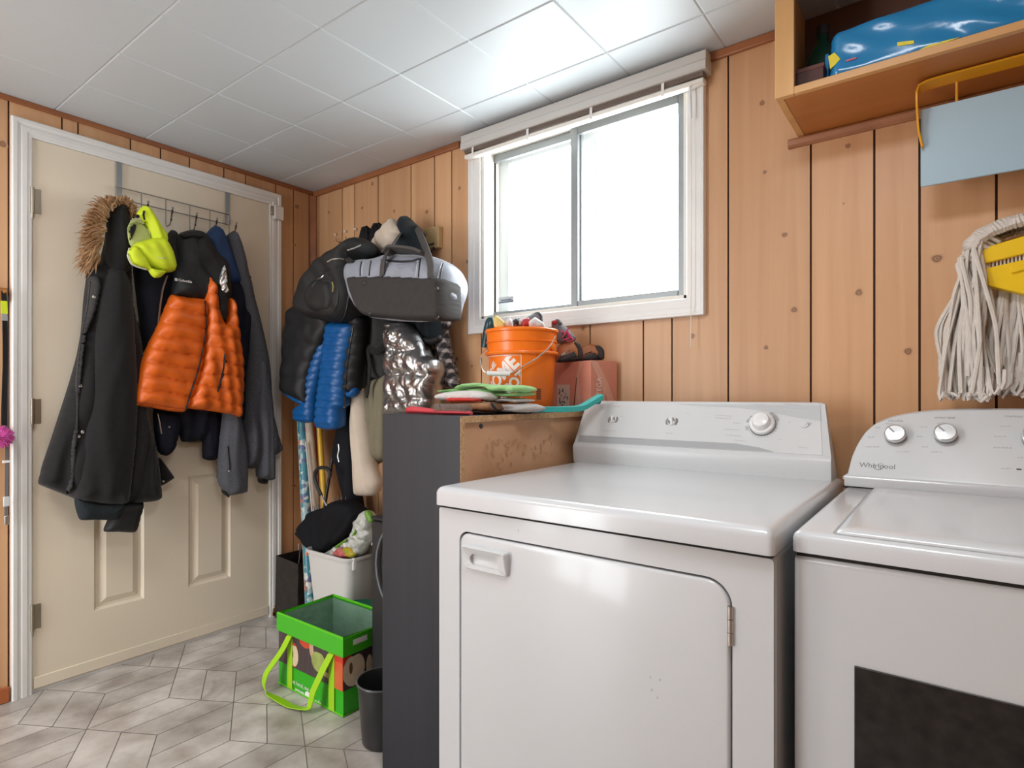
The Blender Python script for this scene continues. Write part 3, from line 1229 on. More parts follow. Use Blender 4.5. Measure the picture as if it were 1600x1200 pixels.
N_ = len(cp)
mb = MB()
xs_ = [0, .004, .02, .5, .97, .985, 1.0]
vs = []
cyc = np.array(cp).mean(0)
for xi in xs_:
    for (y, z) in cp:
        xx = console_x(0, y, z) * (1 - xi) + console_x(1, y, z) * xi
        k = {0: .972, .004: .992, .985: .99, 1.0: .965}.get(xi, 1.0)
        yy = cyc[0] + (y - cyc[0]) * k
        zz = z if z < .9 else .877 + (z - .877) * (.5 + .5 * k)
        vs.append((xx, yy, zz))
fs = [(i * N_ + k, i * N_ + (k + 1) % N_, (i + 1) * N_ + (k + 1) % N_, (i + 1) * N_ + k) for i in range(len(xs_) - 1) for k in range(N_)]
fs += [tuple(range(N_ - 1, -1, -1)), tuple((len(xs_) - 1) * N_ + k for k in range(N_))]
con = mb.add(vs, fs).build('console', CONSOLE, dry, smooth=32)
mb = MB().box(cx0 + .004, cx1 - .002, -.2075, -.15, .874, .8795)
mb.build('console_seam', LIGHTTXT, dry, smooth=0)
CP0 = np.array([0, -.2045, .937])
cev = np.array([0, .0765, .129])
clen = np.linalg.norm(cev)
cev /= clen
cen = np.array([0, -cev[2], cev[1]])
CFR = (CP0, np.array([1., 0, 0]), cev, cen)


def cface(px, py, fr=CFR):
    h = hit(px, py, fr[0], fr[3]) - fr[0]
    return h @ fr[1], h @ fr[2]


def fpoint(fr, u, v, d):
    return fr[0] + fr[1] * u + fr[2] * v + fr[3] * d


# face sheet: outline, grey band along its foot, silver sweep at its top right
fu0, fu1 = cx0 + .012, cface(1285, 712)[0]
mb = MB()
mb.prism([(fu0, .004), (fu1, .004), (fu1 - .018, clen - .002), (fu0 + .002, clen - .002)], *CFR, 0, .0012)
face = mb.build('control_face', mat('console_face', (.64, .655, .665), .28), con, smooth=0)
mb = MB()
bw = .022
mb.prism([(fu0 + .001, .005), (2.32, .005), (2.31, .008), (2.28, .016), (2.22, .0245), (fu0 + .002, .0275)], *CFR, .0012, .0017)
mb.build('grey_band', PANELGREY, con, smooth=0)
mb = MB()
mb.prism([(fu1 - .017, clen - .003), (2.02, clen - .003), (2.10, clen - .010), (2.20, clen - .012), (2.28, clen - .022), (2.36, clen - .040), (fu1 - .011, clen - .050)], *CFR, .0012, .0016)
mb.build('silver_sweep', PANELSILVER, con, smooth=0)


def cmap(fr, u0, v0, d):
    return lambda a, b_: fpoint(fr, u0 + a, v0 + b_, d)


def marks(name, items, fr, d, material, parent):
    """tiny illegible print: short dashes (px0,py0,px1,py1,height px)"""
    mb = MB()
    rr_ = random.Random(len(items))
    for (a, b_, c_, d_, hh) in items:
        u0, v0 = cface(a, b_, fr)
        u1, v1 = cface(c_, d_, fr)
        h = hh * .00095
        n = max(2, int(abs(u1 - u0) / .006))
        for k in range(n):
            ua, ub = u0 + (u1 - u0) * k / n, u0 + (u1 - u0) * (k + rr_.uniform(.6, .85)) / n
            vm = v0 + (v1 - v0) * k / n
            mb.prism([(ua, vm - h / 2), (ub, vm - h / 2), (ub, vm + h / 2), (ua, vm + h / 2)], *fr, d, d + .0002)
    return mb.build(name, material, parent, smooth=0)


marks('legend_print', [(1118, 649, 1145, 651, 2), (1118, 653, 1143, 655, 2), (1146, 661, 1158, 662, 2), (1132, 671, 1156, 672, 2),
                          (1136, 680, 1160, 682, 2), (1147, 688, 1166, 690, 2), (1212, 636, 1262, 640, 2), (1227, 632, 1250, 634, 2),
                          (1182, 636, 1206, 636, 2), (1222, 643, 1238, 644, 2), (1247, 699, 1264, 701, 2), (1232, 660, 1236, 660, 2),
                          (944, 673, 964, 674, 2), (1040, 677, 1052, 678, 3), (1216, 687, 1222, 688, 2), (970, 651, 978, 652, 1.5),
                          (1072, 647, 1078, 648, 1.5), (1178, 632, 1195, 633, 1.5)], CFR, .0018, LIGHTTXT, con)
marks('band_print', [(920, 683, 1006, 687, 1.8)], CFR, .0018, GREYTXT, con)
# little oval emblem beside the strip
u0, v0 = cface(951, 635)
mb = MB()
mb.tube([fpoint(CFR, u0 + .008 * math.cos(t) + .003 * math.sin(t), v0 + .0035 * math.sin(t), .0016) for t in np.linspace(.3, 5.6, 18)], .0004, 5)
mb.build('emblem', LIGHTTXT, con)
marks('emblem_print', [(957, 635, 970, 636, 2.5)], CFR, .0018, LIGHTTXT, con)


def small_knob(px, py, r, tilt):
    u0, v0 = cface(px, py)
    o_ = fpoint(CFR, u0, v0, .0012)
    mb = MB().lathe([(0, 0), (r, 0), (r * .98, .003), (r * .9, .006), (0, .007)], o_, cen, n=32)
    k = mb.build('selector_knob', KNOBW, con, smooth=40)
    c_, s_ = math.cos(tilt), math.sin(tilt)
    g = MB()
    pts = []
    for t in np.linspace(-1, 1, 9):
        pts.append((t * r * .92, (1 - t * t) * r * .30))
    poly = pts + [(a, -b_) for a, b_ in reversed(pts[1:-1])]
    poly = [(u0 + a * c_ - b_ * s_, v0 + a * s_ + b_ * c_) for a, b_ in poly]
    g.prism(poly, *CFR, .005, .0125)
    g.build('grip', KNOBW, k, smooth=30, bevel=.0025)
    g = MB()
    for sgn in (-1, 1):
        pl_ = [(u0 + r * 1.42 * math.cos(t), v0 + r * 1.30 * math.sin(t)) for t in np.linspace(-.8, .8, 9)]
        pl2 = [(u0 + r * (1.02 - .0) * math.cos(t), v0 + r * 1.02 * math.sin(t)) for t in np.linspace(.75, -.75, 9)]
        ply = pl_ + pl2
        if sgn < 0:
            ply = [(2 * u0 - a, b_) for a, b_ in ply]
        g.prism(ply, *CFR, .0012, .0018)
        # scoops beside the grip: their shade put into flat dark ellipses
        e_ = [(sgn * r * .56 + r * .22 * math.cos(t), r * .60 * math.sin(t)) for t in np.linspace(0, 6.28, 14)[:-1]]
        ang = tilt - math.pi / 2
        ply = [(u0 + a * math.cos(ang) - b_ * math.sin(ang), v0 + a * math.sin(ang) + b_ * math.cos(ang)) for a, b_ in e_]
        g.prism(ply, *CFR, .0076, .0080)
    g.build('dial_marks_and_shade', KNOBG, k, smooth=0)


small_knob(958, 656, .0125, math.radians(102))
small_knob(1050, 659, .0135, math.radians(122))
# big timer dial
u0, v0 = cface(1192, 664)
o_ = fpoint(CFR, u0, v0, .0012)
big = MB().lathe([(0, 0), (.0335, 0), (.0335, .002), (.0325, .003), (.032, .012), (.030, .014), (.024, .0145), (.0235, .017), (.0225, .028), (.020, .032), (.012, .0345), (0, .035)],
                 o_, cen, n=48).build('timer_dial', KNOBW, con, smooth=35)
MB().lathe([(.0325, .0035), (.0345, .0035), (.0345, .0012), (.0325, .0012)], o_, cen, n=48).build('dial_ring', KNOBG, big, smooth=40)
mb = MB()
for (a0, a1, r0, r1) in ((20, 70, .0365, .043), (158, 172, .038, .045), (188, 205, .037, .045), (140, 147, .038, .044), (150, 154, .038, .044)):
    ts = np.linspace(math.radians(a0), math.radians(a1), 10)
    mb.prism([(u0 + r1 * math.cos(t), v0 + r1 * math.sin(t)) for t in ts] + [(u0 + r0 * math.cos(t), v0 + r0 * math.sin(t)) for t in ts[::-1]], *CFR, .0012, .0016)
for a0 in range(212, 345, 12):
    t = math.radians(a0)
    d_ = np.array([math.cos(t), math.sin(t)])
    e2 = np.array([-d_[1], d_[0]])
    c2 = np.array([u0, v0]) + d_ * .0385
    mb.prism([tuple(c2 + d_ * a + e2 * b_) for a, b_ in ((-.0015, -.001), (.0015, -.001), (.0015, .001), (-.0015, .001))], *CFR, .0012, .0016)
mb.build('dial_marking', mat('dial_scale_grey', (.40, .41, .42), .5), con, smooth=0)
# start button with three lines
u1_, v1_ = cface(1257, 664)
MB().lathe([(0, 0), (.010, 0), (.0095, .003), (0, .0035)], fpoint(CFR, u1_, v1_, .0012), cen, n=28).build('start_button', CONSOLE, con, smooth=40)
mb = MB()
for k in range(3):
    mb.tube([fpoint(CFR, u1_ + .004 + k * .004 + .003 * math.sin(t * 2), v1_ + .006 * t, .0025 if k else .0050) for t in np.linspace(-1, 1, 7)], .0006, 5)
mb.build('button_mark', LIGHTTXT, con)

# ================================================================== washer
WX0, WX1, WYF, WYB = 2.483, 3.17, -.788, -.10
wa = thing('washing_machine', 'white top-loading washing machine with silver knobs to the right of the dryer', 'washer',
           ((WX0 + WX1) / 2, -.44, 0))
MB().box(WX0, WX1, WYF, WYB, .02, .828).build('cabinet_body', ENAMEL, wa, bevel=.008)
MB().box(WX0 + .004, WX1 - .004, WYF + .004, WYB - .004, .826, .835).build('seam_gap', DARKGAP, wa, smooth=0)
WT = .868
prof = [(0, .834), (0, .856), (.002, .862), (.006, .866), (.012, WT)]
rings = []
for ins, z in prof:
    rings.append([np.array([u, v, z]) for u, v in rounded_rect(WX0 - .002 + ins, WX1 + .002 - ins, WYF - .006 + ins, WYB - ins, max(.012 - ins * .4, .004), 5)])
mb = MB()
zip_rings(mb, rings)
mb.add(rings[0], [tuple(range(len(rings[0]) - 1, -1, -1))])
mb.build('top_panel', ENAMEL, wa, smooth=40)
# lid, slightly raised, between the side strips
la, lb_ = onz(1308, 822, WT)[0], onz(1378, 762, WT)[1]
lx0 = (onz(1306, 820, WT)[0] + onz(1374, 764, WT)[0]) / 2
prof = [(0, WT - .004), (0, WT + .002), (.003, WT + .006), (.012, WT + .0085), (.03, WT + .010)]
rings = []
for ins, z in prof:
    rings.append([np.array([u, v, z]) for u, v in rounded_rect(lx0 + ins, 2 * 2.8265 - lx0 - ins, WYF + .010 + ins, -.232 - ins, .010, 5)])
mb = MB()
zip_rings(mb, rings)
lid = mb.build('lid', ENAMEL, wa, smooth=40)
mb = MB()
prof = [(0, WT + .0005), (.0045, WT + .0005)]
rr1 = rounded_rect(lx0 - .005, 2 * 2.8265 - lx0 + .005, WYF + .006, -.228, .012, 5)
mb.prism(rr1, (0, 0, 0), (1, 0, 0), (0, 1, 0), (0, 0, 1), WT - .002, WT + .0006)
mb.build('lid_gap', mat('lid_gap_grey', (.34, .34, .35), .6), wa, smooth=0)
# console with a rounded left shoulder
fy0, fz0, fy1, fz1 = -.213, .892, -.118, 1.058
wev = np.array([0, fy1 - fy0, fz1 - fz0])
wlen = np.linalg.norm(wev)
wev /= wlen
wen = np.array([0, -wev[2], wev[1]])
WFR = (np.array([0, fy0, fz0]), np.array([1., 0, 0]), wev, wen)
half = 0.351
xc = 2.8265
outl = []
pts_px = [(1324, 738), (1331, 712), (1340, 692), (1352, 674), (1368, 661), (1392, 651), (1420, 645), (1455, 641), (1500, 639), (1560, 638.5)]
left = [cface(a, b_, WFR) for a, b_ in pts_px]
left = [(u, v) for u, v in left]
left = catmull(left, .012, False)
left = [tuple(p) for p in left if p[0] < xc - .02]
left.insert(0, (2.478, -.004))
right = [(2 * xc - u, v) for u, v in reversed(left)]
poly = left + [(xc, left[-1][1] + .0005)] + right
P = np.array(poly)
nP = len(P)


def warr(ins, dep_front):
    cc = np.array([xc, .06])
    nx = np.roll(P, -1, 0) - np.roll(P, 1, 0)
    nrm = np.stack([nx[:, 1], -nx[:, 0]], 1)
    nrm /= np.maximum(np.linalg.norm(nrm, axis=1, keepdims=True), 1e-9)
    Q = P + nrm * ins
    return [fpoint(WFR, q[0], q[1], dep_front) for q in Q]


back = [np.array([p[0], WYB - .004, p[2]]) for p in warr(0, 0)]
rings = [back, warr(0, -.006), warr(.0015, -.002), warr(.005, 0)]
mb = MB()
zip_rings(mb, rings)
mb.add(back, [tuple(range(nP - 1, -1, -1))])
wc = mb.build('console', CONSOLE, wa, smooth=40)
# lower lip of the console
mb = MB()
mb.prism([(-.212, .8895), (-.2125, .897), (-.2160, .893), (-.2175, .885), (-.2170, .8705), (-.12, .8705), (-.12, .8895)], (0, 0, 0), (0, 1, 0), (0, 0, 1), (1, 0, 0), 2.482, 3.171)
mb.build('console_lip', ENAMEL, wc, smooth=50)
mb = MB().box(2.479, 3.174, -.2195, -.13, .8665, .871)
mb.build('console_gap', DARKGAP, wc, smooth=0)


def wknob(px, py, r):
    u, v = cface(px, py, WFR)
    oo = fpoint(WFR, u, v, 0)
    k = MB().lathe([(0, .002), (r * .94, .002), (r * .94, .010), (r * .9, .012), (0, .012)], oo, wen, n=40).build('control_knob', KNOBG, wc, smooth=40)
    MB().lathe([(r * .90, .010), (r, .012), (r, .018), (r * .97, .0215), (r * .90, .0225), (r * .86, .0215), (r * .85, .0205), (0, .0208)], oo, wen, n=48).build('knob_cap', CHROME if False else mat('knob_silver', (.66, .66, .665), .28, .75), k, smooth=35)
    t = math.radians(132)
    d_ = np.array([math.cos(t), math.sin(t)])
    e2 = np.array([-d_[1], d_[0]])
    cc = np.array([u, v])
    mb = MB().prism([tuple(cc + d_ * a + e2 * b_) for a, b_ in ((r * .1, -.0016), (r * .8, -.0016), (r * .8, .0016), (r * .1, .0016))], *WFR, .0206, .0216)
    mb.build('pointer', GREYTXT, k, smooth=0)


for (kx, ky) in ((1399, 682), (1477, 681)):
    wknob(kx, ky, .0225)
kk = cface(1614, 686, WFR)
hx = fpoint(WFR, kk[0], kk[1], 0)
for (u_, v_) in ((kk[0] + .006, kk[1]), (kk[0] + .11, kk[1]), (kk[0] + .20, kk[1])):
    oo = fpoint(WFR, u_, v_, 0)
    k = MB().lathe([(0, .002), (.0255, .002), (.0255, .010), (0, .012)], oo, wen, n=40).build('control_knob', KNOBG, wc, smooth=40)
    MB().lathe([(.024, .010), (.027, .012), (.027, .018), (.026, .0215), (.024, .0225), (.0235, .0205), (0, .0208)], oo, wen, n=48).build('knob_cap', MATS['knob_silver'], k, smooth=35)
# lettering
u, v = cface(1370, 729, WFR)
wide = cface(1398, 729, WFR)[0] - cface(1342, 729, WFR)[0]
letters('maker_lettering', 'Whirlpool', wide, cmap(WFR, u, v, .0006), mat('logo_grey', (.16, .16, .17), .4), wc)
mb = MB()
mb.tube([fpoint(WFR, u + .003 + .010 * math.cos(t), v + .0005 + .0085 * math.sin(t), .0006) for t in np.linspace(2.4, 5.6, 16)], .0006, 5)
mb.tube([fpoint(WFR, u + .003 + .011 * math.cos(t), v + .001 + .009 * math.sin(t), .0006) for t in np.linspace(-.3, 1.2, 10)], .0005, 5)
mb.build('logo_swirl', MATS['logo_grey'], wc)
for s_, ax, ay, bx_ in (('SOIL LEVEL', 1399.5, 657.5, 24), ('WASH TEMP', 1476, 653, 33), ('CONTROLS', 1584, 651, 28)):
    u, v = cface(ax, ay, WFR)
    wd = cface(ax + bx_ / 2, ay, WFR)[0] - cface(ax - bx_ / 2, ay, WFR)[0]
    letters('legend_lettering', s_, wd, cmap(WFR, u, v, .0005), GREYTXT, wc)
marks('legend_print', [(1368, 668, 1377, 668, 2), (1356, 683, 1368, 683, 2), (1354, 698, 1375, 698, 2), (1384, 662, 1396, 662, 1.5),
                          (1438, 667, 1451, 667, 2), (1432, 682, 1443, 682, 2), (1440, 698, 1452, 698, 2), (1464, 661, 1478, 661, 1.5),
                          (1455, 706, 1474, 706, 1.5), (1563, 666, 1580, 666, 2), (1553, 682, 1574, 682, 2), (1552, 699, 1583, 700, 2.4),
                          (1590, 715, 1600, 715, 2), (1564, 732, 1582, 732, 2.2), (1400, 706, 1422, 706, 1.2)], WFR, .0006, LIGHTTXT, wc)
u, v = cface(1592, 733.5, WFR)
MB().prism([(u - .004, v - .0013), (u + .004, v - .0013), (u + .004, v + .0013), (u - .004, v + .0013)], *WFR, 0, .0012).build('indicator_light', BLACKPL, wc, smooth=0)
# dark sheet covering the lower front
p0 = ony(1335, 1040, WYF - .002)
p1 = ony(1600, 1103, WYF - .002)
mb = MB().box(p0[0], 3.11, WYF - .004, WYF - .0004, .14, p0[2])
mb.build('dark_front_panel', mat('dark_speckled_film', (.022, .019, .018), .30, noise=.7, nscale=45, bump=.25, bscale=60), wa, bevel=.001)['label'] = 'dark glossy panel on the lower front'

# ================================================================== black bookcase standing with its back to the dryer
BX0, BX1, BYF, BZ = 1.392, 1.69, -.728, 1.037
BLACKLAM = wood_mat('black_woodgrain_laminate', (0.016, 0.019, 0.028), (0.011, 0.013, 0.019), (90, 90, 2.2), 0.5, attr=False)
CHIP = mat('raw_chipboard', (0.62, 0.42, 0.24), 0.8, noise=.55, nscale=170, col2=(.40, .22, .10))
HARDB = mat('tan_backboard', (0.64, 0.38, 0.22), 0.6, noise=.22, nscale=5, col2=(.52, .28, .15))
bk = thing('bookcase', 'black woodgrain bookcase turned with its stained tan back towards the dryer', 'bookcase', ((BX0 + BX1) / 2, -.36, 0))
th = .018
mb = MB().box(BX0, BX1 - .0004, BYF, BYF + th, 0, BZ)
mb.build('side_panel', BLACKLAM, bk, bevel=.001)
MB().box(BX0, BX1 - .0004, -.030, -.012, 0, BZ - .0).build('side_panel', BLACKLAM, bk, bevel=.001)
mb = MB().box(BX0, BX1 - .0004, BYF + th, -.030, BZ - .018, BZ)
mb.build('top_panel', BLACKLAM, bk, bevel=.001)
# raw chipboard edges on the back side
mb = MB()
mb.box(BX1 - .0005, BX1 + .0006, BYF + .0005, BYF + th, 0, BZ - .0004)
mb.box(BX1 - .0005, BX1 + .0006, BYF + th, -.012, BZ - .0175, BZ - .0004)
mb.box(BX1 - .0005, BX1 + .0006, -.030, -.012, 0, BZ - .018)
mb.build('raw_edge', CHIP, bk, smooth=0)
MB().box(BX1 - .014, BX1 - .010, BYF + th, -.030, .06, BZ - .018).build('back_panel', HARDB, bk, smooth=0)
# brown stains on the back panel
mb = MB()
rr_ = random.Random(9)
for k in range(70):
    a, b_ = rr_.choice([(790, 700), (790, 712), (850, 700), (868, 690), (760, 706), (800, 690), (835, 700), (775, 730)])
    p = onx(a + rr_.gauss(0, 15), b_ + rr_.gauss(0, 10), BX1 - .010)
    if p[2] > BZ - .025 or p[1] > -.04 or p[1] < BYF + .03:
        continue
    n = 10
    r0 = rr_.uniform(.0018, .0068)
    mb.add([(BX1 - .0096 + k * 2e-5, p[1] + r0 * math.cos(t) * rr_.uniform(.6, 1.2), p[2] + r0 * 1.3 * math.sin(t) * rr_.uniform(.6, 1.2)) for t in np.linspace(0, 6.28, n + 1)[:-1]], [tuple(range(n))])
mb.build('stain', mat('brown_stain', (.52, .285, .155), .7), bk, smooth=0)
for zz in (.06, .38, .70):
    MB().box(BX0 + .005, BX1 - .015, BYF + th, -.030, zz, zz + .016).build('shelf', BLACKLAM, bk, smooth=0)
# dark screw recess under the top edge
p = onx(752, 666, BX1 - .009)
MB().lathe([(0, 0), (.007, 0), (.006, .002), (0, .002)], (BX1 - .0098, p[1], p[2]), (1, 0, 0), n=18, a0=0, a1=math.pi * 2).build('cam_hole', BLACKPL, bk)
# ================================================================== open wooden wall cabinet, top right
SX0, SYF, SZ = 2.338, -.280, 1.829
sh = thing('hanging_cabinet', 'honey wood open wall cabinet above the washer with cleaning supplies in it', 'cabinet', (2.9, -.14, SZ))
SX1 = 3.30
MB().box(SX0, SX0 + .018, SYF + .016, -.0005, SZ, 2.159).build('side_panel', HONEY, sh, bevel=.0015)
MB().box(SX1 - .018, SX1, SYF + .016, -.0005, SZ, 2.159).build('side_panel', HONEY, sh, bevel=.0015)
HV = wood_mat('honey_face_frame', (0.72, 0.43, 0.18), (0.62, 0.33, 0.12), (24, 24, 1.4), 0.38, attr=False)
MB().box(SX0, SX0 + .044, SYF, SYF + .0165, SZ, 2.159).build('face_stile', HV, sh, bevel=.0015)
MB().box(SX1 - .044, SX1, SYF, SYF + .0165, SZ, 2.159).build('face_stile', HV, sh, bevel=.0015)
MB().box(SX0 + .044, SX1 - .044, SYF, SYF + .0165, SZ, SZ + .018).build('face_rail', HONEY, sh, bevel=.0015)
MB().box(SX0 + .0185, SX1 - .0185, SYF + .017, -.006, SZ + .0005, SZ + .016).build('bottom_board', ORANGEWOOD, sh, bevel=.001)
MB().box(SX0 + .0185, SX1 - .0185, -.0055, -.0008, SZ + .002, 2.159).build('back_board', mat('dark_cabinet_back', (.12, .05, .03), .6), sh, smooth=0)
mb = MB()
mb.prism([(0, SZ - .002), (-.014, SZ - .002), (-.017, SZ - .008), (-.014, SZ - .020), (-.006, SZ - .026), (0, SZ - .026)], (0, 0, 0), (0, 1, 0), (0, 0, 1), (1, 0, 0), 2.312, SX1 + .02)
mb.build('support_moulding', mat('reddish_moulding', (.44, .19, .09), .45, noise=.2, nscale=12), sh, smooth=30)

# contents
BLUEW = mat('glossy_blue_wrap', (0.012, 0.23, 0.52), 0.18, spec=.7)
YELW = mat('yellow_print', (0.85, 0.72, 0.04), 0.3)
FRW = (np.array([0, -.235, 0.]), np.array([1., 0, 0]), np.array([0, 0, 1.]), np.array([0, -1., 0]))
wp = thing('wipes_package', 'glossy blue package with yellow print lying in the wall cabinet', 'package', (2.65, -.17, SZ + .017))
z0, z1 = SZ + .017, SZ + .150
body = cloth('wrapper', BLUEW, (np.array([0, -.165, 0.]), FRW[1], FRW[2], FRW[3]), .0,
             [(2.452, z0), (2.94, z0), (2.945, z0 + .05), (2.93, z1), (2.69, z1 + .006), (2.462, z1), (2.446, z0 + .05)], T=.075, back=.07, r=.022,
             uv=True, parent=wp, res=.011, minback=-1, fold=noisef(.0018, 9, 16, 4))
body['label'] = 'crinkled blue wrapper'
seal = MB()
rr_ = random.Random(2)
for k in range(5):
    seal.obox((2.441 - .003 * (k % 2), -.19 + k * .012, SZ + .065), (.004, .006, .045 + .006 * rr_.random()), np.eye(3))
seal.build('crimped_end', BLUEW, wp, bevel=.001)


def fy(u, v):
    return np.array([u, -.2435, v])


def wrap_patch(name, poly, m, y=-.2405):
    mb = MB()
    mb.prism(poly, (0, y, 0), (1, 0, 0), (0, 0, 1), (0, -1, 0), -.012, .0)
    return mb.build(name, m, wp, smooth=0)


a_ = [hit(*q, (0, -.2415, 0), (0, -1, 0)) for q in ((1294, 88), (1304, 82), (1313, 92), (1305, 101), (1297, 108))]
wrap_patch('yellow_star', [(p[0], p[2]) for p in a_], YELW, -.2415)
a_ = [hit(*q, (0, -.2415, 0), (0, -1, 0)) for q in ((1436, 78), (1452, 70), (1482, 62), (1500, 58), (1470, 69), (1448, 75))]
wrap_patch('yellow_swoosh', [(p[0], p[2]) for p in a_], YELW, -.2415)
a_ = [hit(*q, (0, -.2418, 0), (0, -1, 0)) for q in ((1402, 66), (1428, 63), (1428, 68), (1402, 72))]
wrap_patch('yellow_word', [(p[0], p[2]) for p in a_], YELW, -.2418)
a_ = [hit(*q, (0, -.2415, 0), (0, -1, 0)) for q in ((1322, 94), (1338, 89), (1338, 91), (1322, 96))]
wrap_patch('pink_word', [(p[0], p[2]) for p in a_], mat('pink_print', (.75, .15, .2), .4), -.2415)
bt = thing('green_bottle', 'dark green bottle at the back of the wall cabinet', 'bottle', (2.395, -.09, SZ + .017))
MB().lathe([(0, 0), (.040, 0), (.045, .006), (.045, .13), (.036, .17), (.016, .20), (.015, .22), (0, .22)], (2.410, -.062, SZ + .017), n=28).build('bottle_body', mat('dark_green_plastic', (.004, .055, .035), .25), bt)
MB().lathe([(0, 0), (.016, 0), (.016, .025), (0, .026)], (2.410, -.062, SZ + .237), n=20).build('cap', BLACKPL, bt)
bx = thing('brown_carton', 'dark brown carton in the left corner of the wall cabinet', 'carton', (2.375, -.2, SZ + .017))
MB().box(2.3575, 2.440, -.235, -.115, SZ + .017, SZ + .078).build('carton_body', mat('dark_brown_card', (.075, .018, .014), .5), bx, bevel=.002)
MB().box(2.3565, 2.441, -.236, -.114, SZ + .068, SZ + .0785).build('flap', mat('brown_card_edge', (.12, .035, .025), .5), bx, bevel=.001)

# ================================================================== light blue panel in a yellow rim, hung under the cabinet
YRIM = mat('amber_plastic', (0.78, 0.36, 0.012), 0.32)
BLUEP = mat('light_blue_plastic', (0.36, 0.51, 0.60), 0.42, noise=.05, nscale=4)
pb = thing('rimmed_board', 'light blue flat board in a curved amber rim hanging under the wall cabinet', 'board', (2.80, -.13, 1.6))
yb_ = -.150
L1 = ony(1433, 136, yb_)
top = SZ - .003
x_l = L1[0]
bot = ony(1438, 292, -.128)[2]
tz = ony(1440, 171, -.128)[2]
# rim: narrow band down the left side, over the top
path = [(x_l + .010, yb_ + .012, ony(1440, 228, yb_)[2]), (x_l + .003, yb_ + .008, ony(1434, 205, yb_)[2]), (x_l, yb_, ony(1432, 170, yb_)[2]), (x_l, yb_, top - .022), (x_l + .004, yb_, top - .009),
        (x_l + .016, yb_, top - .005), (x_l + .05, yb_, top - .0032), (2.90, yb_, top - .003), (3.02, yb_, top - .003), (3.06, yb_, top - .006), (3.075, yb_, top - .03), (3.075, yb_, 1.72)]
path = [np.array(p) for p in path]
path = [p for p in catmull(path, .012, False, .4)]
mb = MB()
n_ = len(path)
wd = []
ww = []
for i in range(n_):
    wd.append(np.array([0, 1., 0]))
    f = min(1, i / 14)
    ww.append(.014 + .038 * f)
mb.strip(path, wd, ww, th=.0045)
mb.build('rim', YRIM, pb, smooth=50, bevel=.001)
mb = MB()
mb.prism(rounded_rect(x_l + .006, 3.072, bot, tz, [.004, .004, .003, .003], 3), (0, -.128, 0), (1, 0, 0), (0, 0, 1), (0, -1, 0), -.007, 0)
mb.build('blue_plate', BLUEP, pb, smooth=30, bevel=.0012)
for x in (2.70, 2.98):
    MB().tube([(x, -.12, tz - .012), (x, -.116, tz + .01), (x, -.125, top - .004)], .003, 8).build('bracket', YRIM, pb)

# ================================================================== string mop on the wall
MOPW = mat('cotton_mop_yarn', (0.72, 0.67, 0.61), 0.9, noise=.12, nscale=40, bump=.6, bscale=420, bdist=.002)
YCLAMP = mat('yellow_clamp_plastic', (0.86, 0.56, 0.008), 0.35)
mp = thing('string_mop', 'white cotton string mop head in a yellow clamp hanging above the washer', 'mop', (2.86, -.09, 1.08))
MXC = 2.862
rr_ = random.Random(12)
mb = MB()
strands = 0
for k in range(260):
    f = (k + .5) / 260
    side = rr_.choice([0, 1, 1])
    a0 = -1 + 2 * f
    # attachment on the clamp arch
    ax = MXC + .142 * a0
    az = 1.452 + .046 * math.sqrt(max(0, 1 - a0 * a0 * .9))
    front = rr_.random()
    if abs(a0) < .58:
        # middle strands come out under the clamp, behind it
        y0 = -.055 - .02 * front
        z0 = 1.40
        ex = MXC + (a0 * 1.22 + rr_.uniform(-.12, .12)) * .135
        ln = rr_.uniform(.25, .315)
        pts = [(ax, y0, z0), (ax * .6 + ex * .4, y0 - .012, z0 - ln * .35), (ex + rr_.uniform(-.012, .012), y0 - rr_.uniform(0, .03), z0 - ln * .72), (ex + rr_.uniform(-.02, .02), y0 - rr_.uniform(0, .03), z0 - ln)]
    else:
        # outer strands fold over the arch ends and fall beside the clamp
        y0 = -.070 - .065 * front
        s_ = 1 if a0 > 0 else -1
        q = .72 + .28 * (abs(a0) - .58) / .42
        ax = MXC + s_ * (.106 + .050 * (q - .72) / .28 + rr_.uniform(-.008, .008))
        ex = MXC + s_ * (.096 + .096 * rr_.random())
        ln = rr_.uniform(.29, .385)
        zt = 1.452 - .05 * ((q - .72) / .28)**1.5
        pts = [(ax - s_ * .03, y0 + .02, zt - .012), (ax, y0, zt), (ax * .45 + ex * .55 + rr_.uniform(-.008, .008), y0 - .006, zt - ln * .28), (ex + rr_.uniform(-.012, .012), y0 + rr_.uniform(-.012, .012), zt - ln * .6),
               (ex + rr_.uniform(-.018, .018), y0 + rr_.uniform(-.015, .02), zt - ln)]
    if rr_.random() < .55:
        # looped end turning back up
        e_ = np.array(pts[-1])
        dx = (1 if e_[0] < MXC else -1) * rr_.uniform(.008, .018)
        hh = rr_.uniform(.02, .06)
        pts += [tuple(e_ + (dx * .5, -.004, -.010)), tuple(e_ + (dx, -.006, .004)), tuple(e_ + (dx * 1.1, -.004, hh))]
    pts = [(p[0], min(max(p[1], -.19), -.012), max(p[2], 1.076 + .02 * abs(math.sin(p[0] * 300)))) for p in pts]
    P = catmull(pts, .012, False, .6)
    mb.tube(list(P), rr_.uniform(.0036, .0048), 6)
mb.build('yarn_strands', MOPW, mp)['kind'] = 'stuff'
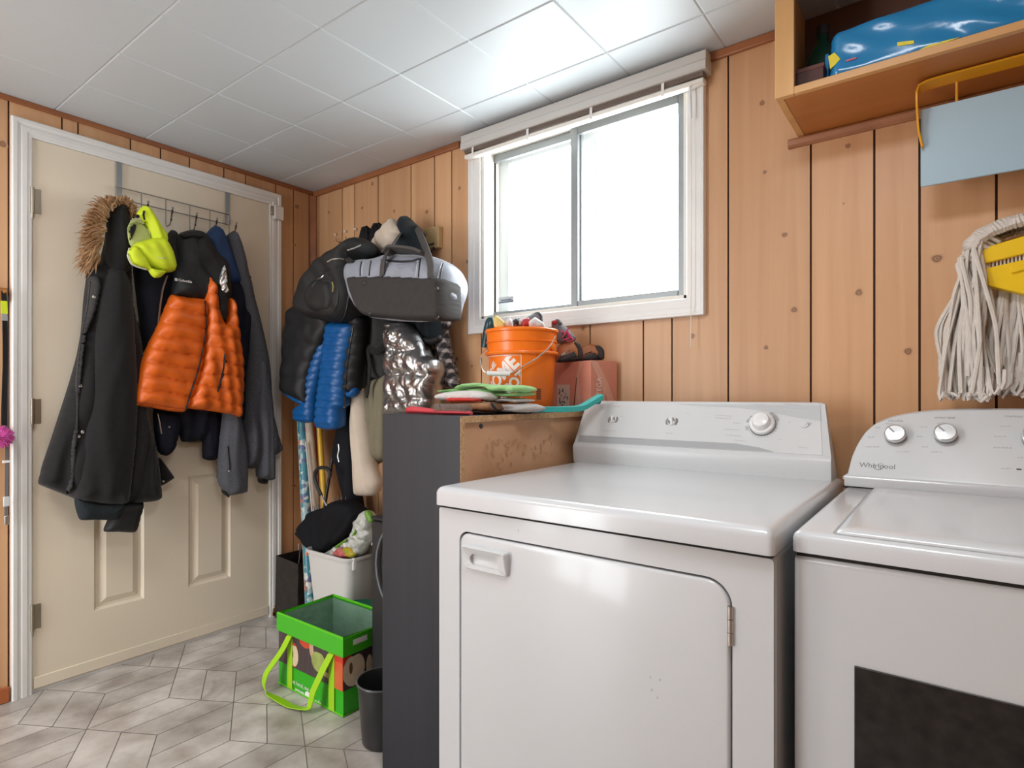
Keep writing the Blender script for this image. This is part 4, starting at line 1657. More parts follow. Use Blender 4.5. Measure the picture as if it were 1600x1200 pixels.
# band of wrapped yarn over the arch
mb = MB()
for k in range(52):
    t = math.pi * (1.02 - 1.04 * (k + .5) / 52)
    c_ = np.array([MXC + .132 * math.cos(t), -.085, 1.432 + .050 * math.sin(t)])
    nrm = np.array([math.cos(t) * .5, 0, math.sin(t)])
    nrm /= np.linalg.norm(nrm)
    lo = []
    for j in range(11):
        q = -2.3 + 4.6 * j / 10
        lo.append(c_ + nrm * (.017 * math.cos(q)) + np.array([0, -1, 0]) * (.052 * math.sin(q)) + np.array([.0022 * math.sin(j * 1.3 + k), 0, 0]))
    mb.tube(lo, .0052, 6)
mb.build('yarn_band', MOPW, mp)['kind'] = 'stuff'
# clamp: two-jaw yellow frame
Z = lambda a, b_: hit(a, b_, (0, -.115, 0), (0, -1, 0))[[0, 2]]
jaw_l = [Z(1532, 392), Z(1600, 368), Z(1660, 352)]
poly_top = [tuple(Z(1530, 391)), tuple(Z(1560, 381)), tuple(Z(1600, 369)), tuple(Z(1650, 360)), tuple(Z(1700, 372)), tuple(Z(1702, 398)), tuple(Z(1660, 392)), tuple(Z(1600, 397)), tuple(Z(1536, 413))]
poly_bot = [tuple(Z(1539, 420)), tuple(Z(1600, 406)), tuple(Z(1660, 402)), tuple(Z(1700, 408)), tuple(Z(1698, 440)), tuple(Z(1660, 470)), tuple(Z(1600, 460)), tuple(Z(1544, 447))]
mb = MB().prism(poly_top, (0, -.115, 0), (1, 0, 0), (0, 0, 1), (0, -1, 0), -.03, .006)
mb.build('upper_jaw', YCLAMP, mp, smooth=30, bevel=.003)
mb = MB().prism(poly_bot, (0, -.115, 0), (1, 0, 0), (0, 0, 1), (0, -1, 0), -.03, .006)
lj = mb.build('lower_jaw', YCLAMP, mp, smooth=30, bevel=.003)
q0, q1 = Z(1580, 424), Z(1640, 412)
MB().prism([tuple(Z(1578, 419)), tuple(Z(1600, 414)), tuple(Z(1650, 408)), tuple(Z(1650, 416)), tuple(Z(1600, 423)), tuple(Z(1580, 428))], (0, -.115, 0), (1, 0, 0), (0, 0, 1), (0, -1, 0), .005, .012).build('latch', YCLAMP, lj, bevel=.0015)
mb = MB()
for k in range(12):
    a = 1540 + k * 6
    p, q = Z(a, 413 - (a - 1536) * .25), Z(a, 421 - (a - 1536) * .23)
    mb.tube([(p[0], -.108, p[1] + .002), (q[0], -.108, q[1] - .002)], .0022, 6)
mb.build('jaw_teeth', MOPW, mp)
MB().tube([(MXC, -.10, 1.36), (MXC + .004, -.06, 1.45), (MXC + .01, -.03, 1.56)], .012, 14).build('handle_socket', YCLAMP, mp)
hk = thing('wall_hook', 'steel hook on the pine wall holding up the string mop', 'hook', (MXC + .01, -.01, 1.55))
MB().tube([(MXC + .01, -.001, 1.57), (MXC + .01, -.045, 1.565), (MXC + .01, -.052, 1.585)], .003, 8).build('hook_wire', STEEL, hk)
# ================================================================== over-the-door hook rack
CHR = mat('chromed_wire', (0.42, 0.40, 0.38), 0.3, 1.0)
DKH = mat('dark_hook_metal', (0.05, 0.045, 0.045), 0.35, .6)
RX = .032
rk = thing('door_hook_rack', 'chromed wire hook rack hung over the top of the cream door', 'rack', (0.03, -.7, 1.85))
Lp = lambda a, b_, x=RX: onx(a, b_, x)
for (a, b0, b1) in ((186.5, 255, 311), (356, 303, 351)):
    p0, p1 = Lp(a, b0, .012), Lp(a, b1, .012)
    mb = MB()
    mb.strip([(-.05, p0[1], 2.00), (-.0445, p0[1], 2.0305), (-.02, p0[1], 2.0325), (.010, p0[1], 2.0315), (.012, p0[1], 2.02), (.012, p0[1], p1[2])], (0, 1, 0), .019, th=.0018)
    mb.build('strap', mat('grey_strap_metal', (.33, .36, .38), .35, .8), rk, smooth=40)
tl, tr_ = Lp(180, 291), Lp(359, 336)
bl_, br_ = Lp(180, 310), Lp(359, 351)
zt, zb_ = (tl[2] + tr_[2]) / 2, (bl_[2] + br_[2]) / 2
yl, yr = tl[1], tr_[1]
mb = MB()
mb.tube([(RX, yl, zt), (RX, yr, zt), (RX, yr, zb_), (RX, yl, zb_)], .0026, 8, closed=True)
mb.build('wire_frame', CHR, rk)
hooks = []
for a, m in ((186, 300), (221, 310), (259, 320), (296.5, 330), (328, 337), (358, 345)):
    y = Lp(a, m)[1]
    mb = MB()
    mb.tube([(RX, y, zt), (RX, y, zb_ - .055), (RX + .012, y, zb_ - .072), (RX + .035, y, zb_ - .070), (RX + .055, y, zb_ - .045), (RX + .064, y, zb_ - .012)], .0026, 8)
    h = mb.build('hook', CHR, rk)
    MB().tube([(RX + .050, y, zb_ - .054), (RX + .0645, y, zb_ - .010)], .0036, 8).build('hook_sleeve', DKH, h)
    MB().lathe([(0, -.005), (.0048, -.002), (.005, .001), (.003, .0045), (0, .005)], (RX + .066, y, zb_ - .004), n=12).build('hook_tip', CHR, h)
    hooks.append(y)

# ------------------------------------------------------------------ fabrics
BLACKF = mat('black_coat_cloth', (0.015, 0.014, 0.0145), 0.85, noise=.25, nscale=60, bump=.35, bscale=900, sheen=.15)
BLACKQ = mat('black_quilt_nylon', (0.008, 0.008, 0.009), 0.62, noise=.2, nscale=30, bump=.15, bscale=300)
CHARC = mat('charcoal_cloth', (0.042, 0.040, 0.040), 0.85, noise=.2, nscale=50, bump=.3, bscale=800, sheen=.1)
NAVY = mat('navy_cloth', (0.012, 0.014, 0.026), 0.75, noise=.3, nscale=40, bump=.3, bscale=700)
RIB = mat('ribbed_cuff_knit', (0.022, 0.028, 0.032), 0.9, bump=.8, bscale=60, stretch=(1, 6, .4), bdist=.004)
ORANGE = mat('orange_quilt_nylon', (0.76, 0.135, 0.008), 0.42, noise=.1, nscale=25, bump=.12, bscale=240)
BLUECL = mat('royal_blue_cloth', (0.006, 0.042, 0.14), 0.6, noise=.15, nscale=30, bump=.2, bscale=500)
HEATH = mat('grey_heather_cloth', (0.135, 0.14, 0.162), 0.85, noise=.5, nscale=220, bump=.3, bscale=600, stretch=(1, .5, 2.5))
LIME = mat('lime_cap_cloth', (0.60, 0.72, 0.015), 0.7, noise=.08, nscale=30, bump=.2, bscale=700)
LIMEIN = mat('cap_lining_cloth', (0.42, 0.47, 0.17), 0.8, noise=.1, nscale=40)
FUR = mat('tan_faux_fur', (0.52, 0.33, 0.18), 0.9, noise=.5, nscale=25, col2=(.30, .16, .075))
ZIPM = mat('zip_metal', (.5, .48, .44), .35, .9)
SILV = mat('silver_foil_lining', (.70, .70, .70), .25, .85, bump=.8, bscale=60, bdist=.006)
LF = FR['L']


def lpt(px, py, off):
    return onx(px, py, off)


from mathutils.bvhtree import BVHTree


def surfaces(root):
    """trees of the cloth pieces a thing already has, to lay seams and zips on them"""
    out = []
    todo = list(root.children) + ([root] if root.type == 'MESH' else [])
    if root.parent is not None:
        todo += list(root.parent.children)
    for c in todo:
        if c.type != 'MESH' or len(c.data.polygons) < 60:
            continue
        b0 = WL[c.name]
        vs_ = [Vector((v.co.x + b0[0], v.co.y + b0[1], v.co.z + b0[2])) for v in c.data.vertices]
        out.append(BVHTree.FromPolygons(vs_, [tuple(p_.vertices) for p_ in c.data.polygons]))
    return out


def lay(p, en, trees, lift):
    best = None
    dv = p - CAM
    dl = np.linalg.norm(dv)
    dv = dv / dl
    st = p - dv * .25
    for t in trees:
        h = t.ray_cast(Vector(st), Vector(dv), .45)
        if h[0] is not None and (best is None or h[3] < best):
            best = h[3]
    return p if best is None else st + dv * best + en * lift


def zipline(name, pts, off, r, m, parent, wall='L'):
    P0, eu, ev, en = FR[wall]
    path = catmull([hit(a, b_, P0 + en * off, en) for a, b_ in pts], .008, False)
    tr_s = surfaces(parent)
    path = [lay(p, en, tr_s, r * .25) for p in path]
    return MB().tube(path, r, 6).build(name, m, parent)


def button(px, py, off, parent, r=.006, wall='L', m=None, name='snap_button'):
    P0, eu, ev, en = FR[wall]
    p = lay(hit(px, py, P0 + en * off, en), en, surfaces(parent), .001)
    return MB().lathe([(0, -.003), (r, -.003), (r, .0015), (r * .6, .0035), (0, .002)], p, en, n=16).build(name, m or ZIPM, parent)


# ------------------------------------------------------------------ navy jacket in the middle
nj = thing('navy_jacket', 'dark navy jacket hanging behind the lime cap and the orange jacket', 'jacket', (.05, -.75, .8))
cloth('jacket_body', NAVY, 'L', .062, [(206, 392), (235, 372), (262, 385), (300, 420), (330, 520), (340, 640), (336, 682), (312, 688), (284, 690), (277, 668), (262, 655), (243, 652), (232, 600), (222, 540), (212, 460)],
      T=.045, back=.03, r=.06, parent=nj, fold=vfold(.012, .09, 21, -.1), res=.012)
cloth('hood', CHARC, 'L', .085, [(261, 368), (268, 359), (276, 362), (284, 378), (287, 410), (280, 432), (268, 425), (262, 400)], T=.03, back=.03, r=.04, parent=nj, res=.008, fold=vfold(.004, .03, 5))
cloth('sleeve', NAVY, 'L', .075, [(240, 640), (278, 645), (281, 668), (276, 690), (273, 702), (262, 712), (251, 710), (244, 700)], T=.045, back=.03, r=.05, parent=nj, res=.008, fold=vfold(.004, .04, 8))
zipline('zipper', [(261, 431), (254, 452), (250, 480), (247, 510)], .122, .004, mat('zip_tape_tan', (.30, .20, .15), .5, .3), nj)
zipline('hem_zipper', [(246, 646), (249, 660), (252, 678)], .126, .0035, ZIPM, nj)
button(264, 667, .122, nj, .004)
# ------------------------------------------------------------------ blue-and-black jacket
bj = thing('blue_black_jacket', 'jacket with royal blue shoulders and black lower part hung beside the orange jacket', 'jacket', (.06, -.52, .8))
cloth('blue_yoke', BLUECL, 'L', .082, [(318, 372), (326, 360), (336.5, 352), (346, 359), (355, 379), (363, 400), (371, 424), (374, 442), (356, 446), (335, 420), (322, 395)], T=.05, back=.04, r=.05, parent=bj, fold=vfold(.006, .05, 3, .2), res=.008)
cloth('black_body', NAVY, 'L', .072, [(340, 430), (373, 436), (384, 466), (392, 492), (388, 540), (382, 600), (380, 655), (345, 665), (335, 600), (330, 500)], T=.05, back=.03, r=.06, parent=bj, fold=vfold(.012, .07, 13, -.1), res=.011)
cloth('sleeve', NAVY, 'L', .07, [(314, 640), (338, 640), (345, 660), (341, 690), (338, 718), (317, 716), (316, 680)], T=.035, back=.03, r=.04, parent=bj, res=.009, fold=vfold(.004, .03, 6))
# ------------------------------------------------------------------ grey heather jacket
gj = thing('grey_jacket', 'heather grey jacket hanging nearest the latch side of the door', 'jacket', (.06, -.42, .7))
cloth('jacket_body', HEATH, 'L', .075, [(352, 372), (359, 364), (367, 361), (375, 379), (383, 405), (387, 425), (391, 440), (397, 468), (405, 500), (412, 530), (418, 562), (422, 596), (423, 639), (431, 668), (440, 702), (428, 713),
                                        (410, 726), (398, 732), (384, 732), (376, 729), (374, 690), (378, 640), (383, 590), (384, 540), (372, 480), (360, 420)], T=.055, back=.05, r=.06, parent=gj, fold=vfold(.016, .075, 31, -.12, 1.5), res=.009)
cloth('sleeve', HEATH, 'L', .105, [(351, 640), (372, 640), (384, 700), (385, 735), (384, 768), (372, 772), (357, 774), (346, 763), (340, 748), (341, 715), (343, 690), (346, 660)], T=.05, back=.045, r=.05, parent=gj, fold=vfold(.004, .045, 33), res=.008)
cloth('sleeve', HEATH, 'L', .095, [(400, 560), (416, 570), (423, 620), (427, 665), (428, 700), (428, 748), (416, 750), (402, 746), (401, 710), (399, 660), (397, 610)], T=.045, back=.045, r=.045, parent=gj, fold=vfold(.005, .04, 35), res=.008)
cloth('cuff_lining', BLACKF, 'L', .092, [(404, 740), (418, 741), (417, 756), (404, 754)], T=.02, back=.02, r=.02, parent=gj, res=.006)
cloth('cuff_lining', BLACKF, 'L', .098, [(346, 758), (358, 768), (358, 778), (347, 770)], T=.02, back=.02, r=.02, parent=gj, res=.006)
zipline('sleeve_zipper', [(355.5, 697), (356.5, 712), (358, 725), (358, 734)], .157, .0045, BLACKPL, gj)
button(358, 736, .158, gj, .0042)
button(391, 433, .108, gj, .004, m=BLACKPL)
# ------------------------------------------------------------------ black parka with a fur-trimmed hood
pk = thing('parka', 'long black parka with a tan fur-trimmed hood hanging at the hinge side of the door', 'coat', (.07, -.95, .6))
body_px = [(188, 315), (195, 322), (202, 342), (205, 372), (205, 420), (207, 468), (213, 505), (221, 540), (225, 590), (228, 645), (238, 680), (247, 720), (251, 760), (251, 779), (225, 784), (198, 788), (150, 792), (116, 779),
           (88, 768), (60, 756), (62, 742), (66, 725), (78, 690), (92, 647), (107, 600), (119, 557), (126, 518), (130, 468), (134, 436), (133, 421), (143, 414), (154, 409), (161, 385), (165, 360), (168, 336), (176, 323)]
cloth('coat_body', BLACKF, 'L', .085, body_px, T=.065, back=.05, r=.08, parent=pk, fold=vfold(.018, .12, 41, -.18, 1.6), res=.010)
cloth('hood', BLACKF, 'L', .125, [(187, 316), (194, 321), (202, 345), (204, 375), (202, 420), (190, 430), (172, 425), (165, 405), (166, 370), (169, 338), (178, 322)], T=.055, back=.07, r=.05, parent=pk, fold=vfold(.008, .05, 43, .1), res=.008)
cloth('sleeve', BLACKF, 'L', .120, [(165, 420), (190, 418), (203, 450), (209, 520), (213, 600), (212, 680), (205, 740), (197, 786), (160, 788), (116, 780), (117, 740), (125, 690), (135, 620), (142, 560), (146, 500), (152, 450)], T=.07, back=.05, r=.075, parent=pk, fold=vfold(.012, .10, 45, -.1, 1.3), res=.009)
cloth('sleeve', BLACKF, 'L', .105, [(213, 640), (228, 650), (240, 690), (249, 740), (251, 779), (225, 785), (200, 786), (203, 750), (210, 700)], T=.06, back=.05, r=.06, parent=pk, fold=vfold(.006, .06, 47), res=.009)
cloth('cuff', RIB, 'L', .128, [(117, 778), (158, 786), (197, 785), (190, 800), (183, 812), (150, 812), (124, 811)], T=.035, back=.03, r=.035, parent=pk, res=.007, fold=lambda u, v: .0022 * np.sin(u * 2 * np.pi / .011))
cloth('cuff', BLACKQ, 'L', .108, [(185, 786), (224, 785), (219, 808), (212, 831), (186, 831), (162, 830), (168, 812)], T=.035, back=.03, r=.035, parent=pk, res=.007, fold=lambda u, v: .0015 * np.sin(u * 2 * np.pi / .010))
cloth('hem_flap', BLACKF, 'L', .075, [(246, 715), (252, 717), (263, 732), (272, 746), (262, 754), (251, 759), (246, 745)], T=.03, back=.02, r=.03, parent=pk, res=.007)
cloth('front_placket', CHARC, 'L', .118, [(138, 436), (150, 432), (156, 450), (147, 490), (134, 522), (128, 570), (122, 640), (118, 700), (113, 760), (104, 772), (106, 720), (112, 650), (119, 580), (128, 515), (136, 470)], T=.04, back=.03, r=.02, parent=pk, fold=vfold(.004, .05, 49), res=.008)
for (a, b_) in ((147, 464), (126, 603), (129, 675), (123, 682)):
    button(a, b_, .165, pk, .0062)
button(255, 752, .108, pk, .005)
zipline('placket_seam', [(141, 440), (137, 480), (127, 530), (121, 590), (121, 640), (120, 690)], .160, .003, BLACKPL, pk)
# fur ring: many tapered curved tufts
rr_ = random.Random(77)
arc = [lpt(a, b_, .135) for a, b_ in ((205, 338), (203, 328), (196, 320), (186, 317), (174, 321), (165, 330), (159, 345), (157, 362), (153, 378), (148, 393), (148, 405))]
arc = catmull(arc, .006, False)
mb = MB()
cen_ = np.array([.12, lpt(187, 380, .12)[1], lpt(187, 380, .12)[2]])
for i, p in enumerate(arc):
    f = i / len(arc)
    for k in range(20):
        b0 = p + np.array([rr_.uniform(-.03, .035), rr_.uniform(-.010, .010), rr_.uniform(-.010, .010)])
        out = b0 - cen_
        out[0] *= .4
        out /= np.linalg.norm(out)
        dr = out * 1.0 + np.array([rr_.uniform(-.5, .5), rr_.uniform(-.55, .35), rr_.uniform(-.75, .25)])
        dr /= np.linalg.norm(dr)
        L = rr_.uniform(.026, .064) * (0.55 if f < .3 else 1.0)
        bend = np.array([0, rr_.uniform(-.2, .2), -.35]) * L
        pts = [b0, b0 + dr * L * .45 + bend * .15, b0 + dr * L * .8 + bend * .5, b0 + dr * L + bend]
        mb.tube(pts, [.0034, .0030, .0018, .0003], 5)
mb.build('fur_trim', FUR, pk)['kind'] = 'stuff'
# ------------------------------------------------------------------ orange and black quilted jacket
oj = thing('orange_jacket', 'orange quilted jacket with a black yoke hanging in the middle of the door rack', 'jacket', (.12, -.65, 1.0))
# black yoke with the folded collar
cloth('yoke', BLACKQ, 'L', .130, [(279, 366), (287, 362), (300, 359), (314, 361), (322, 366), (330, 382), (340, 398), (352, 406), (358, 425), (360, 452), (358, 472), (352, 500), (330, 490), (320, 474), (296, 470), (268, 462), (270, 440), (273, 424), (279, 408), (277, 385)],
      T=.05, back=.05, r=.055, parent=oj, fold=fsum(vfold(.006, .06, 53, .3), noisef(.004, 6, 9, 2)), res=.008)
cloth('collar', BLACKQ, 'L', .172, [(281, 368), (288, 363), (300, 361), (314, 363), (320, 369), (312, 374), (300, 372), (290, 373)], T=.018, back=.03, r=.02, parent=oj, res=.006)
cloth('front_panel', ORANGE, 'L', .145, [(268, 460), (290, 464), (321, 469), (323, 500), (320, 535), (315, 575), (306, 610), (294, 637), (286, 644), (262, 642), (235, 637), (210, 634), (208.5, 630), (210, 615), (215, 592), (221, 565), (228, 545), (236, 528), (247, 506), (257, 482), (264, 466)],
      T=.052, back=.05, r=.05, parent=oj, puff=baffle(.058, 61, .14, .38, .004, .6), fold=noisef(.0016, 9, 9, 5), res=.007)
cloth('front_panel', ORANGE, 'L', .163, [(322, 431), (331, 438), (338, 450), (341, 475), (346, 497), (352, 506), (355, 490), (355, 466), (361, 466), (367, 471), (371, 500), (375, 530), (379, 562), (380, 600), (379, 626), (377, 640), (376, 652), (364, 648), (345, 645), (320, 641), (293, 637), (300, 612), (312, 580), (319, 540), (322, 500), (320, 470)],
      T=.048, back=.05, r=.045, parent=oj, puff=baffle(.056, 63, .2, .38, .006, .6), fold=fsum(vfold(.007, .06, 64, .25), noisef(.0016, 10, 10, 6)), res=.007)
zipline('front_zipper', [(320, 470), (322, 510), (317, 545), (309, 580), (299, 610), (290, 640)], .196, .0034, BLACKPL, oj)
zipline('hand_pocket_zipper', [(351, 553), (349, 575), (344, 597), (340, 612)], .203, .0034, BLACKPL, oj)
cloth('pocket_opening', BLACKQ, 'L', .196, [(352, 553), (355, 562), (352, 580), (346, 600), (341, 616), (341, 604), (346, 585), (350, 568)], T=.008, back=.01, r=.008, parent=oj, res=.005)
zipline('hem_seam', [(211, 627), (240, 632), (270, 637), (288, 638)], .168, .0022, mat('dark_orange_thread', (.45, .07, .005), .6), oj)
cloth('foil_lining', SILV, 'L', .190, [(346, 422), (351, 414), (354, 425), (355, 445), (357, 455), (350, 459), (344, 452), (342, 440)], T=.012, back=.02, r=.015, parent=oj, res=.004, fold=noisef(.006, 40, 30, 3))['label'] = 'crinkled silver foil lining'
cloth('armhole', BLACKF, 'L', .184, [(339, 445), (345, 440), (352, 456), (356, 470), (354, 490), (351, 503), (345, 488)], T=.012, back=.02, r=.012, parent=oj, res=.005)
p = lpt(289, 439, .1835)
q_ = lpt(273, 434.5, .19)
wd = abs(lpt(299, 440, .18)[1] - lpt(273, 436, .18)[1])
letters('chest_lettering', 'Columbia', wd * .82, lambda a, b_: np.array([.1862, p[1] + a, p[2] + b_ - .000 * a]), WHITETXT, oj, bold=.03)
mb = MB()
for k in range(4):
    t = math.radians(45 + 90 * k)
    c_ = np.array([.1865, p[1] - wd * .41 - .009, p[2]]) + np.array([0, math.cos(t), math.sin(t)]) * .0038
    mb.obox(c_, (.0004, .0024, .0024), [np.array([1., 0, 0]), np.array([0, math.cos(t), math.sin(t)]), np.array([0, -math.sin(t), math.cos(t)])])
mb.build('chest_emblem', WHITETXT, oj, smooth=0)
# ------------------------------------------------------------------ lime cap hung on the rack
cp_ = thing('lime_cap', 'bright lime green sports cap hanging by its strap over the black parka', 'cap', (.2, -.8, 1.5))
cloth('crown_back', LIME, 'L', .205, [(213, 335), (219, 326), (225, 321), (234, 326), (244, 341), (253, 356), (260, 366), (261, 378), (252, 382), (240, 378), (230, 356), (222, 343)], T=.035, back=.03, r=.03, parent=cp_, res=.006, fold=vfold(.004, .03, 71, .4))
cloth('inside', LIMEIN, 'L', .200, [(203, 350), (212, 346), (226, 352), (236, 368), (236, 378), (222, 384), (206, 386), (200, 372)], T=.012, back=.02, r=.02, parent=cp_, res=.006)
cloth('opening_shade', BLACKF, 'L', .212, [(203, 356), (209, 350), (213, 352), (211, 362), (206, 372), (203, 376), (201, 366)], T=.006, back=.01, r=.008, parent=cp_, res=.004)  # black patch: shade inside the cap opening put into colour
cloth('crown_front', LIME, 'L', .215, [(206, 386), (213, 379), (224, 376), (238, 372), (254, 372), (262, 380), (270, 396), (274, 416), (271, 424), (260, 426), (246, 424), (232, 418), (222, 408), (212, 396)], T=.05, back=.03, r=.04, parent=cp_, res=.006, fold=vfold(.004, .05, 73, .5))
cloth('visor', LIME, 'L', .235, [(212, 384), (219, 392), (229, 405), (236, 418), (247, 421), (260, 424), (251, 433), (241, 434), (234, 427), (231, 422), (218, 418), (206, 412), (200, 400), (201, 391), (206, 385)], T=.022, back=.02, r=.022, parent=cp_, res=.006, fold=noisef(.002, 12, 12, 2))
zipline('sweatband', [(202, 388), (199.5, 399), (205, 412), (216, 417.5), (230, 421.5)], .246, .0028, mat('grey_piping', (.55, .55, .50), .7), cp_)
zipline('adjuster_strap', [(202, 372), (201, 358), (206, 347), (216, 344), (226, 350), (235, 366)], .222, .005, LIMEIN, cp_)
zipline('vent_slit', [(225, 330), (224, 336), (226, 343)], .238, .0038, BLACKF, cp_)
button(215, 338, .235, cp_, .007, m=BLACKF, name='eyelet')
zipline('crown_mark', [(245, 402), (250, 404), (258, 402)], .266, .0014, MATS['grey_piping'], cp_)
# ================================================================== coat rail and everything hung on the window wall
RAILW = mat('pale_rail_wood', (0.60, 0.42, 0.20), 0.5, noise=.2, nscale=20)
cr_ = thing('coat_rail', 'pale wooden coat rail on the pine wall, its end showing beside the grey duffel bag', 'rail', (.7, -.02, 1.77))
e0, e1 = ony(664, 355, -.028), ony(685, 386, -.028)
MB().box(.42, e1[0], -.028, -.0005, e1[2], e0[2] - .006).build('rail_board', RAILW, cr_, bevel=.003)
for x in (.48, .57, .66, .75, .84, .905):
    zc = e1[2] + .02
    mb = MB().tube([(x, -.026, zc), (x, -.055, zc - .012), (x, -.075, zc - .004), (x, -.082, zc + .02)], .0045, 8)
    mb.lathe([(0, -.006), (.007, -.004), (.009, .002), (.006, .008), (0, .009)], (x, -.083, zc + .022), n=12)
    mb.build('rail_hook', DKH, cr_)
MB().tube([(.905, -.024, e1[2] + .004), (.906, -.034, e1[2] - .012), (.912, -.052, e1[2] - .022)], .0055, 8).build('lower_hook', DKH, cr_)

# three pearl push pins and two brass cup hooks in the panelling
PEARL = mat('pearl_pin', (.75, .68, .60), .2)
for k, (a, b_) in enumerate(((525.5, 367), (540.5, 362.5), (556.5, 358.5))):
    p = ony(a, b_, -.006)
    lab = ['lowest of the three pearl-headed pins in the panelling above the black backpack', 'middle of the three pearl-headed pins in the panelling above the black backpack',
           'highest of the three pearl-headed pins in the panelling above the black backpack'][k]
    o = MB().lathe([(0, -.006), (.0015, -.006), (.0015, 0), (.005, .002), (.0065, .006), (.005, .011), (0, .0125)], p, (0, -1, 0), n=14).build('push_pin', PEARL, None)
    setp(o, lab, 'pin', 'pearl pins in the panelling')
for k, (a, b_) in enumerate(((532, 379), (547, 376))):
    p = ony(a, b_, -.004)
    o = MB().tube([(p[0], -.001, p[2]), (p[0], -.014, p[2] - .001), (p[0] - .010, -.022, p[2] + .008), (p[0] - .016, -.018, p[2] + .018)], .0022, 6).build('cup_hook', mat('brown_hook', (.16, .08, .035), .4, .5), None)
    setp(o, ['small brown hook in the panelling just left of another and above the backpack', 'small brown hook in the panelling just under the middle pearl pin'][k], 'hook', 'small brown hooks in the panelling')

BLUEQ = mat('bright_blue_quilt_nylon', (0.004, 0.090, 0.29), 0.42, noise=.12, nscale=25, bump=.1, bscale=240)
CREAMC = mat('cream_coat_cloth', (0.62, 0.52, 0.42), 0.85, noise=.1, nscale=14, bump=.25, bscale=700)
OLIVE = mat('olive_grey_cloth', (0.21, 0.185, 0.125), 0.85, noise=.12, nscale=20, bump=.25, bscale=700)
FLEECE = mat('black_fleece', (0.012, 0.018, 0.022), 0.95, noise=.2, nscale=60, bump=.5, bscale=500, sheen=.2)
SILVQ = mat('crinkled_silver_nylon', (0.46, 0.455, 0.455), 0.30, .92, noise=.25, nscale=14, bump=.6, bscale=26, stretch=(1.6, 1.6, .6), bdist=.006)
DUFF = mat('blue_grey_duffel_cloth', (0.30, 0.32, 0.38), 0.38, noise=.12, nscale=14, bump=.2, bscale=40, sheen=.2, bdist=.004)
DUFFB = mat('charcoal_duffel_base', (0.050, 0.045, 0.043), 0.75, noise=.15, nscale=40, bump=.3, bscale=600)
WEB = mat('grey_webbing', (0.085, 0.078, 0.075), 0.75, bump=.5, bscale=900)
PLAID = bpy.data.materials.new('plaid_flannel')
PLAID.use_nodes = True
nt = PLAID.node_tree
pb_ = nt.nodes['Principled BSDF']
pb_.inputs['Roughness'].default_value = .9
tc = nt.nodes.new('ShaderNodeTexCoord')
mpn = nt.nodes.new('ShaderNodeMapping')
mpn.inputs['Rotation'].default_value = (0, math.radians(-14), 0)
nt.links.new(tc.outputs['Object'], mpn.inputs['Vector'])
outs = []
for dr_, sc_ in (('X', 13.0), ('Z', 8.5)):
    wv_ = nt.nodes.new('ShaderNodeTexWave')
    wv_.bands_direction = dr_
    wv_.inputs['Scale'].default_value = sc_
    wv_.inputs['Distortion'].default_value = .6
    wv_.inputs['Detail'].default_value = 0
    nt.links.new(mpn.outputs[0], wv_.inputs['Vector'])
    r_ = nt.nodes.new('ShaderNodeMapRange')
    r_.inputs['From Min'].default_value = .55
    r_.inputs['From Max'].default_value = .8
    nt.links.new(wv_.outputs['Fac'], r_.inputs['Value'])
    outs.append(r_.outputs[0])
ad = nt.nodes.new('ShaderNodeMath')
ad.operation = 'ADD'
nt.links.new(outs[0], ad.inputs[0])
nt.links.new(outs[1], ad.inputs[1])
rp = nt.nodes.new('ShaderNodeValToRGB')
rp.color_ramp.elements[0].color = (.022, .020, .024, 1)
rp.color_ramp.elements[1].color = (.46, .41, .39, 1)
x_ = rp.color_ramp.elements.new(.5)
x_.color = (.15, .13, .13, 1)
hf = nt.nodes.new('ShaderNodeMath')
hf.operation = 'MULTIPLY'
hf.inputs[1].default_value = .5
nt.links.new(ad.outputs[0], hf.inputs[0])
nt.links.new(hf.outputs[0], rp.inputs[0])
nt.links.new(rp.outputs[0], pb_.inputs['Base Color'])

# ------------------------------------------------------------------ black trousers against the wall
tz_ = thing('black_trousers', 'long black trousers hanging behind the blue jacket down to the umbrella', 'trousers', (.45, -.1, .6))
cloth('trouser_leg', NAVY if False else mat('black_trouser_cloth', (.010, .010, .014), .8, noise=.2, nscale=40, bump=.2, bscale=600), 'B', .115,
      [(530, 560), (560, 560), (560, 640), (557, 690), (556, 722), (559, 760), (564, 793), (563, 812), (552, 820), (544, 805), (541, 780), (537, 758), (534, 744), (530, 730), (525, 715), (527, 690), (531, 650)],
      T=.05, back=.05, r=.06, parent=tz_, fold=vfold(.008, .07, 81), res=.011)
zipline('pocket_zipper', [(529, 694), (530, 702), (528, 712), (530, 722)], .165, .003, ZIPM, tz_, 'B')
# ------------------------------------------------------------------ plaid shirt
ps = thing('plaid_shirt', 'grey and black plaid flannel shirt hanging rightmost, beside the silver jacket', 'shirt', (1.0, -.1, 1.0))
cloth('shirt_body', PLAID, 'B', .075, [(672, 500), (694, 500), (700, 530), (706, 556), (712, 582), (716, 602), (706, 606), (698, 602), (696, 618), (686, 622), (680, 600), (676, 560)], T=.035, back=.04, r=.04, parent=ps, fold=vfold(.010, .05, 83, .25), res=.008)
cloth('sleeve', PLAID, 'B', .105, [(678, 512), (688, 512), (698, 545), (707, 580), (716, 600), (708, 607), (699, 603), (692, 575), (684, 545)], T=.03, back=.03, r=.03, parent=ps, fold=vfold(.005, .03, 84, .3), res=.007)
cloth('collar', PLAID, 'B', .09, [(668, 496), (700, 496), (702, 508), (694, 520), (682, 522), (672, 512)], T=.03, back=.03, r=.03, parent=ps, res=.008)
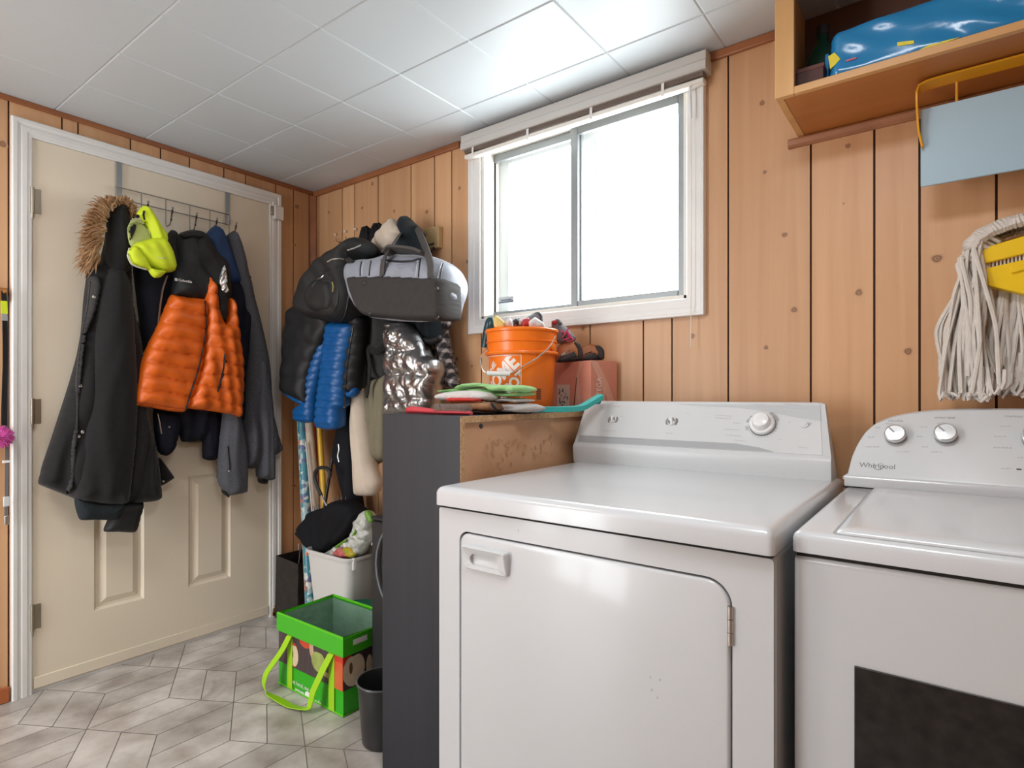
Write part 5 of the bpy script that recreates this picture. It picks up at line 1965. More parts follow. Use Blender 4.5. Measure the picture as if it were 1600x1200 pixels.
# ------------------------------------------------------------------ black hoodies with pointed hoods
for k, (lab, pts, off) in enumerate((
        ('black hooded top whose hood makes the left of two dark peaks beside the cream hood', [(572, 352), (577, 356), (583, 362), (587, 372), (588, 392), (585, 420), (600, 470), (600, 560), (575, 570), (565, 500), (562, 440), (567, 410), (568, 376)], .10),
        ('black hooded top whose hood peaks directly against the cream hood', [(592, 347), (597, 352), (601, 360), (603, 376), (606, 400), (612, 470), (612, 545), (592, 550), (585, 480), (580, 410), (583, 372), (588, 356)], .085))):
    t_ = thing('black_hoodie', lab, 'jacket', (.6 + .08 * k, -.1, 1.2), 'black hooded tops on the coat rail')
    cloth('hooded_top', mat('black_hoodie_cloth', (.012, .012, .014), .85, noise=.2, nscale=50, bump=.3, bscale=700), 'B', off, pts, T=.045, back=.05, r=.04, parent=t_, fold=vfold(.006, .05, 86 + k), res=.010, tight=.3)
    zipline('hood_seam', [(pts[0][0], pts[0][1] + 4), (pts[0][0] + 1, pts[0][1] + 22), (pts[0][0] + 2, pts[0][1] + 45)], off + .046, .002, BLACKPL, t_, 'B')
ft = thing('black_fleece_jacket', 'black fleece jacket whose pointed hood stands above the middle of the duffel bag', 'jacket', (.85, -.1, 1.3))
cloth('fleece_body', FLEECE, 'B', .115, [(631, 337), (637, 338), (645, 346), (653, 353), (657, 365), (660, 395), (672, 440), (690, 500), (688, 535), (660, 545), (625, 540), (610, 500), (612, 440), (617, 390), (624, 362), (628, 345)], T=.05, back=.05, r=.05, parent=ft, fold=vfold(.008, .06, 88), res=.010, tight=.3)
cloth('hem_band', BLACKQ, 'B', .150, [(640, 518), (675, 526), (688, 522), (689, 534), (672, 540), (648, 535)], T=.02, back=.02, r=.02, parent=ft, res=.008)
# ------------------------------------------------------------------ long jacket in charcoal, cream and olive
lj_ = thing('colour_block_jacket', 'long jacket in charcoal, cream and olive blocks with a cream hood', 'coat', (.65, -.15, .8))
cloth('hood', CREAMC, 'B', .155, [(613, 341), (620, 348), (626, 356), (629, 366), (622, 380), (610, 392), (596, 396), (586, 394), (587, 378), (592, 366), (600, 356)], T=.045, back=.05, r=.05, parent=lj_, fold=vfold(.008, .05, 91, .5), res=.008, tight=.35)['label'] = 'cream hood'
cloth('jacket_body', CHARC, 'B', .13, [(572, 480), (610, 480), (612, 530), (610, 590), (594, 592), (578, 596), (566, 600), (562, 560)], T=.05, back=.06, r=.06, parent=lj_, fold=vfold(.008, .06, 92), res=.010)
cloth('olive_skirt', OLIVE, 'B', .128, [(566, 598), (578, 594), (594, 590), (612, 585), (614, 640), (612, 690), (604, 716), (594, 722), (582, 728), (574, 700), (568, 650)], T=.048, back=.06, r=.05, parent=lj_, fold=vfold(.010, .06, 93), res=.010)['label'] = 'olive lower part'
cloth('sleeve', CHARC, 'B', .175, [(562, 505), (576, 505), (575, 545), (572, 585), (570, 607), (559, 606), (558, 570), (559, 535)], T=.045, back=.05, r=.045, parent=lj_, fold=vfold(.005, .04, 94), res=.008)
cloth('cream_sleeve_end', CREAMC, 'B', .172, [(559, 604), (570, 604), (573, 640), (578, 690), (584, 728), (592, 754), (587, 773), (570, 775), (560, 772), (557, 740), (555, 700), (553, 655), (555, 625)], T=.048, back=.05, r=.05, parent=lj_, fold=vfold(.005, .05, 95, .2), res=.008)['label'] = 'cream lower sleeve'
cloth('pocket_flap', BLACKF, 'B', .185, [(572, 536), (590, 540), (606, 530), (606, 542), (592, 552), (580, 556), (572, 550)], T=.02, back=.03, r=.02, parent=lj_, res=.008)
P_ = [ony(a, b_, -.205) for a, b_ in ((574, 545), (578, 570), (576, 600), (573, 622))]
MB().strip(P_, (1, 0, 0), [.020, .019, .017, .012], th=.004).build('loose_strap', BLACKF, lj_, smooth=40)
# ------------------------------------------------------------------ crinkled silver jacket
sj = thing('silver_jacket', 'shiny crinkled silver padded jacket hanging under the duffel bag', 'jacket', (.9, -.2, 1.03))
wz = Wv(5, 14, 20)


def crink(u, v):
    a = .008 * np.abs(np.sin(2 * math.pi * ((u * .9 + v * .55) / .065 + .3 * wz(u, v)))) * np.clip((v - 1.10) / .2, .6, 1)
    b_ = .0035 * Wv(6, 22, 9)(u, v)
    return a + b_


cloth('jacket_body', SILVQ, 'B', .185, [(608, 505), (618, 502), (638, 505), (652, 520), (662, 540), (669, 556), (682, 562), (686, 578), (683, 600), (680, 622), (677, 640), (660, 648), (635, 650), (611, 650), (607, 620), (608, 570)], T=.062, back=.08, r=.06, parent=sj, puff=baffle(.098, 97, 0, .35, .004, .5), fold=crink, res=.006)
cloth('dark_edge', mat('brown_lining_edge', (.06, .03, .022), .5), 'B', .20, [(604, 560), (609, 560), (611, 600), (613, 650), (606, 650), (604, 610)], T=.02, back=.04, r=.02, parent=sj, res=.007)
# ------------------------------------------------------------------ black puffer vest
bv = thing('black_puffer_vest', 'black padded vest with blue lining hanging nearest the corner of the room', 'vest', (.2, -.25, 1.1))
cloth('vest_body', BLACKQ, 'B', .262, [(479, 462), (466, 474), (454, 484), (450, 505), (446.5, 530), (444, 560), (442.5, 590), (443, 612), (456, 620), (470, 627), (480, 629), (482, 600), (487, 575), (494, 556), (505, 534), (515, 508), (512, 480), (496, 464)], T=.042, back=.07, r=.05, parent=bv, puff=baffle(.085, 101, .1, .22, .004, .7), fold=noisef(.002, 5, 6, 3), res=.009)
cloth('blue_lining', BLUEQ, 'B', .25, [(444, 604), (458, 612), (474, 620), (480, 624), (477, 634), (464, 629), (450, 619), (444, 613)], T=.03, back=.05, r=.025, parent=bv, res=.008)['label'] = 'blue lining showing under the hem'
# ------------------------------------------------------------------ blue quilted jacket
bq = thing('blue_quilted_jacket', 'bright blue quilted jacket hanging under the black backpack', 'jacket', (.42, -.25, 1.0))
cloth('sleeve', BLUEQ, 'B', .235, [(512, 522), (504, 536), (495, 551), (488, 568), (482, 588), (478, 610), (476, 628), (465, 636), (463, 648), (465, 658), (477, 661), (489, 659), (492, 645), (493, 622), (499, 595), (506, 570), (514, 545)], T=.04, back=.05, r=.04, parent=bq, puff=baffle(.034, 103, .1, .22, .002, .6), res=.007)
cloth('front', BLUEQ, 'B', .262, [(516, 505), (530, 503), (548, 505), (554, 512), (549, 540), (544, 565), (541, 590), (539, 615), (538, 634), (531, 640), (531, 655), (529, 669), (514, 672), (500, 669), (497, 660), (500, 625), (504, 590), (508, 555), (512, 526)], T=.045, back=.06, r=.045, parent=bq, puff=baffle(.034, 104, .05, .22, .002, .6), fold=vfold(.004, .09, 105), res=.007)
cloth('black_side', BLACKQ, 'B', .235, [(548, 500), (566, 495), (567, 520), (563, 560), (559, 590), (557, 612), (548, 616), (540, 625), (538, 600), (543, 560), (549, 520)], T=.045, back=.05, r=.04, parent=bq, puff=baffle(.05, 106, 0, .35), res=.008)['label'] = 'black quilted side'
cloth('cuff', BLUEQ, 'B', .245, [(543, 608), (550, 611), (556, 605), (558, 614), (552, 622), (545, 620)], T=.03, back=.03, r=.025, parent=bq, res=.006)
zipline('front_zipper', [(552, 512), (546, 550), (542, 580), (540, 610), (538, 634)], .295, .0032, BLACKPL, bq, 'B')
button(537.5, 636, .298, bq, .004, 'B', name='zip_pull')
# ------------------------------------------------------------------ black backpack
bp_ = thing('backpack', 'black backpack with a front pocket hanging beside the duffel bag', 'backpack', (.52, -.3, 1.4))
BPK = mat('black_backpack_nylon', (0.011, 0.0105, 0.010), 0.68, noise=.2, nscale=40, bump=.3, bscale=500)
cloth('pack_body', BPK, 'B', .27, [(567, 372), (552, 380), (539, 389), (527, 396), (514, 404), (505, 416), (496, 430), (487, 444), (481, 462), (479, 480), (483, 492), (495, 499), (512, 503), (530, 505), (548, 502), (560, 488), (566, 460), (562, 430), (560, 410), (572, 396), (574, 382)], T=.095, back=.10, r=.05, parent=bp_, fold=fsum(vfold(.006, .12, 111, .5), noisef(.0025, 6, 7, 7)), res=.009)
fpk = cloth('front_pocket', BPK, 'B', .335, [(497, 438), (510, 436), (524, 440), (528, 456), (527, 474), (522, 487), (506, 490), (490, 485), (484, 470), (486, 454)], T=.045, back=.05, r=.035, parent=bp_, fold=noisef(.002, 8, 8, 9), res=.007)
zipline('zip_pull', [(519.5, 441), (521, 448), (520, 456)], .385, .0030, mat('gold_zip_tape', (.45, .38, .12), .4, .4), fpk, 'B')
zipline('zip_pull', [(496, 437), (502, 434), (506, 430)], .372, .0028, ZIPM, bp_, 'B')
zipline('reflective_piping', [(543, 391), (553, 388), (564, 383)], .335, .0030, mat('reflective_grey', (.38, .36, .34), .35), bp_, 'B')
zipline('top_zipper', [(512, 409), (520, 405), (530, 404), (538, 405)], .345, .0030, ZIPM, bp_, 'B')
zipline('pocket_seam', [(488, 448), (497, 438), (512, 435), (525, 440), (529, 458), (527, 475), (521, 487), (505, 491), (490, 486)], .36, .0026, BLACKPL, bp_, 'B')
zipline('side_seam', [(540, 392), (545, 420), (546, 455), (540, 490), (532, 503)], .36, .0035, BLACKPL, bp_, 'B')
zipline('main_zipper', [(500, 428), (514, 420), (530, 416), (541, 418)], .36, .0028, BLACKPL, bp_, 'B')
P_ = [ony(a, b_, -.33) for a, b_ in ((543, 404), (549, 410), (550, 422), (546, 436))]
MB().strip(P_, (1, 0, .3), .030, th=.008).build('shoulder_strap', BPK, bp_, smooth=40)
# ------------------------------------------------------------------ grey duffel bag
db = thing('duffel_bag', 'blue-grey duffel bag with a charcoal base panel hanging by its straps from the rail', 'bag', (1.0, -.3, 1.36))
cloth('bag_body', DUFF, 'B', .27, [(551, 425), (554, 412), (562, 406), (580, 405), (598, 402), (610, 398), (640, 398), (664, 398), (680, 402), (692, 406), (702, 414), (709, 428), (711, 444), (708, 462), (703, 476), (699, 492), (693, 501), (660, 503), (625, 502), (600, 499), (580, 496), (568, 486), (560, 472), (554, 455), (551, 440)], T=.085, back=.14, r=.09, parent=db, fold=noisef(.0035, 8, 8, 11), res=.009)
base = cloth('base_panel', DUFFB, 'B', .335, [(551, 434), (575, 432), (620, 432), (660, 434), (693, 436), (696, 450), (697, 476), (695, 500), (670, 502), (640, 501), (610, 498), (578, 495), (567, 485), (559, 468), (553, 450)], T=.042, back=.10, r=.018, parent=db, fold=noisef(.002, 7, 7, 12), res=.009)
base['label'] = 'charcoal base panel'
for (a, b_) in ((569.5, 442.5), (682, 451.5), (577.5, 489.5), (683, 496)):
    button(a, b_, .364, base, .0085, 'B', m=BLACKPL, name='foot_stud')
for pts in ([(565, 409), (563, 420), (563, 431)], [(580, 408), (578, 420), (577, 431)], [(596, 406), (596, 420), (595, 431)], [(657, 404), (655, 420), (654, 433)], [(672, 404), (671, 420), (671, 434)], [(693, 412), (690, 424), (688, 435)]):
    zipline('seam_piping', pts, .352, .0028, BLACKPL, db, 'B')
cloth('top_pocket', mat('duffel_pocket_cloth', (0.24, 0.25, 0.30), .5, bump=.2, bscale=50), 'B', .335, [(600, 410), (625, 411), (650, 409), (655, 420), (654, 431), (626, 431), (599, 430)], T=.016, back=.03, r=.018, parent=db, res=.007, fold=noisef(.003, 10, 10, 14))
for pts in ([(568, 409), (566, 420), (566, 431)], [(653, 405), (651, 420), (650, 433)], [(690, 411), (686, 424), (684, 435)], [(598, 406), (598, 420), (597, 431)]):
    zipline('pale_piping', pts, .352, .0018, mat('pale_piping_cord', (.62, .63, .68), .5), db, 'B')
zipline('pocket_zipper', [(602, 406), (612, 408), (628, 409), (645, 408), (655, 405)], .352, .0045, BLACKPL, db, 'B')


def strap(name, px, offs, w, wdir=(1, 0, .25)):
    P = [ony(a, b_, -o_) for (a, b_), o_ in zip(px, offs)]
    P = catmull(P, .012, False)
    return MB().strip(list(P), wdir, w, th=.006).build(name, WEB, db, smooth=45)


strap('carry_strap', [(597, 432), (598, 415), (600, 404), (607, 392), (618, 376), (626, 364)], (.362, .368, .362, .34, .26, .13), .030, (1, 0, .55))
strap('carry_strap', [(673, 434), (673, 415), (670, 402), (664, 385), (657, 368), (651, 356)], (.358, .362, .35, .30, .22, .12), .030)
P = catmull([ony(a, b_, -.33) for a, b_ in ((604, 398), (612, 389), (632, 390), (652, 393), (664, 398))], .012, False)
MB().strip(list(P), (0, 1, -.3), .05, th=.010).build('grab_handle', WEB, db, smooth=45)
cloth('shaded_end_panel', mat('duffel_end_shade', (.16, .17, .20), .5), 'B', .30, [(695, 470), (703, 455), (708, 462), (703, 478), (699, 490), (696, 488)], T=.02, back=.04, r=.02, parent=db, res=.006)  # darker copy of the bag cloth, shade of the end put into its colour
# ================================================================== floor corner
BINW = mat('off_white_bin_plastic', (0.66, 0.64, 0.62), 0.35)
wb = thing('white_bin', 'off-white tapered plastic bin holding the black umbrella in the corner', 'bin', (.51, -.19, 0))
bx0, bx1, by0, by1, bz = .352, .664, -.290, -.085, .40


def binring(f, z, ins=0.0, r=.035):
    tx, ty = .040 * (1 - f), .025 * (1 - f)
    return [np.array([u, v, z]) for u, v in rounded_rect(bx0 + tx + ins, bx1 - tx - ins, by0 + ty + ins, by1 - ty - ins, max(r - ins, .005), 6)]


rings = [binring(0, .002), binring(.5, bz * .5), binring(.96, bz - .014), binring(.97, bz - .0135, -.008), binring(1, bz - .003, -.009), binring(1, bz, -.006), binring(1, bz, .001), binring(1, bz - .004, .004), binring(.5, bz * .5, .004), binring(0, .010, .004)]
mb = MB()
zip_rings(mb, rings)
mb.add(rings[0], [tuple(range(len(rings[0]) - 1, -1, -1))])
mb.build('bin_body', BINW, wb, smooth=40)
p = ony(553, 882, by0 + .05)
q = onx(553, 882, bx1 + .002)
MB().box(bx1 - .004, bx1 + .010, q[1] - .008, q[1] + .008, bz - .05, bz + .002).build('rim_clip', BINW, wb, bevel=.003)

# umbrella, handle up, in the bin
um = thing('umbrella', 'black umbrella with a crook handle standing handle-up in the white bin', 'umbrella', (.5, -.2, .2))
UMB = mat('black_umbrella_nylon', (0.006, 0.006, 0.008), 0.78, bump=.1, bscale=200)
wu = Wv(41, 5, 5)
tipw = ony(515, 872, -.2)
cloth('canopy', UMB, 'B', .215, [(467, 832), (471, 826), (480, 812), (487, 800), (496, 796), (507, 793), (518, 790), (523, 783), (532, 781), (541, 781), (550, 786), (560, 794), (565, 802), (562, 816), (556, 824), (548, 834), (538, 842), (526, 850), (516, 862), (508, 866), (492, 857), (478, 846)],
      T=.04, back=.06, r=.022, parent=um, fold=lambda u, v: .018 * np.abs(np.sin(8 * np.arctan2(v - tipw[2] + .12, u - tipw[0]) + .5 * wu(u, v))) - .006, res=.007, tight=.2)
h = [ony(a, b_, -.235) for a, b_ in ((518, 806), (514, 796), (509, 787), (502, 774), (496, 761), (492, 748), (492.5, 738), (497, 732), (504, 730.5), (511, 732), (515, 738), (515, 746))]
MB().tube(list(catmull(h[3:], .008, False)), .0085, 10).build('crook_handle', BLACKPL, um)
MB().tube(h[:4], .0042, 8).build('shaft', STEEL, um)
for a, b_, c_, d_ in ((492, 796, 490, 790), (498, 795, 497, 788), (517, 790, 517, 785), (524, 782, 522, 777), (529, 781, 529, 775), (534, 781, 533, 777), (540, 781, 540, 776)):
    MB().tube([ony(a, b_ + 3, -.215), ony(c_, d_, -.215)], [.003, .0015], 6).build('rib_tip', BLACKPL, um)
# long things leaning behind the bin


def lean(name, lab, cat, a, ya, b_, yb_, r, m, zend, n=14, group=None, cap=None):
    A, B = ony(*a, ya), ony(*b_, yb_)
    t = (A[2] - zend) / (A[2] - B[2])
    E_ = A + (B - A) * t
    o_ = thing(name, lab, cat, E_, group)
    MB().tube([A, A + (E_ - A) * .5, E_], r, n).build('shaft', m, o_)
    if cap:
        d_ = (A - E_) / np.linalg.norm(A - E_)
        MB().tube([A - d_ * .001, A + d_ * .02], r * 1.04, n).build('end_cap', cap, o_)
    return o_, A, E_


TEALW = bpy.data.materials.new('teal_gift_wrap')
TEALW.use_nodes = True
nt = TEALW.node_tree
b = nt.nodes['Principled BSDF']
b.inputs['Roughness'].default_value = .35
tc = nt.nodes.new('ShaderNodeTexCoord')
vo = nt.nodes.new('ShaderNodeTexVoronoi')
vo.inputs['Scale'].default_value = 55
nt.links.new(tc.outputs['Object'], vo.inputs['Vector'])
sp = nt.nodes.new('ShaderNodeSeparateColor')
nt.links.new(vo.outputs['Color'], sp.inputs[0])
rp = nt.nodes.new('ShaderNodeValToRGB')
rp.color_ramp.interpolation = 'CONSTANT'
e = rp.color_ramp.elements
e[0].color = (.05, .22, .28, 1)
e[1].position = .45
e[1].color = (.30, .42, .42, 1)
for ps_, c_ in ((.65, (.55, .55, .52, 1)), (.8, (.10, .12, .25, 1)), (.92, (.60, .16, .04, 1))):
    x = e.new(ps_)
    x.color = c_
nt.links.new(sp.outputs[0], rp.inputs[0])
nt.links.new(rp.outputs[0], b.inputs['Base Color'])
gw_, A, E_ = lean('gift_wrap_roll', 'long roll of teal patterned wrapping paper with a white edge leaning in the corner', 'wrapping paper', (471.5, 655), -.16, (482, 885), -.235, .022, TEALW, .0)
d_ = np.array([-.024, -.008, 0.])
MB().strip([A + d_, (A + E_) / 2 + d_, E_ + d_ + np.array([0, 0, .002])], (1, -.75, 0), .020, th=.004).build('white_edge', WHITEPL, gw_, smooth=0)
lean('cardboard_tube', 'pale cardboard tube leaning behind the umbrella', 'tube', (483, 655), -.15, (493.5, 800), -.165, .021, mat('pale_cardboard', (.56, .45, .36), .8, noise=.1, nscale=30), .03)
lean('red_pole', 'thin dark red pole leaning between the cardboard tube and the yellow pole', 'pole', (490, 655), -.135, (497.5, 800), -.15, .0095, mat('dark_red_paint', (.22, .022, .014), .4), .03)
lean('yellow_pole', 'yellow pole with a black ring leaning behind the umbrella handle', 'pole', (498, 652), -.13, (506, 775), -.145, .0135, mat('yellow_pole_paint', (.66, .38, .03), .35), .03)
A, B = ony(501.5, 716, -.1505), ony(501.7, 718, -.1505)
lean('thin_white_rod', 'thin black and white rod leaning between the wrapping paper and the cardboard tube', 'rod', (478, 690), -.19, (488, 800), -.2, .004, mat('rod_white', (.55, .53, .50), .4), .03)
lean('black_stick', 'slim black stick leaning under the blue jacket behind the umbrella handle', 'stick', (522, 700), -.13, (508, 785), -.16, .008, BLACKPL, .33)
# dark patterned gift bag on the floor by the casing
gb = thing('gift_bag', 'dark patterned paper bag with a white tag on the floor beside the door casing', 'bag', (.13, -.13, 0))
GBM = mat('dark_pattern_paper', (0.030, 0.023, 0.020), 0.45, noise=.6, nscale=26, col2=(.008, .007, .008))
gx0, gx1, gy0, gy1, gz = .035, .225, -.245, -.075, .305
mb = MB()
zt_ = [gz, gz - .006, gz - .012, gz - .004]
rA = [np.array(p) for p in ((gx0, gy0, 0), (gx1, gy0, 0), (gx1, gy1, 0), (gx0, gy1, 0))]
rB = [np.array(p) for p in ((gx0 + .003, gy0 + .004, gz), (gx1 - .002, gy0 + .006, gz - .012), (gx1 - .004, gy1 - .004, gz - .004), (gx0 + .004, gy1 - .003, gz))]
rC = [p + (np.array([.13, -.16, p[2]]) - p) * .02 for p in rB]
rD = [p + (np.array([.13, -.16, 0]) - p) * .02 + np.array([0, 0, .01]) for p in rA]
zip_rings(mb, [rA, rB, rC, rD])
mb.add(rA, [(3, 2, 1, 0)])
mb.build('bag_body', GBM, gb, smooth=0)
c_ = ony(461, 862, gy1 - .02)
MB().box(c_[0] - .025, c_[0] + .03, gy1 - .02, gy1 - .015, gz - .03, gz + .022).build('white_tag', WHITEPL, gb, bevel=.001)
MB().tube([(.19, gy0 + .03, gz - .02), (.195, gy0 + .035, gz + .05), (.20, gy0 + .07, gz + .07), (.19, gy0 + .11, gz + .03)], .0022, 6).build('cord_handle', mat('purple_grey_cord', (.12, .10, .12), .7), gb)
# plastic produce bag lying in the bin
CLEARB = mat('crinkled_clear_plastic', (0.56, 0.55, 0.52), 0.22, noise=.35, nscale=30, col2=(.36, .38, .33), bump=.7, bscale=60, bdist=.006)
pbg = thing('produce_bag', 'crumpled clear and green plastic packaging with red fruit print in the white bin', 'bag', (.62, -.2, .36))
cloth('bag_film', CLEARB, 'B', .225, [(512, 862), (522, 856), (534, 847), (545, 840), (553, 834), (557, 824), (557, 816), (562, 808), (568, 800), (573, 797), (580, 806), (582, 818), (582, 836), (574, 852), (566, 866), (552, 872), (532, 872), (518, 868)], T=.035, back=.04, r=.02, parent=pbg, res=.006, fold=noisef(.007, 26, 26, 21))
GRNP = mat('green_packaging', (0.12, 0.28, 0.02), 0.35)
cloth('green_corner', GRNP, 'B', .262, [(571, 799), (575, 797), (580, 805), (583, 814), (580, 818), (574, 810)], T=.012, back=.02, r=.012, parent=pbg, res=.005)
cloth('green_edge', GRNP, 'B', .262, [(524, 853), (534, 846), (541, 842), (541, 846), (532, 853), (525, 858)], T=.008, back=.02, r=.01, parent=pbg, res=.005)
cloth('green_edge', GRNP, 'B', .258, [(548, 838), (553, 832), (557, 824), (559, 826), (555, 836), (550, 842)], T=.008, back=.02, r=.01, parent=pbg, res=.005)
cloth('red_fruit_print', mat('red_fruit_print', (.40, .03, .04), .35, noise=.5, nscale=60, col2=(.55, .18, .16)), 'B', .265, [(521, 864), (527, 857), (534, 856), (540, 862), (545, 870), (534, 871), (524, 868)], T=.014, back=.02, r=.015, parent=pbg, res=.005)
cloth('yellow_fruit_print', mat('yellow_fruit_print', (.55, .33, .02), .35, noise=.6, nscale=50, col2=(.20, .32, .02)), 'B', .263, [(536, 857), (543, 854), (549, 858), (555, 866), (552, 871), (545, 871), (540, 864)], T=.014, back=.02, r=.015, parent=pbg, res=.005)
# white carton and lidded tub to the right of the bin
wcn = thing('white_carton', 'white carton standing behind the right edge of the white bin', 'carton', (.80, -.13, 0))
MB().box(.715, .87, -.205, -.06, 0, .452).build('carton_body', mat('white_card', (.70, .68, .66), .6), wcn, bevel=.002)
MB().box(.711, .874, -.209, -.056, .452, .487).build('carton_lid', MATS['white_card'], wcn, bevel=.002)
tb = thing('lidded_tub', 'small white tub with a dark green lid behind the green shopping bag', 'tub', (.735, -.285, 0))
MB().lathe([(0, .001), (.058, .001), (.062, .01), (.068, .20), (.066, .205), (0, .205)], (.738, -.288, 0), n=32).build('tub_body', WHITEPL, tb, smooth=40)
MB().lathe([(.071, .198), (.073, .200), (.073, .222), (.070, .226), (.06, .224), (0, .224)], (.738, -.288, 0), n=36).build('lid', mat('dark_green_lid', (.006, .12, .065), .4), tb, smooth=40)
# tall black case beside the bookcase
bc = thing('black_case', 'tall plain black case standing between the green shopping bag and the bookcase', 'case', (1.2, -.3, 0))
MB().box(1.068, 1.36, -.50, -.12, 0, .655).build('case_body', mat('black_case_shell', (.012, .012, .014), .5), bc, bevel=.006)
MB().box(1.066, 1.362, -.502, -.118, .657, .669).build('case_lid', MATS['black_case_shell'], bc, bevel=.003)
cpts = [ony(a, b_, -.512) for a, b_ in ((604, 826), (595, 843), (590, 862), (588.5, 880), (590, 900), (594, 918), (600, 934), (610, 950))]
co = MB().tube(list(catmull(cpts, .01, False)), .0055, 8).build('grey_hose', mat('grey_hose_rubber', (.12, .13, .14), .5), None)
setp(co, 'grey looped hose hanging against the tall black case beside the bookcase', 'hose')
# black wastebasket
wk = thing('black_wastebasket', 'small black round wastebasket between the green shopping bag and the bookcase', 'wastebasket', (1.258, -.60, 0))
MB().lathe([(0, .002), (.062, .002), (.066, .008), (.080, .185), (.0835, .187), (.085, .192), (.0835, .196), (.080, .196), (.077, .188), (.062, .012), (0, .010)], (1.256, -.607, 0), n=44).build('basket_body', mat('black_basket_plastic', (.022, .022, .024), .35), wk, smooth=40)
MB().lathe([(.0835, .1925), (.0846, .1945), (.0838, .197), (.0805, .1975), (.0795, .195)], (1.256, -.607, 0), n=44).build('rim', mat('basket_rim_grey', (.10, .10, .105), .3), wk)

# ------------------------------------------------------------------ green shopping bag
GRN = mat('green_bag_print', (0.030, 0.40, 0.010), 0.38)
GRN2 = mat('green_bag_edge', (0.10, 0.52, 0.012), 0.4)
LIMES = mat('lime_strap_webbing', (0.33, 0.62, 0.006), 0.55, bump=.3, bscale=500)
DWOOD = mat('plum_wood_print', (0.085, 0.055, 0.06), 0.4, noise=.5, nscale=10, stretch=(9, 9, .8))
LINER = mat('silvery_green_liner', (0.28, 0.47, 0.34), 0.3, .3, noise=.25, nscale=14, bump=.5, bscale=40, bdist=.006)
sb = thing('shopping_bag', 'green insulated shopping bag printed with apples on the tiled floor', 'bag', (.85, -.48, 0))
X0, X1, Yf, Yb, Hh = .655, 1.045, -.601, -.358, .264
mb = MB()
o_r = [np.array(p) for p in ((X0, Yf, .002), (X1, Yf, .002), (X1, Yb, .002), (X0, Yb, .002))]
t_r = [p + np.array([0, 0, Hh - .002]) for p in o_r]
ce = np.array([(X0 + X1) / 2, (Yf + Yb) / 2, 0])
i_t = [np.array([p[0] + (ce[0] - p[0]) * .04, p[1] + (ce[1] - p[1]) * .06, p[2]]) for p in t_r]
i_b = [np.array([p[0], p[1], .012]) for p in i_t]
zip_rings(mb, [o_r, t_r, i_t])
mb.f.pop(); mb.m.pop()
mb.add(o_r, [(3, 2, 1, 0)])
mb.build('bag_shell', GRN, sb, smooth=0)
mb = MB()
zip_rings(mb, [[p + np.array([(ce[0] - p[0]) * .004, (ce[1] - p[1]) * .006, -.001]) for p in i_t], [p + (ce - p) * np.array([.02, .03, 0]) + np.array([0, 0, .0]) for p in i_b]])
mb.build('silver_lining', LINER, sb, smooth=0)
# folding collar around the mouth
mb = MB()
th_ = .006
zz0, zz1 = Hh - .060, Hh + .004
mb.box(X0 - th_, X1 + th_, Yf - th_, Yf - .0005, zz0, zz1)
mb.box(X1 + .0005, X1 + th_, Yf - .0005, Yb + .0005, zz0, zz1)
mb.box(X0 - th_, X0 - .0005, Yf - .0005, Yb + .0005, zz0, zz1)
mb.box(X0 - th_, X1 + th_, Yb + .0005, Yb + th_, zz0, zz1)
mb.build('collar', mat('bright_green_collar', (0.055, 0.44, 0.012), 0.4), sb, smooth=0, bevel=.0015)
mb = MB()
mb.tube([(X0 - .002, Yf - .002, zz1), (X1 + .002, Yf - .002, zz1), (X1 + .002, Yb + .002, zz1), (X0 - .002, Yb + .002, zz1)], .0048, 8, closed=True)
mb.build('edge_piping', GRN2, sb)
mb = MB()
mb.tube([(X0 - .001, Yf - .001, .005), (X1 + .001, Yf - .001, .005), (X1 + .001, Yb + .001, .005), (X0 - .001, Yb + .001, .005)], .0035, 8, closed=True)
mb.build('edge_piping', GRN2, sb)
c_ = onx(556, 999, X1 + th_)
MB().box(X1 + th_, X1 + th_ + .0008, -.565, -.505, Hh - .030, Hh - .012).build('white_patch', WHITEPL, sb, smooth=0)
# printed picture panels (front and right side)
pz0, pz1 = .088, Hh - .0605
FB = (np.array([0, Yf - .0004, 0]), np.array([1., 0, 0]), np.array([0, 0, 1.]), np.array([0, -1., 0]))
RB = (np.array([X1 + .0004, 0, 0]), np.array([0, 1., 0]), np.array([0, 0, 1.]), np.array([1., 0, 0]))
MB().prism([(X0 + .001, pz0), (X1, pz0), (X1, pz1), (X0 + .001, pz1)], *FB, 0, .0006).build('picture_print', DWOOD, sb, smooth=0)
MB().prism([(Yf, pz0), (Yb - .001, pz0), (Yb - .001, pz1), (Yf, pz1)], *RB, 0, .0006).build('picture_print', DWOOD, sb, smooth=0)
REDA = mat('red_apple_print', (0.55, 0.018, 0.014), 0.4, noise=.7, nscale=22, col2=(.55, .07, .025))
ORA = mat('blush_apple_print', (0.62, 0.075, 0.025), 0.4, noise=.6, nscale=22, col2=(.60, .15, .05))
CRA = mat('apple_flesh_print', (0.72, 0.58, 0.40), 0.4, noise=.15, nscale=30)
GRA = mat('green_apple_print', (0.38, 0.46, 0.12), 0.4, noise=.4, nscale=24)
BOW = mat('wood_bowl_print', (0.58, 0.38, 0.24), 0.4, noise=.2, nscale=30)
SEED = mat('apple_seed_print', (.16, .07, .03), .5)


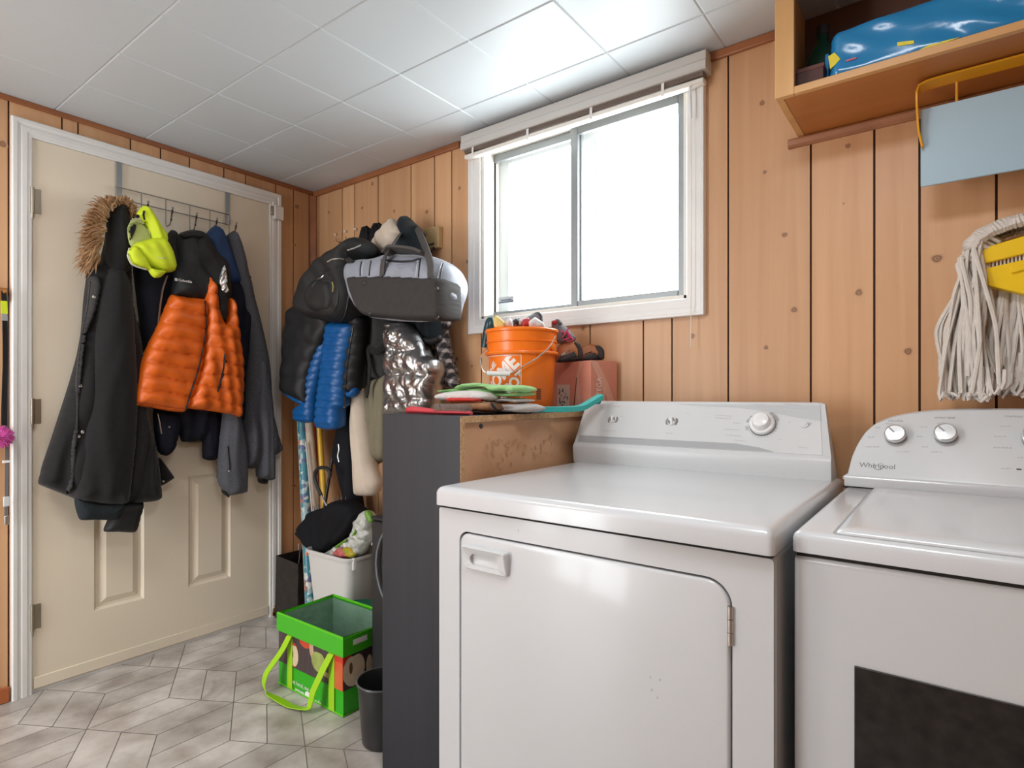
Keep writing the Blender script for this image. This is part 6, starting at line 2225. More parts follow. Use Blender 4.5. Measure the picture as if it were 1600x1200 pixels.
def blob(name, cx, cz, rx, rz, m, d, fr=FB, clip=None, rot=0, heart=0.0):
    pts = []
    for t in np.linspace(0, 2 * math.pi, 37)[:-1]:
        q = 1 - heart * math.exp(-((t - math.pi / 2)**2) / .12)
        a, b_ = rx * math.cos(t) * q, rz * math.sin(t) * q
        u, v = cx + a * math.cos(rot) - b_ * math.sin(rot), cz + a * math.sin(rot) + b_ * math.cos(rot)
        lo, hi = (X0 + .001, X1) if fr is FB else (Yf, Yb - .001)
        pts.append((min(max(u, lo), hi), min(max(v, pz0), pz1)))
    return MB().prism(pts, *fr, .0004, d).build(name, m, sb, smooth=0)


def fpx(a, b_):
    h = hit(a, b_, FB[0], FB[3])
    return h[0], h[2]


def rpx(a, b_):
    h = hit(a, b_, RB[0], RB[3])
    return h[1], h[2]


u, v = fpx(477, 998); blob('red_apple', u, v, .040, .034, REDA, .0009)
u, v = fpx(459, 1023); blob('half_apple', u, v, .030, .044, REDA, .0010)
u, v = fpx(460, 1024); blob('half_apple_flesh', u, v, .026, .040, CRA, .0013, heart=.12)
u, v = fpx(458, 1022); blob('apple_core', u, v, .003, .012, SEED, .0015)
u, v = fpx(514, 1022); blob('wooden_bowl', u, v, .115, .085, BOW, .0010)
u, v = fpx(516, 1020); blob('bowl_inside', u, v, .098, .074, DWOOD, .0013)
u, v = fpx(505, 1000); blob('red_apple', u, v, .048, .034, REDA, .0016, heart=.08)
u, v = fpx(498, 1034); blob('green_apple', u, v, .040, .036, GRA, .0020, heart=.1)
u, v = fpx(529, 1018); blob('red_apple', u, v, .040, .045, REDA, .0019)
u, v = fpx(530, 1058); blob('blush_apple', u, v, .048, .056, ORA, .0023, heart=.1)
u, v = rpx(540, 1028); blob('half_apple', u, v, .024, .052, REDA, .0009, RB)
u, v = rpx(553, 1046); blob('half_apple_flesh', u, v, .046, .055, CRA, .0013, RB, heart=.16)
u, v = rpx(548, 1044); blob('apple_core', u, v, .007, .020, SEED, .0016, RB)
u, v = rpx(577, 1040); blob('half_apple_flesh', u, v, .014, .040, CRA, .0014, RB)
u, v = rpx(563, 1012); blob('green_lettering_block', u, v, .020, .010, LIMES, .0018, RB)
# lower band lettering
u, v = fpx(474, 1073)
letters('band_lettering', 'eat local, eat well', .15, lambda a, b_: np.array([u + a, Yf - .0012, v + b_]), WHITETXT, sb)
u2, v2 = fpx(478, 1087)
letters('band_lettering', 'save', .055, lambda a, b_: np.array([u2 - .038 + a, Yf - .0012, v2 + b_]), WHITETXT, sb, bold=.02)
letters('band_lettering', 'foods', .06, lambda a, b_: np.array([u2 + .062 + a, Yf - .0012, v2 + b_]), WHITETXT, sb, bold=.02)
MB().disc((u2 + .012, Yf - .0012, v2), (0, -1, 0), .019, 28).disc((u2 + .012, Yf - .0015, v2), (0, -1, 0), .0001, 4).build('band_roundel', WHITETXT, sb, smooth=0, recalc=False)
# straps: two stitched to the front, with the long loop lying on the floor
sx = [fpx(454, 1050)[0], fpx(519, 1075)[0]]
for x in sx:
    MB().box(x - .016, x + .016, Yf - .0042, Yf - .0025, .006, Hh - .062).build('stitched_strap', LIMES, sb, smooth=0, bevel=.0006)
w_ = .034
pa = [(sx[0], Yf - .006, Hh - .064), (sx[0] - .012, Yf - .030, .15), (sx[0] - .050, Yf - .065, .075), (sx[0] - .055, Yf - .075, .035), (sx[0] - .020, Yf - .085, .018), (sx[0] + .05, Yf - .080, .014), (sx[0] + .11, Yf - .072, .006), (sx[0] + .16, Yf - .060, .008),
      (sx[1] - .055, Yf - .055, .020), (sx[1] - .045, Yf - .045, .075), (sx[1] - .018, Yf - .024, .15), (sx[1], Yf - .006, Hh - .064)]
P = catmull(pa, .012, False)
wd = []
m_ = len(P)
for i in range(m_):
    f = i / (m_ - 1)
    flat = math.exp(-((f - .5) / .16)**2)
    wd.append(np.array([(1 - flat) * (1 if f < .5 else 1), flat * -.75 - .02, .18 * flat + .15 * (1 - flat) * (1 if f < .5 else 1)]))
mb = MB()
mb.strip(list(P), wd, w_, th=.0025)
zmin = min(v[2] for v in mb.v)
mb.v = [(a, b_, max(c_, .0025)) for a, b_, c_ in mb.v]
mb.build('carry_strap', LIMES, sb, smooth=60)

# ================================================================== left edge: peg rail with leash, pompom and strap
prl = thing('peg_rail', 'short orange-brown wooden peg rail on the wall left of the door', 'rail', (.01, -1.32, 1.44))
MB().box(.0005, .02, -1.46, -1.258, 1.423, 1.47).build('rail_board', REDWOOD if False else mat('orange_peg_wood', (.48, .20, .05), .45, noise=.3, nscale=25), prl, bevel=.003)
for y in (-1.272, -1.34, -1.41):
    MB().tube([(.018, y, 1.445), (.05, y, 1.455)], .0055, 8).build('peg', MATS['orange_peg_wood'], prl)
ls = thing('dog_leash', 'black leash with a yellow-green tag hanging from the peg rail', 'leash', (.04, -1.272, .99))
mb = MB().strip([(.040, -1.274, 1.455), (.042, -1.272, 1.38), (.036, -1.2685, 1.25), (.034, -1.2695, 1.10), (.038, -1.272, .985)], (0, 1, 0), .014, th=.004)
mb.build('leash_strap', BLACKF, ls, smooth=40)
MB().strip([(.044, -1.2745, 1.42), (.0455, -1.273, 1.375)], (0, 1, 0), .017, th=.006).build('yellow_green_tag', LIME, ls, smooth=0)
MB().strip([(.0445, -1.273, 1.375), (.0445, -1.272, 1.352)], (0, 1, 0), .015, th=.006).build('grey_tag', mat('grey_tag_cloth', (.3, .3, .3), .6), ls, smooth=0)
pm = thing('pink_pompom', 'fluffy pink pompom at the left edge beside the door casing', 'pompom', (.05, -1.285, .90))
rr_ = random.Random(5)
mb = MB()
cc = np.array([.047, -1.283, .945])
mb.lathe([(.030 * math.sin(t), -.030 * math.cos(t)) for t in np.linspace(0, math.pi, 10)], cc, n=16)
for k in range(420):
    d_ = np.array([rr_.gauss(0, 1), rr_.gauss(0, 1), rr_.gauss(0, 1)])
    d_ /= np.linalg.norm(d_)
    mb.tube([cc + d_ * .026, cc + d_ * rr_.uniform(.036, .042)], [.0022, .0006], 4)
PINK = mat('pink_fluff', (.66, .12, .42), .95)
o = mb.build('pompom_fluff', PINK, pm)
o['kind'] = 'stuff'
MB().tube([(.04, -1.276, 1.44), (.045, -1.277, 1.2), (.047, -1.283, .97)], .0012, 5).build('hanging_string', BLACKF, pm)
kl = thing('grey_lanyard', 'grey strap with a clear buckle hanging below the pink pompom', 'strap', (.03, -1.266, .62))
MB().strip([(.036, -1.266, 1.44), (.034, -1.264, 1.1), (.034, -1.264, .88), (.034, -1.265, .74), (.034, -1.266, .66)], (0, 1, 0), .010, th=.003).build('strap_band', mat('mid_grey_webbing', (.17, .16, .16), .7), kl, smooth=30)
MB().box(.029, .039, -1.274, -1.256, .700, .735).build('buckle', mat('clear_buckle', (.62, .64, .65), .2), kl, bevel=.002)
MB().box(.031, .038, -1.271, -1.257, .635, .668).build('end_clip', STEEL, kl, bevel=.002)
MB().box(.030, .039, -1.276, -1.254, .853, .862).build('slider', WHITEPL, kl, bevel=.001)
# ================================================================== on top of the bookcase
TOP = 1.037
# orange bucket
BKO = mat('orange_bucket_plastic', (0.90, 0.19, 0.012), 0.30)
bcx, bcy = 1.531, -.243
bu = thing('orange_bucket', 'orange plastic bucket with a white store logo on the bookcase under the window', 'bucket', (bcx, bcy, TOP))
BH = .272
prof = [(0, .0015), (.100, .0015), (.1035, .006), (.1125, .185), (.1215, .187), (.1235, .192), (.1218, .197), (.1150, .199), (.1165, .226), (.1205, .228), (.1205, .231), (.1168, .233), (.1185, BH - .012), (.1235, BH - .010), (.1245, BH - .004), (.122, BH), (.1185, BH - .001), (.1165, BH - .010), (.100, .012), (0, .008)]
MB().lathe(prof, (bcx, bcy, TOP), n=64).build('bucket_body', BKO, bu, smooth=40)
vd = np.array([bcx, bcy]) - CAM[:2]
phi0 = math.atan2(-vd[1], -vd[0])       # azimuth that faces the viewer


def cyl(az, z, d):
    r = .1035 + (.1125 - .1035) * (z - .006) / .179 + d
    return np.array([bcx + r * math.cos(az), bcy + r * math.sin(az), TOP + z])


# logo square
az_c = phi0 - math.radians(40)
Rm = .109
ls_, zc_ = .150, .108
LOGO = mat('white_logo_print', (.80, .74, .70), .4)


def lmap(a, b_, d=.0006):
    return cyl(az_c + a / Rm, zc_ + b_, d)


mb = MB()
hl, t_ = ls_ / 2, .0022
N_ = 20
for (a0, b0, a1, b1) in ((-hl, hl - t_, hl, hl), (-hl, -hl, hl, -hl + t_), (-hl, -hl, -hl + t_, hl), (hl - t_, -hl, hl, hl)):
    for k in range(N_):
        u0, u1 = a0 + (a1 - a0) * k / N_, a0 + (a1 - a0) * (k + 1) / N_
        mb.add([lmap(u0, b0), lmap(u1, b0), lmap(u1, b1), lmap(u0, b1)], [(0, 1, 2, 3)])
mb.build('logo_border', LOGO, bu, smooth=0, recalc=False, weld=False)
ca, sa = math.cos(math.radians(42)), math.sin(math.radians(42))


def logo_text(s, wdt, hgt, off, shift):
    vs, fs = text_geo(s, 1.0, .045)
    xs, ys = [p[0] for p in vs], [p[1] for p in vs]
    bm = bmesh.new()
    for (a, b_) in vs:
        u = (a - (max(xs) + min(xs)) / 2) / (max(xs) - min(xs)) * wdt + shift
        v = (b_ - (max(ys) + min(ys)) / 2) / (max(ys) - min(ys)) * hgt + off
        bm.verts.new((u * ca - v * sa, u * sa + v * ca, 0))
    bm.verts.ensure_lookup_table()
    for f in fs:
        try:
            bm.faces.new([bm.verts[i] for i in f])
        except ValueError:
            pass
    L = hl - .004
    for co, no in (((L, 0, 0), (1, 0, 0)), ((-L, 0, 0), (-1, 0, 0)), ((0, L, 0), (0, 1, 0)), ((0, -L, 0), (0, -1, 0))):
        bmesh.ops.bisect_plane(bm, geom=bm.verts[:] + bm.edges[:] + bm.faces[:], plane_co=co, plane_no=no, clear_outer=True)
    for k in range(-6, 7):
        bmesh.ops.bisect_plane(bm, geom=bm.verts[:] + bm.edges[:] + bm.faces[:], plane_co=(k * .011, 0, 0), plane_no=(1, 0, 0))
    bm.verts.index_update()
    mb = MB().add([lmap(v.co.x, v.co.y) for v in bm.verts], [[v.index for v in f.verts] for f in bm.faces])
    bm.free()
    return mb.build('logo_lettering', LOGO, bu, smooth=0, recalc=False)


logo_text('THE', .062, .020, .053, -.012)
logo_text('HOME', .165, .050, .008, .0)
logo_text('DEPOT', .135, .036, -.044, .006)
# barcode block
azb = phi0 + math.radians(31)
mb = MB()
for k in range(6):
    z0 = .040 + k * .006
    for j in range(4):
        a0, a1 = azb - .085 + j * .042, azb - .085 + (j + 1) * .042
        mb.add([cyl(a0, z0, .0005), cyl(a1, z0, .0005), cyl(a1, z0 + .0045, .0005), cyl(a0, z0 + .0045, .0005)], [(0, 1, 2, 3)])
mb.build('bar_code', mat('brown_print', (.16, .05, .02), .5), bu, smooth=0, recalc=False)
# wire bail hanging down in front, with a white grip
earA, earB = cyl(phi0 - math.radians(97), .192, .010), cyl(phi0 + math.radians(52), .212, .012)
gp = [hit(a, b_, (bcx - .07, bcy - .12, 0), (vd[0], vd[1], 0)) for a, b_ in ((762, 583), (795, 584))]
gL = np.array(hit(761, 583.5, (bcx - .0, bcy, 0) + np.array([-vd[0], -vd[1], 0]) / np.linalg.norm(vd) * .128, (vd[0], vd[1], 0)))
gR = np.array(hit(797, 584, (bcx - .0, bcy, 0) + np.array([-vd[0], -vd[1], 0]) / np.linalg.norm(vd) * .128, (vd[0], vd[1], 0)))
fp = lambda a, b_, dd: np.array(hit(a, b_, np.array([bcx, bcy, 0]) + np.array([-vd[0], -vd[1], 0]) / np.linalg.norm(vd) * dd, (vd[0], vd[1], 0)))
path = [fp(762, 543, .015), fp(754, 551, .05), fp(751, 563, .09), fp(753, 575, .118), gL, gR, fp(818, 572, .130), fp(838, 560, .125), fp(856, 545, .115), fp(864, 534, .095), fp(868, 526, .085)]
MB().tube(list(catmull(path, .010, False)), .0021, 8).build('wire_bail', mat('bright_wire', (.75, .74, .72), .25, .9), bu)
MB().tube([gL, gR], .0082, 14).build('grip', WHITEPL, bu)
MB().lathe([(0, 0), (.014, 0), (.013, .007), (0, .009)], cyl(phi0 + math.radians(60), .212, .0), np.array([math.cos(phi0 + math.radians(60)), math.sin(phi0 + math.radians(60)), 0]), n=20).build('bail_boss', BKO, bu)

# things heaped in the bucket
RIMZ = TOP + BH


def bpx(a, b_, dd):
    return fp(a, b_, dd)


YFR = (np.array([bcx, bcy, 0.]) , np.array([_R[0], _R[1], 0]), np.array([0, 0, 1.]), -np.array([_F[0], _F[1], 0]))
GREYS = mat('grey_shoe_mesh', (.20, .20, .215), .7, noise=.3, nscale=80, bump=.4, bscale=500)
REDS = mat('red_shoe_trim', (.42, .035, .04), .55)
SOLE = mat('dark_rubber_sole', (.035, .037, .042), .55)
YPAP = mat('pale_yellow_card', (.72, .58, .20), .7)
RAGW = mat('white_rag_cloth', (.66, .64, .63), .9, noise=.1, nscale=30, bump=.3, bscale=300)
FRB = lambda dd: (YFR[0] + YFR[3] * dd, YFR[1], YFR[2], YFR[3])
t_ = thing('yellow_card', 'pale yellow folded card sticking out of the orange bucket', 'card', bpx(780, 505, .04))
cloth('card_sheet', YPAP, FRB(.045), 0, [(771, 495), (776, 493), (782, 497), (789, 504), (788, 512), (772, 512)], T=.004, back=.004, r=.006, parent=t_, res=.006, tight=.1, minback=-1)
cloth('card_fold', YPAP, FRB(.040), 0, [(772, 494), (774, 492.5), (779, 500), (781, 512), (772, 512)], T=.004, back=.004, r=.006, parent=t_, res=.006, tight=.1, minback=-1)
for lab, pts, dd in (('small white rag tip between the card and the shoes in the bucket', [(789, 504), (794, 497), (796, 495), (800, 500), (802, 512), (788, 512)], .03),
                     ('larger white rag folded over the front rim inside the bucket', [(826, 503), (832, 498), (836, 495.5), (842, 499), (850, 505), (851, 514), (828, 514)], .085)):
    t_ = thing('white_rag', lab, 'rag', bpx(pts[0][0], 508, dd), 'white rags in the bucket')
    cloth('rag_cloth', RAGW, FRB(dd), 0, pts, T=.014, back=.014, r=.014, parent=t_, res=.005, tight=.25, minback=-1, fold=noisef(.003, 30, 30, 5))
t_ = thing('teal_bottle', 'dark teal rounded bottle top at the left side of the bucket', 'bottle', bpx(766, 505, -.03))
c_ = bpx(766, 503, -.03)
MB().lathe([(0, -.09), (.017, -.09), (.0185, -.02), (.016, .004), (.010, .014), (0, .017)], c_, (.15, .1, 1), n=24).build('bottle_shoulder', mat('dark_teal_plastic', (.012, .05, .065), .25), t_)
MB().lathe([(0, .012), (.008, .012), (.008, .020), (0, .021)], c_, (.15, .1, 1), n=16).build('bottle_cap', mat('pale_teal_cap', (.30, .42, .45), .4), t_)


def shoe(name, lab, fr, sole_px, upper_px, m_up, m_sole, parts, T=.035, group=None):
    base = hit(sole_px[0][0], sole_px[0][1], fr[0], fr[3])
    s_ = thing(name, lab, 'shoe', base, group)
    cloth('upper', m_up, fr, 0, upper_px, T=T, back=T, r=T * 1.05, parent=s_, res=.0055, minback=-1, fold=noisef(.0012, 20, 20, 3))
    cloth('sole', m_sole, fr, 0, sole_px, T=T * 1.08, back=T * 1.08, r=T * .5, parent=s_, res=.0055, minback=-1)
    for nm, px_, m_, dT in parts:
        cloth(nm, m_, (fr[0] + fr[3] * dT, fr[1], fr[2], fr[3]), 0, px_, T=.008, back=.012, r=.008, parent=s_, res=.0045, minback=-1)
    return s_


shoe('grey_shoe', 'grey shoe with a red side lying toe-up across the top of the bucket', FRB(.0), [(832, 490), (842, 487), (847, 492), (848, 500), (844, 507), (838, 506), (842, 498), (838, 493)],
     [(814, 507), (818, 500), (826, 494), (834, 489), (843, 487), (848, 493), (848, 503), (842, 511), (826, 513), (815, 513)], GREYS, SOLE, [('red_side', [(815, 503), (819, 498), (826, 497), (831, 501), (829, 508), (818, 510)], REDS, .030)], .030, 'grey shoes in the bucket')
shoe('grey_shoe', 'grey shoe with a dark heel poking out between the rag and the other shoe', FRB(-.02), [(800, 503), (805, 498), (810, 497), (812, 503), (811, 510), (803, 510)],
     [(799, 504), (804, 498), (811, 496), (815, 501), (814, 512), (800, 512)], GREYS, SOLE, [('pale_edge', [(810, 497), (813, 498), (815, 504), (813, 511), (811, 505)], RAGW, .028)], .028, 'grey shoes in the bucket')
PF = lambda y: (np.array([0, y, 0.]), np.array([1., 0, 0]), np.array([0, 0, 1.]), np.array([0, -1., 0]))
# salmon box behind the bucket
BOXN = np.array([1.728, -.125, TOP])
rd = np.array([1.772, -.018]) - BOXN[:2]
rl = np.linalg.norm(rd)
rd = np.array([rd[0] / rl, rd[1] / rl, 0])
ld = np.array([-rd[1], rd[0], 0])
bh = hit(921, 562.5, BOXN, (0, 1, 0))[2] - TOP
bxo = thing('salmon_box', 'salmon pink cardboard box behind the orange bucket with shoes on top', 'box', BOXN + ld * .13 + rd * .05)
SALM = mat('salmon_card', (0.70, 0.29, 0.205), 0.55, noise=.08, nscale=10)
SALM2 = mat('salmon_card_edge', (0.70, 0.34, 0.24), 0.6)
Wd, Dp = .275, rl
bmid = BOXN + ld * (Wd / 2) + rd * (Dp / 2) + np.array([0, 0, bh / 2])
MB().obox(bmid, (Wd / 2, Dp / 2, bh / 2 - .001), [ld, rd, np.array([0, 0, 1.])]).build('carton', SALM, bxo, bevel=.0015)
LFc = (BOXN, ld, np.array([0, 0, 1.]), -rd)
RFc = (BOXN, rd, np.array([0, 0, 1.]), -ld)


def on(fr, a, b_):
    h = hit(a, b_, fr[0], fr[3]) - fr[0]
    return h @ fr[1], h @ fr[2]


tapeL = [on(LFc, a, b_) for a, b_ in ((906, 566), (911, 565), (905, 590), (908, 634), (899, 634), (901, 590))]
MB().prism(tapeL, *LFc, .0008, .0014).build('crumpled_tape', mat('packing_tape', (.70, .42, .32), .2), bxo, smooth=0)
MB().prism([on(LFc, a, b_) for a, b_ in ((901, 590), (902.5, 590), (898, 634), (896.5, 634))], *LFc, .0015, .0017).build('tape_edge_shadow', mat('tape_shadow_edge', (.20, .07, .04), .6), bxo, smooth=0)  # dark strip paints the shadow beside the crumpled tape
MB().prism([on(LFc, a, b_) for a, b_ in ((871, 601), (890, 601), (890, 640), (871, 640))], *LFc, .0008, .0014).build('shipping_label', mat('label_paper', (.66, .56, .48), .6), bxo, smooth=0)
mb = MB()
rr_ = random.Random(8)
for k in range(26):
    a = 873.2 + rr_.random() * 14.5
    b_ = 603 + rr_.random() * 34
    q0, q1 = on(LFc, a, b_), on(LFc, a + rr_.uniform(.8, 2.2), b_ + rr_.uniform(1, 4))
    mb.prism([(q0[0], q1[1]), (q1[0], q1[1]), (q1[0], q0[1]), (q0[0], q0[1])], *LFc, .0014, .0017)
mb.build('label_print', mat('label_ink', (.05, .035, .03), .6), bxo, smooth=0)
MB().prism([on(RFc, a, b_) for a, b_ in ((922, 563.5), (934, 565), (950, 600), (962, 632), (952, 632), (938, 600))], *RFc, .0008, .0013).build('tape_strip', mat('shiny_tape', (.74, .40, .31), .15), bxo, smooth=0)
q0, q1 = on(RFc, 936, 587), on(RFc, 936, 650)
cu_, cv_ = on(RFc, 935.5, 612)
letters('box_lettering', 'ORTEGA', .098, lambda a, b_: RFc[0] + RFc[1] * (cu_ - b_) + RFc[2] * (cv_ + a) + RFc[3] * .0018, WHITETXT, bxo, height=.020)
MB().prism([(cu_ + .020, cv_ - .04), (cu_ + .024, cv_ - .04), (cu_ + .024, cv_ + .015), (cu_ + .020, cv_ + .015)], *RFc, .0012, .0016).build('box_print', mat('pale_print', (.72, .45, .36), .5), bxo, smooth=0)
# shoes on the box
BOXT = TOP + bh
BRW = mat('orange_brown_shoe', (.50, .19, .075), .5, noise=.2, nscale=20)
dsh = BOXN + ld * .10 + rd * .045
FS1 = (dsh + np.array([0, -.012, 0]), np.array([_R[0], _R[1], 0]), np.array([0, 0, 1.]), -np.array([_F[0], _F[1], 0]))
FS2 = (dsh + np.array([.0, .03, 0]), FS1[1], FS1[2], FS1[3])
shoe('brown_shoe', 'orange-brown and dark grey shoe on the salmon box nearest the bucket', FS1, [(868, 565), (880, 558), (893, 556), (906, 556), (911, 560), (910, 563), (890, 566), (872, 567)],
     [(866, 552), (872, 540), (882, 534), (893, 532), (903, 535), (909, 543), (911, 552), (910, 561), (890, 565), (868, 566)], BRW, SOLE, [('toe_cap', [(897, 535), (903, 535), (909, 543), (911, 553), (908, 561), (902, 558), (900, 545)], SOLE, .022), ('grey_side', [(872, 560), (886, 553), (897, 548), (901, 558), (885, 564), (872, 565)], SOLE, .026), ('pale_line', [(874, 555), (886, 549), (892, 547), (886, 552), (876, 557)], RAGW, .032)], .030, 'brown shoes on the box')
shoe('brown_shoe', 'orange-brown and dark grey shoe on the salmon box next to the wall', FS2, [(900, 564), (915, 560), (930, 559), (941, 559), (944, 562), (930, 565), (908, 567)],
     [(900, 553), (908, 543), (918, 538), (930, 538), (939, 541), (944, 548), (944, 561), (930, 564), (904, 566)], BRW, SOLE, [('toe_cap', [(930, 540), (938, 541), (944, 548), (944, 560), (938, 562), (932, 556)], SOLE, .022), ('grey_side', [(904, 562), (916, 554), (928, 550), (935, 560), (920, 564)], SOLE, .026), ('pale_line', [(908, 556), (918, 551), (926, 549), (918, 553)], RAGW, .032)], .030, 'brown shoes on the box')
FS3 = (np.array([1.60, -.10, 0]), FS1[1], FS1[2], FS1[3])
s3 = shoe('grey_laced_shoe', 'grey shoe with pink laces propped between the bucket and the window wall', FS3, [(868, 508), (874, 512), (880, 520), (886, 528), (884, 534), (876, 530), (869, 520)],
          [(862, 502), (868, 498), (875, 499), (880, 506), (888, 514), (896, 522), (900, 530), (894, 536), (880, 537), (868, 536), (862, 520)], GREYS, SOLE, [('red_trim', [(862, 502), (868, 499), (873, 503), (868, 507), (862, 507)], REDS, .024), ('grey_heel', [(868, 499), (875, 499), (879, 506), (874, 508)], GREYS, .026)], .028)
mb = MB()
PKL = mat('pink_lace', (.62, .06, .17), .6)
rr_ = random.Random(15)
pts_ = [(876, 517), (884, 521), (879, 526), (888, 519), (887, 530), (880, 531), (893, 527), (884, 517), (889, 524), (896, 531), (886, 534)]
P = [hit(a, b_, FS3[0] + FS3[3] * (.034 + .006 * (i % 2)), FS3[3]) for i, (a, b_) in enumerate(pts_)]
mb.tube(list(catmull(P, .006, False)), .0024, 6)
P = [hit(a, b_, FS3[0] + FS3[3] * .04, FS3[3]) for a, b_ in ((879, 528), (884, 519), (889, 512))]
mb.tube(list(catmull(P, .006, False)), .0026, 6)
mb.build('pink_laces', PKL, s3)

# ------------------------------------------------------------------ brushes and cloths at the front edge
rb = thing('red_brush', 'red-handled wire brush lying bristles-up on the front edge of the bookcase', 'brush', (1.52, -.655, TOP))
REDP = mat('coral_red_plastic', (.62, .055, .075), .35)
yb_ = -.655
xl, xr = ony(635, 640, yb_)[0], ony(736, 645, yb_)[0]
prof_x = [0, .03, .10, .25, .40, .52, .62, .80, .95, 1.0]
hw = [.004, .012, .0145, .0135, .0105, .012, .020, .021, .019, .008]
zt_ = [.010, .018, .021, .019, .015, .012, .011, .011, .011, .008]
vs, fs = [], []
for f, w_, h_ in zip(prof_x, hw, zt_):
    x = xl + (xr - xl) * f
    for k in range(10):
        t = 2 * math.pi * k / 10
        vs.append((x, yb_ + w_ * math.cos(t), TOP + .001 + h_ * .5 + h_ * .5 * math.sin(t)))
for i in range(len(prof_x) - 1):
    for k in range(10):
        fs.append((i * 10 + k, i * 10 + (k + 1) % 10, i * 10 + 10 + (k + 1) % 10, i * 10 + 10 + k))
fs += [tuple(range(9, -1, -1)), tuple(90 + k for k in range(10))]
MB().add(vs, fs).build('handle', REDP, rb, smooth=60)
mb = MB()
rr_ = random.Random(4)
for i in range(26):
    for j in range(7):
        x = xl + (xr - xl) * (.50 + .46 * i / 25)
        y = yb_ + (-.015 + .03 * j / 6)
        mb.tube([(x, y, TOP + .009), (x + rr_.uniform(-.0015, .0015), y + rr_.uniform(-.0015, .0015), TOP + .028 + rr_.uniform(0, .0025))], .0011, 4)
bs = mb.build('bristles', mat('grey_brown_bristle', (.27, .22, .19), .7), rb)
bs['kind'] = 'stuff'
# wooden block brush / card under the pile
ST = lambda y: PF(y)
wbk = thing('wooden_block', 'short worn block of brown wood under the scrubbing pad on the bookcase', 'block', (1.58, -.55, TOP))
cloth('wood_piece', mat('worn_brown_wood', (.42, .22, .12), .75, noise=.4, nscale=30, col2=(.24, .11, .055)), ST(-.555), 0, [(708, 629), (766, 628), (772, 632), (776, 640), (768, 644), (745, 643), (712, 640)], T=.05, back=.05, r=.007, parent=wbk, res=.006, tight=.1, minback=-1)
cloth('dark_tuft', mat('dark_brown_bristle', (.045, .028, .02), .9, noise=.4, nscale=120, bump=.9, bscale=300, bdist=.004), ST(-.56), 0, [(736, 640), (764, 638), (771, 643), (768, 648), (752, 649), (738, 648)], T=.05, back=.04, r=.012, parent=wbk, res=.004, minback=-1, tight=.2)
cloth('dark_end', BLACKF, ST(-.60), 0, [(766, 628), (770, 629), (778, 640), (774, 643), (769, 634)], T=.012, back=.01, r=.01, parent=wbk, res=.004, minback=-1, tight=.2)
spd = thing('scrubbing_pad', 'white-edged red scrubbing pad lying on the wooden block under the green cloth', 'pad', (1.52, -.52, 1.075))
cloth('white_fleece', mat('white_pad_fleece', (.66, .62, .60), .95, noise=.15, nscale=60, bump=.7, bscale=200, bdist=.004), ST(-.535), 0, [(692, 621), (697, 614), (715, 611), (740, 610), (762, 613), (770, 619), (768, 626), (740, 628), (700, 627)], T=.055, back=.05, r=.014, parent=spd, res=.004, minback=-1)
cloth('red_base', mat('red_pad', (.58, .028, .018), .6, noise=.2, nscale=60), ST(-.575), 0, [(698, 625), (708, 620), (730, 620), (748, 622), (756, 626), (745, 628), (702, 628)], T=.030, back=.03, r=.015, parent=spd, res=.005, minback=-1)
fg = thing('folded_grey_rag', 'folded grey-white rag at the bottom of the pile beside the turquoise strip', 'rag', (1.65, -.46, TOP))
GRAG = mat('grey_white_rag', (.50, .475, .46), .9, noise=.15, nscale=25, bump=.4, bscale=250)
cloth('lower_fold', GRAG, ST(-.455), 0, [(771, 636), (780, 632), (800, 630), (824, 630), (836, 634), (838, 640), (834, 644), (800, 645), (776, 645)], T=.06, back=.06, r=.008, parent=fg, res=.004, minback=-1, fold=noisef(.003, 18, 30, 9))
cloth('upper_fold', GRAG, ST(-.46), 0, [(766, 627), (780, 622), (800, 621), (822, 623), (826, 627), (818, 630), (800, 629), (776, 631)], T=.05, back=.05, r=.007, parent=fg, res=.004, minback=-1, fold=noisef(.004, 22, 30, 10))
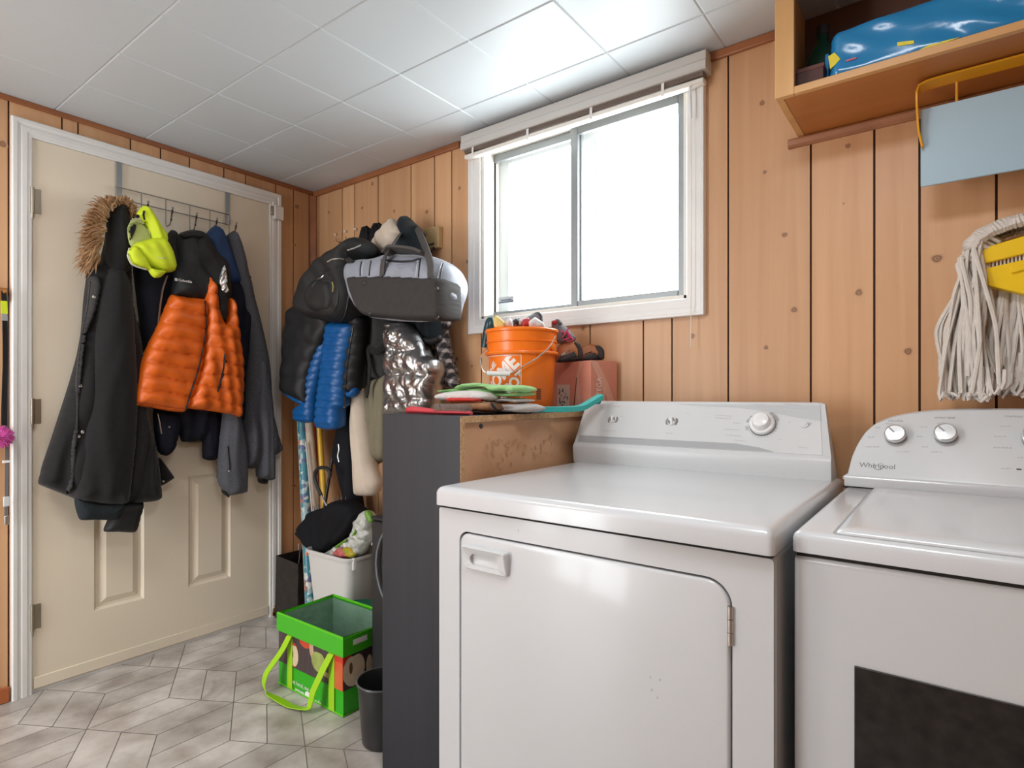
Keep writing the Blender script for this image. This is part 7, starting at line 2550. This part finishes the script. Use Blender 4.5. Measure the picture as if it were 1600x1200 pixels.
cloth('under_layer', SOLE, ST(-.45), 0, [(778, 643), (820, 643), (834, 644), (826, 647), (790, 648), (778, 647)], T=.05, back=.06, r=.012, parent=fg, res=.004, minback=-1)
gc = thing('green_cloth', 'light green folded microfibre cloth on top of the pile on the bookcase', 'cloth', (1.55, -.47, 1.09))
MGR = mat('mint_microfibre', (.30, .60, .22), .95, noise=.12, nscale=40, bump=.5, bscale=500, sheen=.3)
cloth('top_fold', MGR, ST(-.475), 0, [(696, 611), (706, 608), (722, 607), (733, 601), (741, 598), (754, 599), (774, 601), (800, 602), (818, 602), (824, 606), (823, 613), (810, 614), (796, 612), (779, 612), (775, 607), (760, 605), (740, 607), (715, 611), (702, 614)], T=.06, back=.06, r=.009, parent=gc, res=.004, minback=-1, fold=noisef(.004, 16, 30, 11))
cloth('lower_fold', MGR, ST(-.465), 0, [(698, 612), (720, 609), (745, 607), (762, 606), (778, 610), (784, 614), (806, 614), (822, 612), (824, 618), (810, 620), (785, 620), (765, 616), (740, 611), (710, 614)], T=.055, back=.06, r=.008, parent=gc, res=.004, minback=-1, fold=noisef(.003, 20, 30, 12))
# turquoise strip bridging bookcase and dryer console
tq = [ony(833, 642, -.40), ony(850, 643.5, -.37), ony(880, 642, -.33), ony(908, 637, -.25), ony(938, 631, -.165)]
for p in tq:
    p[2] = max(p[2], TOP + .0112)
tq[-1][2] = max(tq[-1][2], 1.086)
P = catmull(tq, .012, False)
ts = thing('turquoise_strip', 'turquoise foam strip reaching from the bookcase onto the dryer console', 'strip', P[0] - np.array([0, 0, .01]))
TQ = mat('turquoise_foam', (.035, .46, .44), .5)
mb = MB()
wd = []
for i in range(len(P)):
    wd.append(np.array([0, 0, 1.]))
mb.strip(list(P), wd, .0165, th=.030)
mb.build('foam_band', TQ, ts, smooth=40, bevel=.0015)
e_ = P[-1]
mb = MB()
mb.prism([(0, -.008), (.001, -.008), (-.006, -.024), (-.028, -.020), (-.018, -.008)], (e_[0], e_[1] - .0, e_[2]), (1, 0, 0), (0, 0, 1), (0, -1, 0), -.010, .012)
mb.build('folded_end', mat('dark_turquoise_foam', (.012, .24, .23), .5), ts, smooth=0)
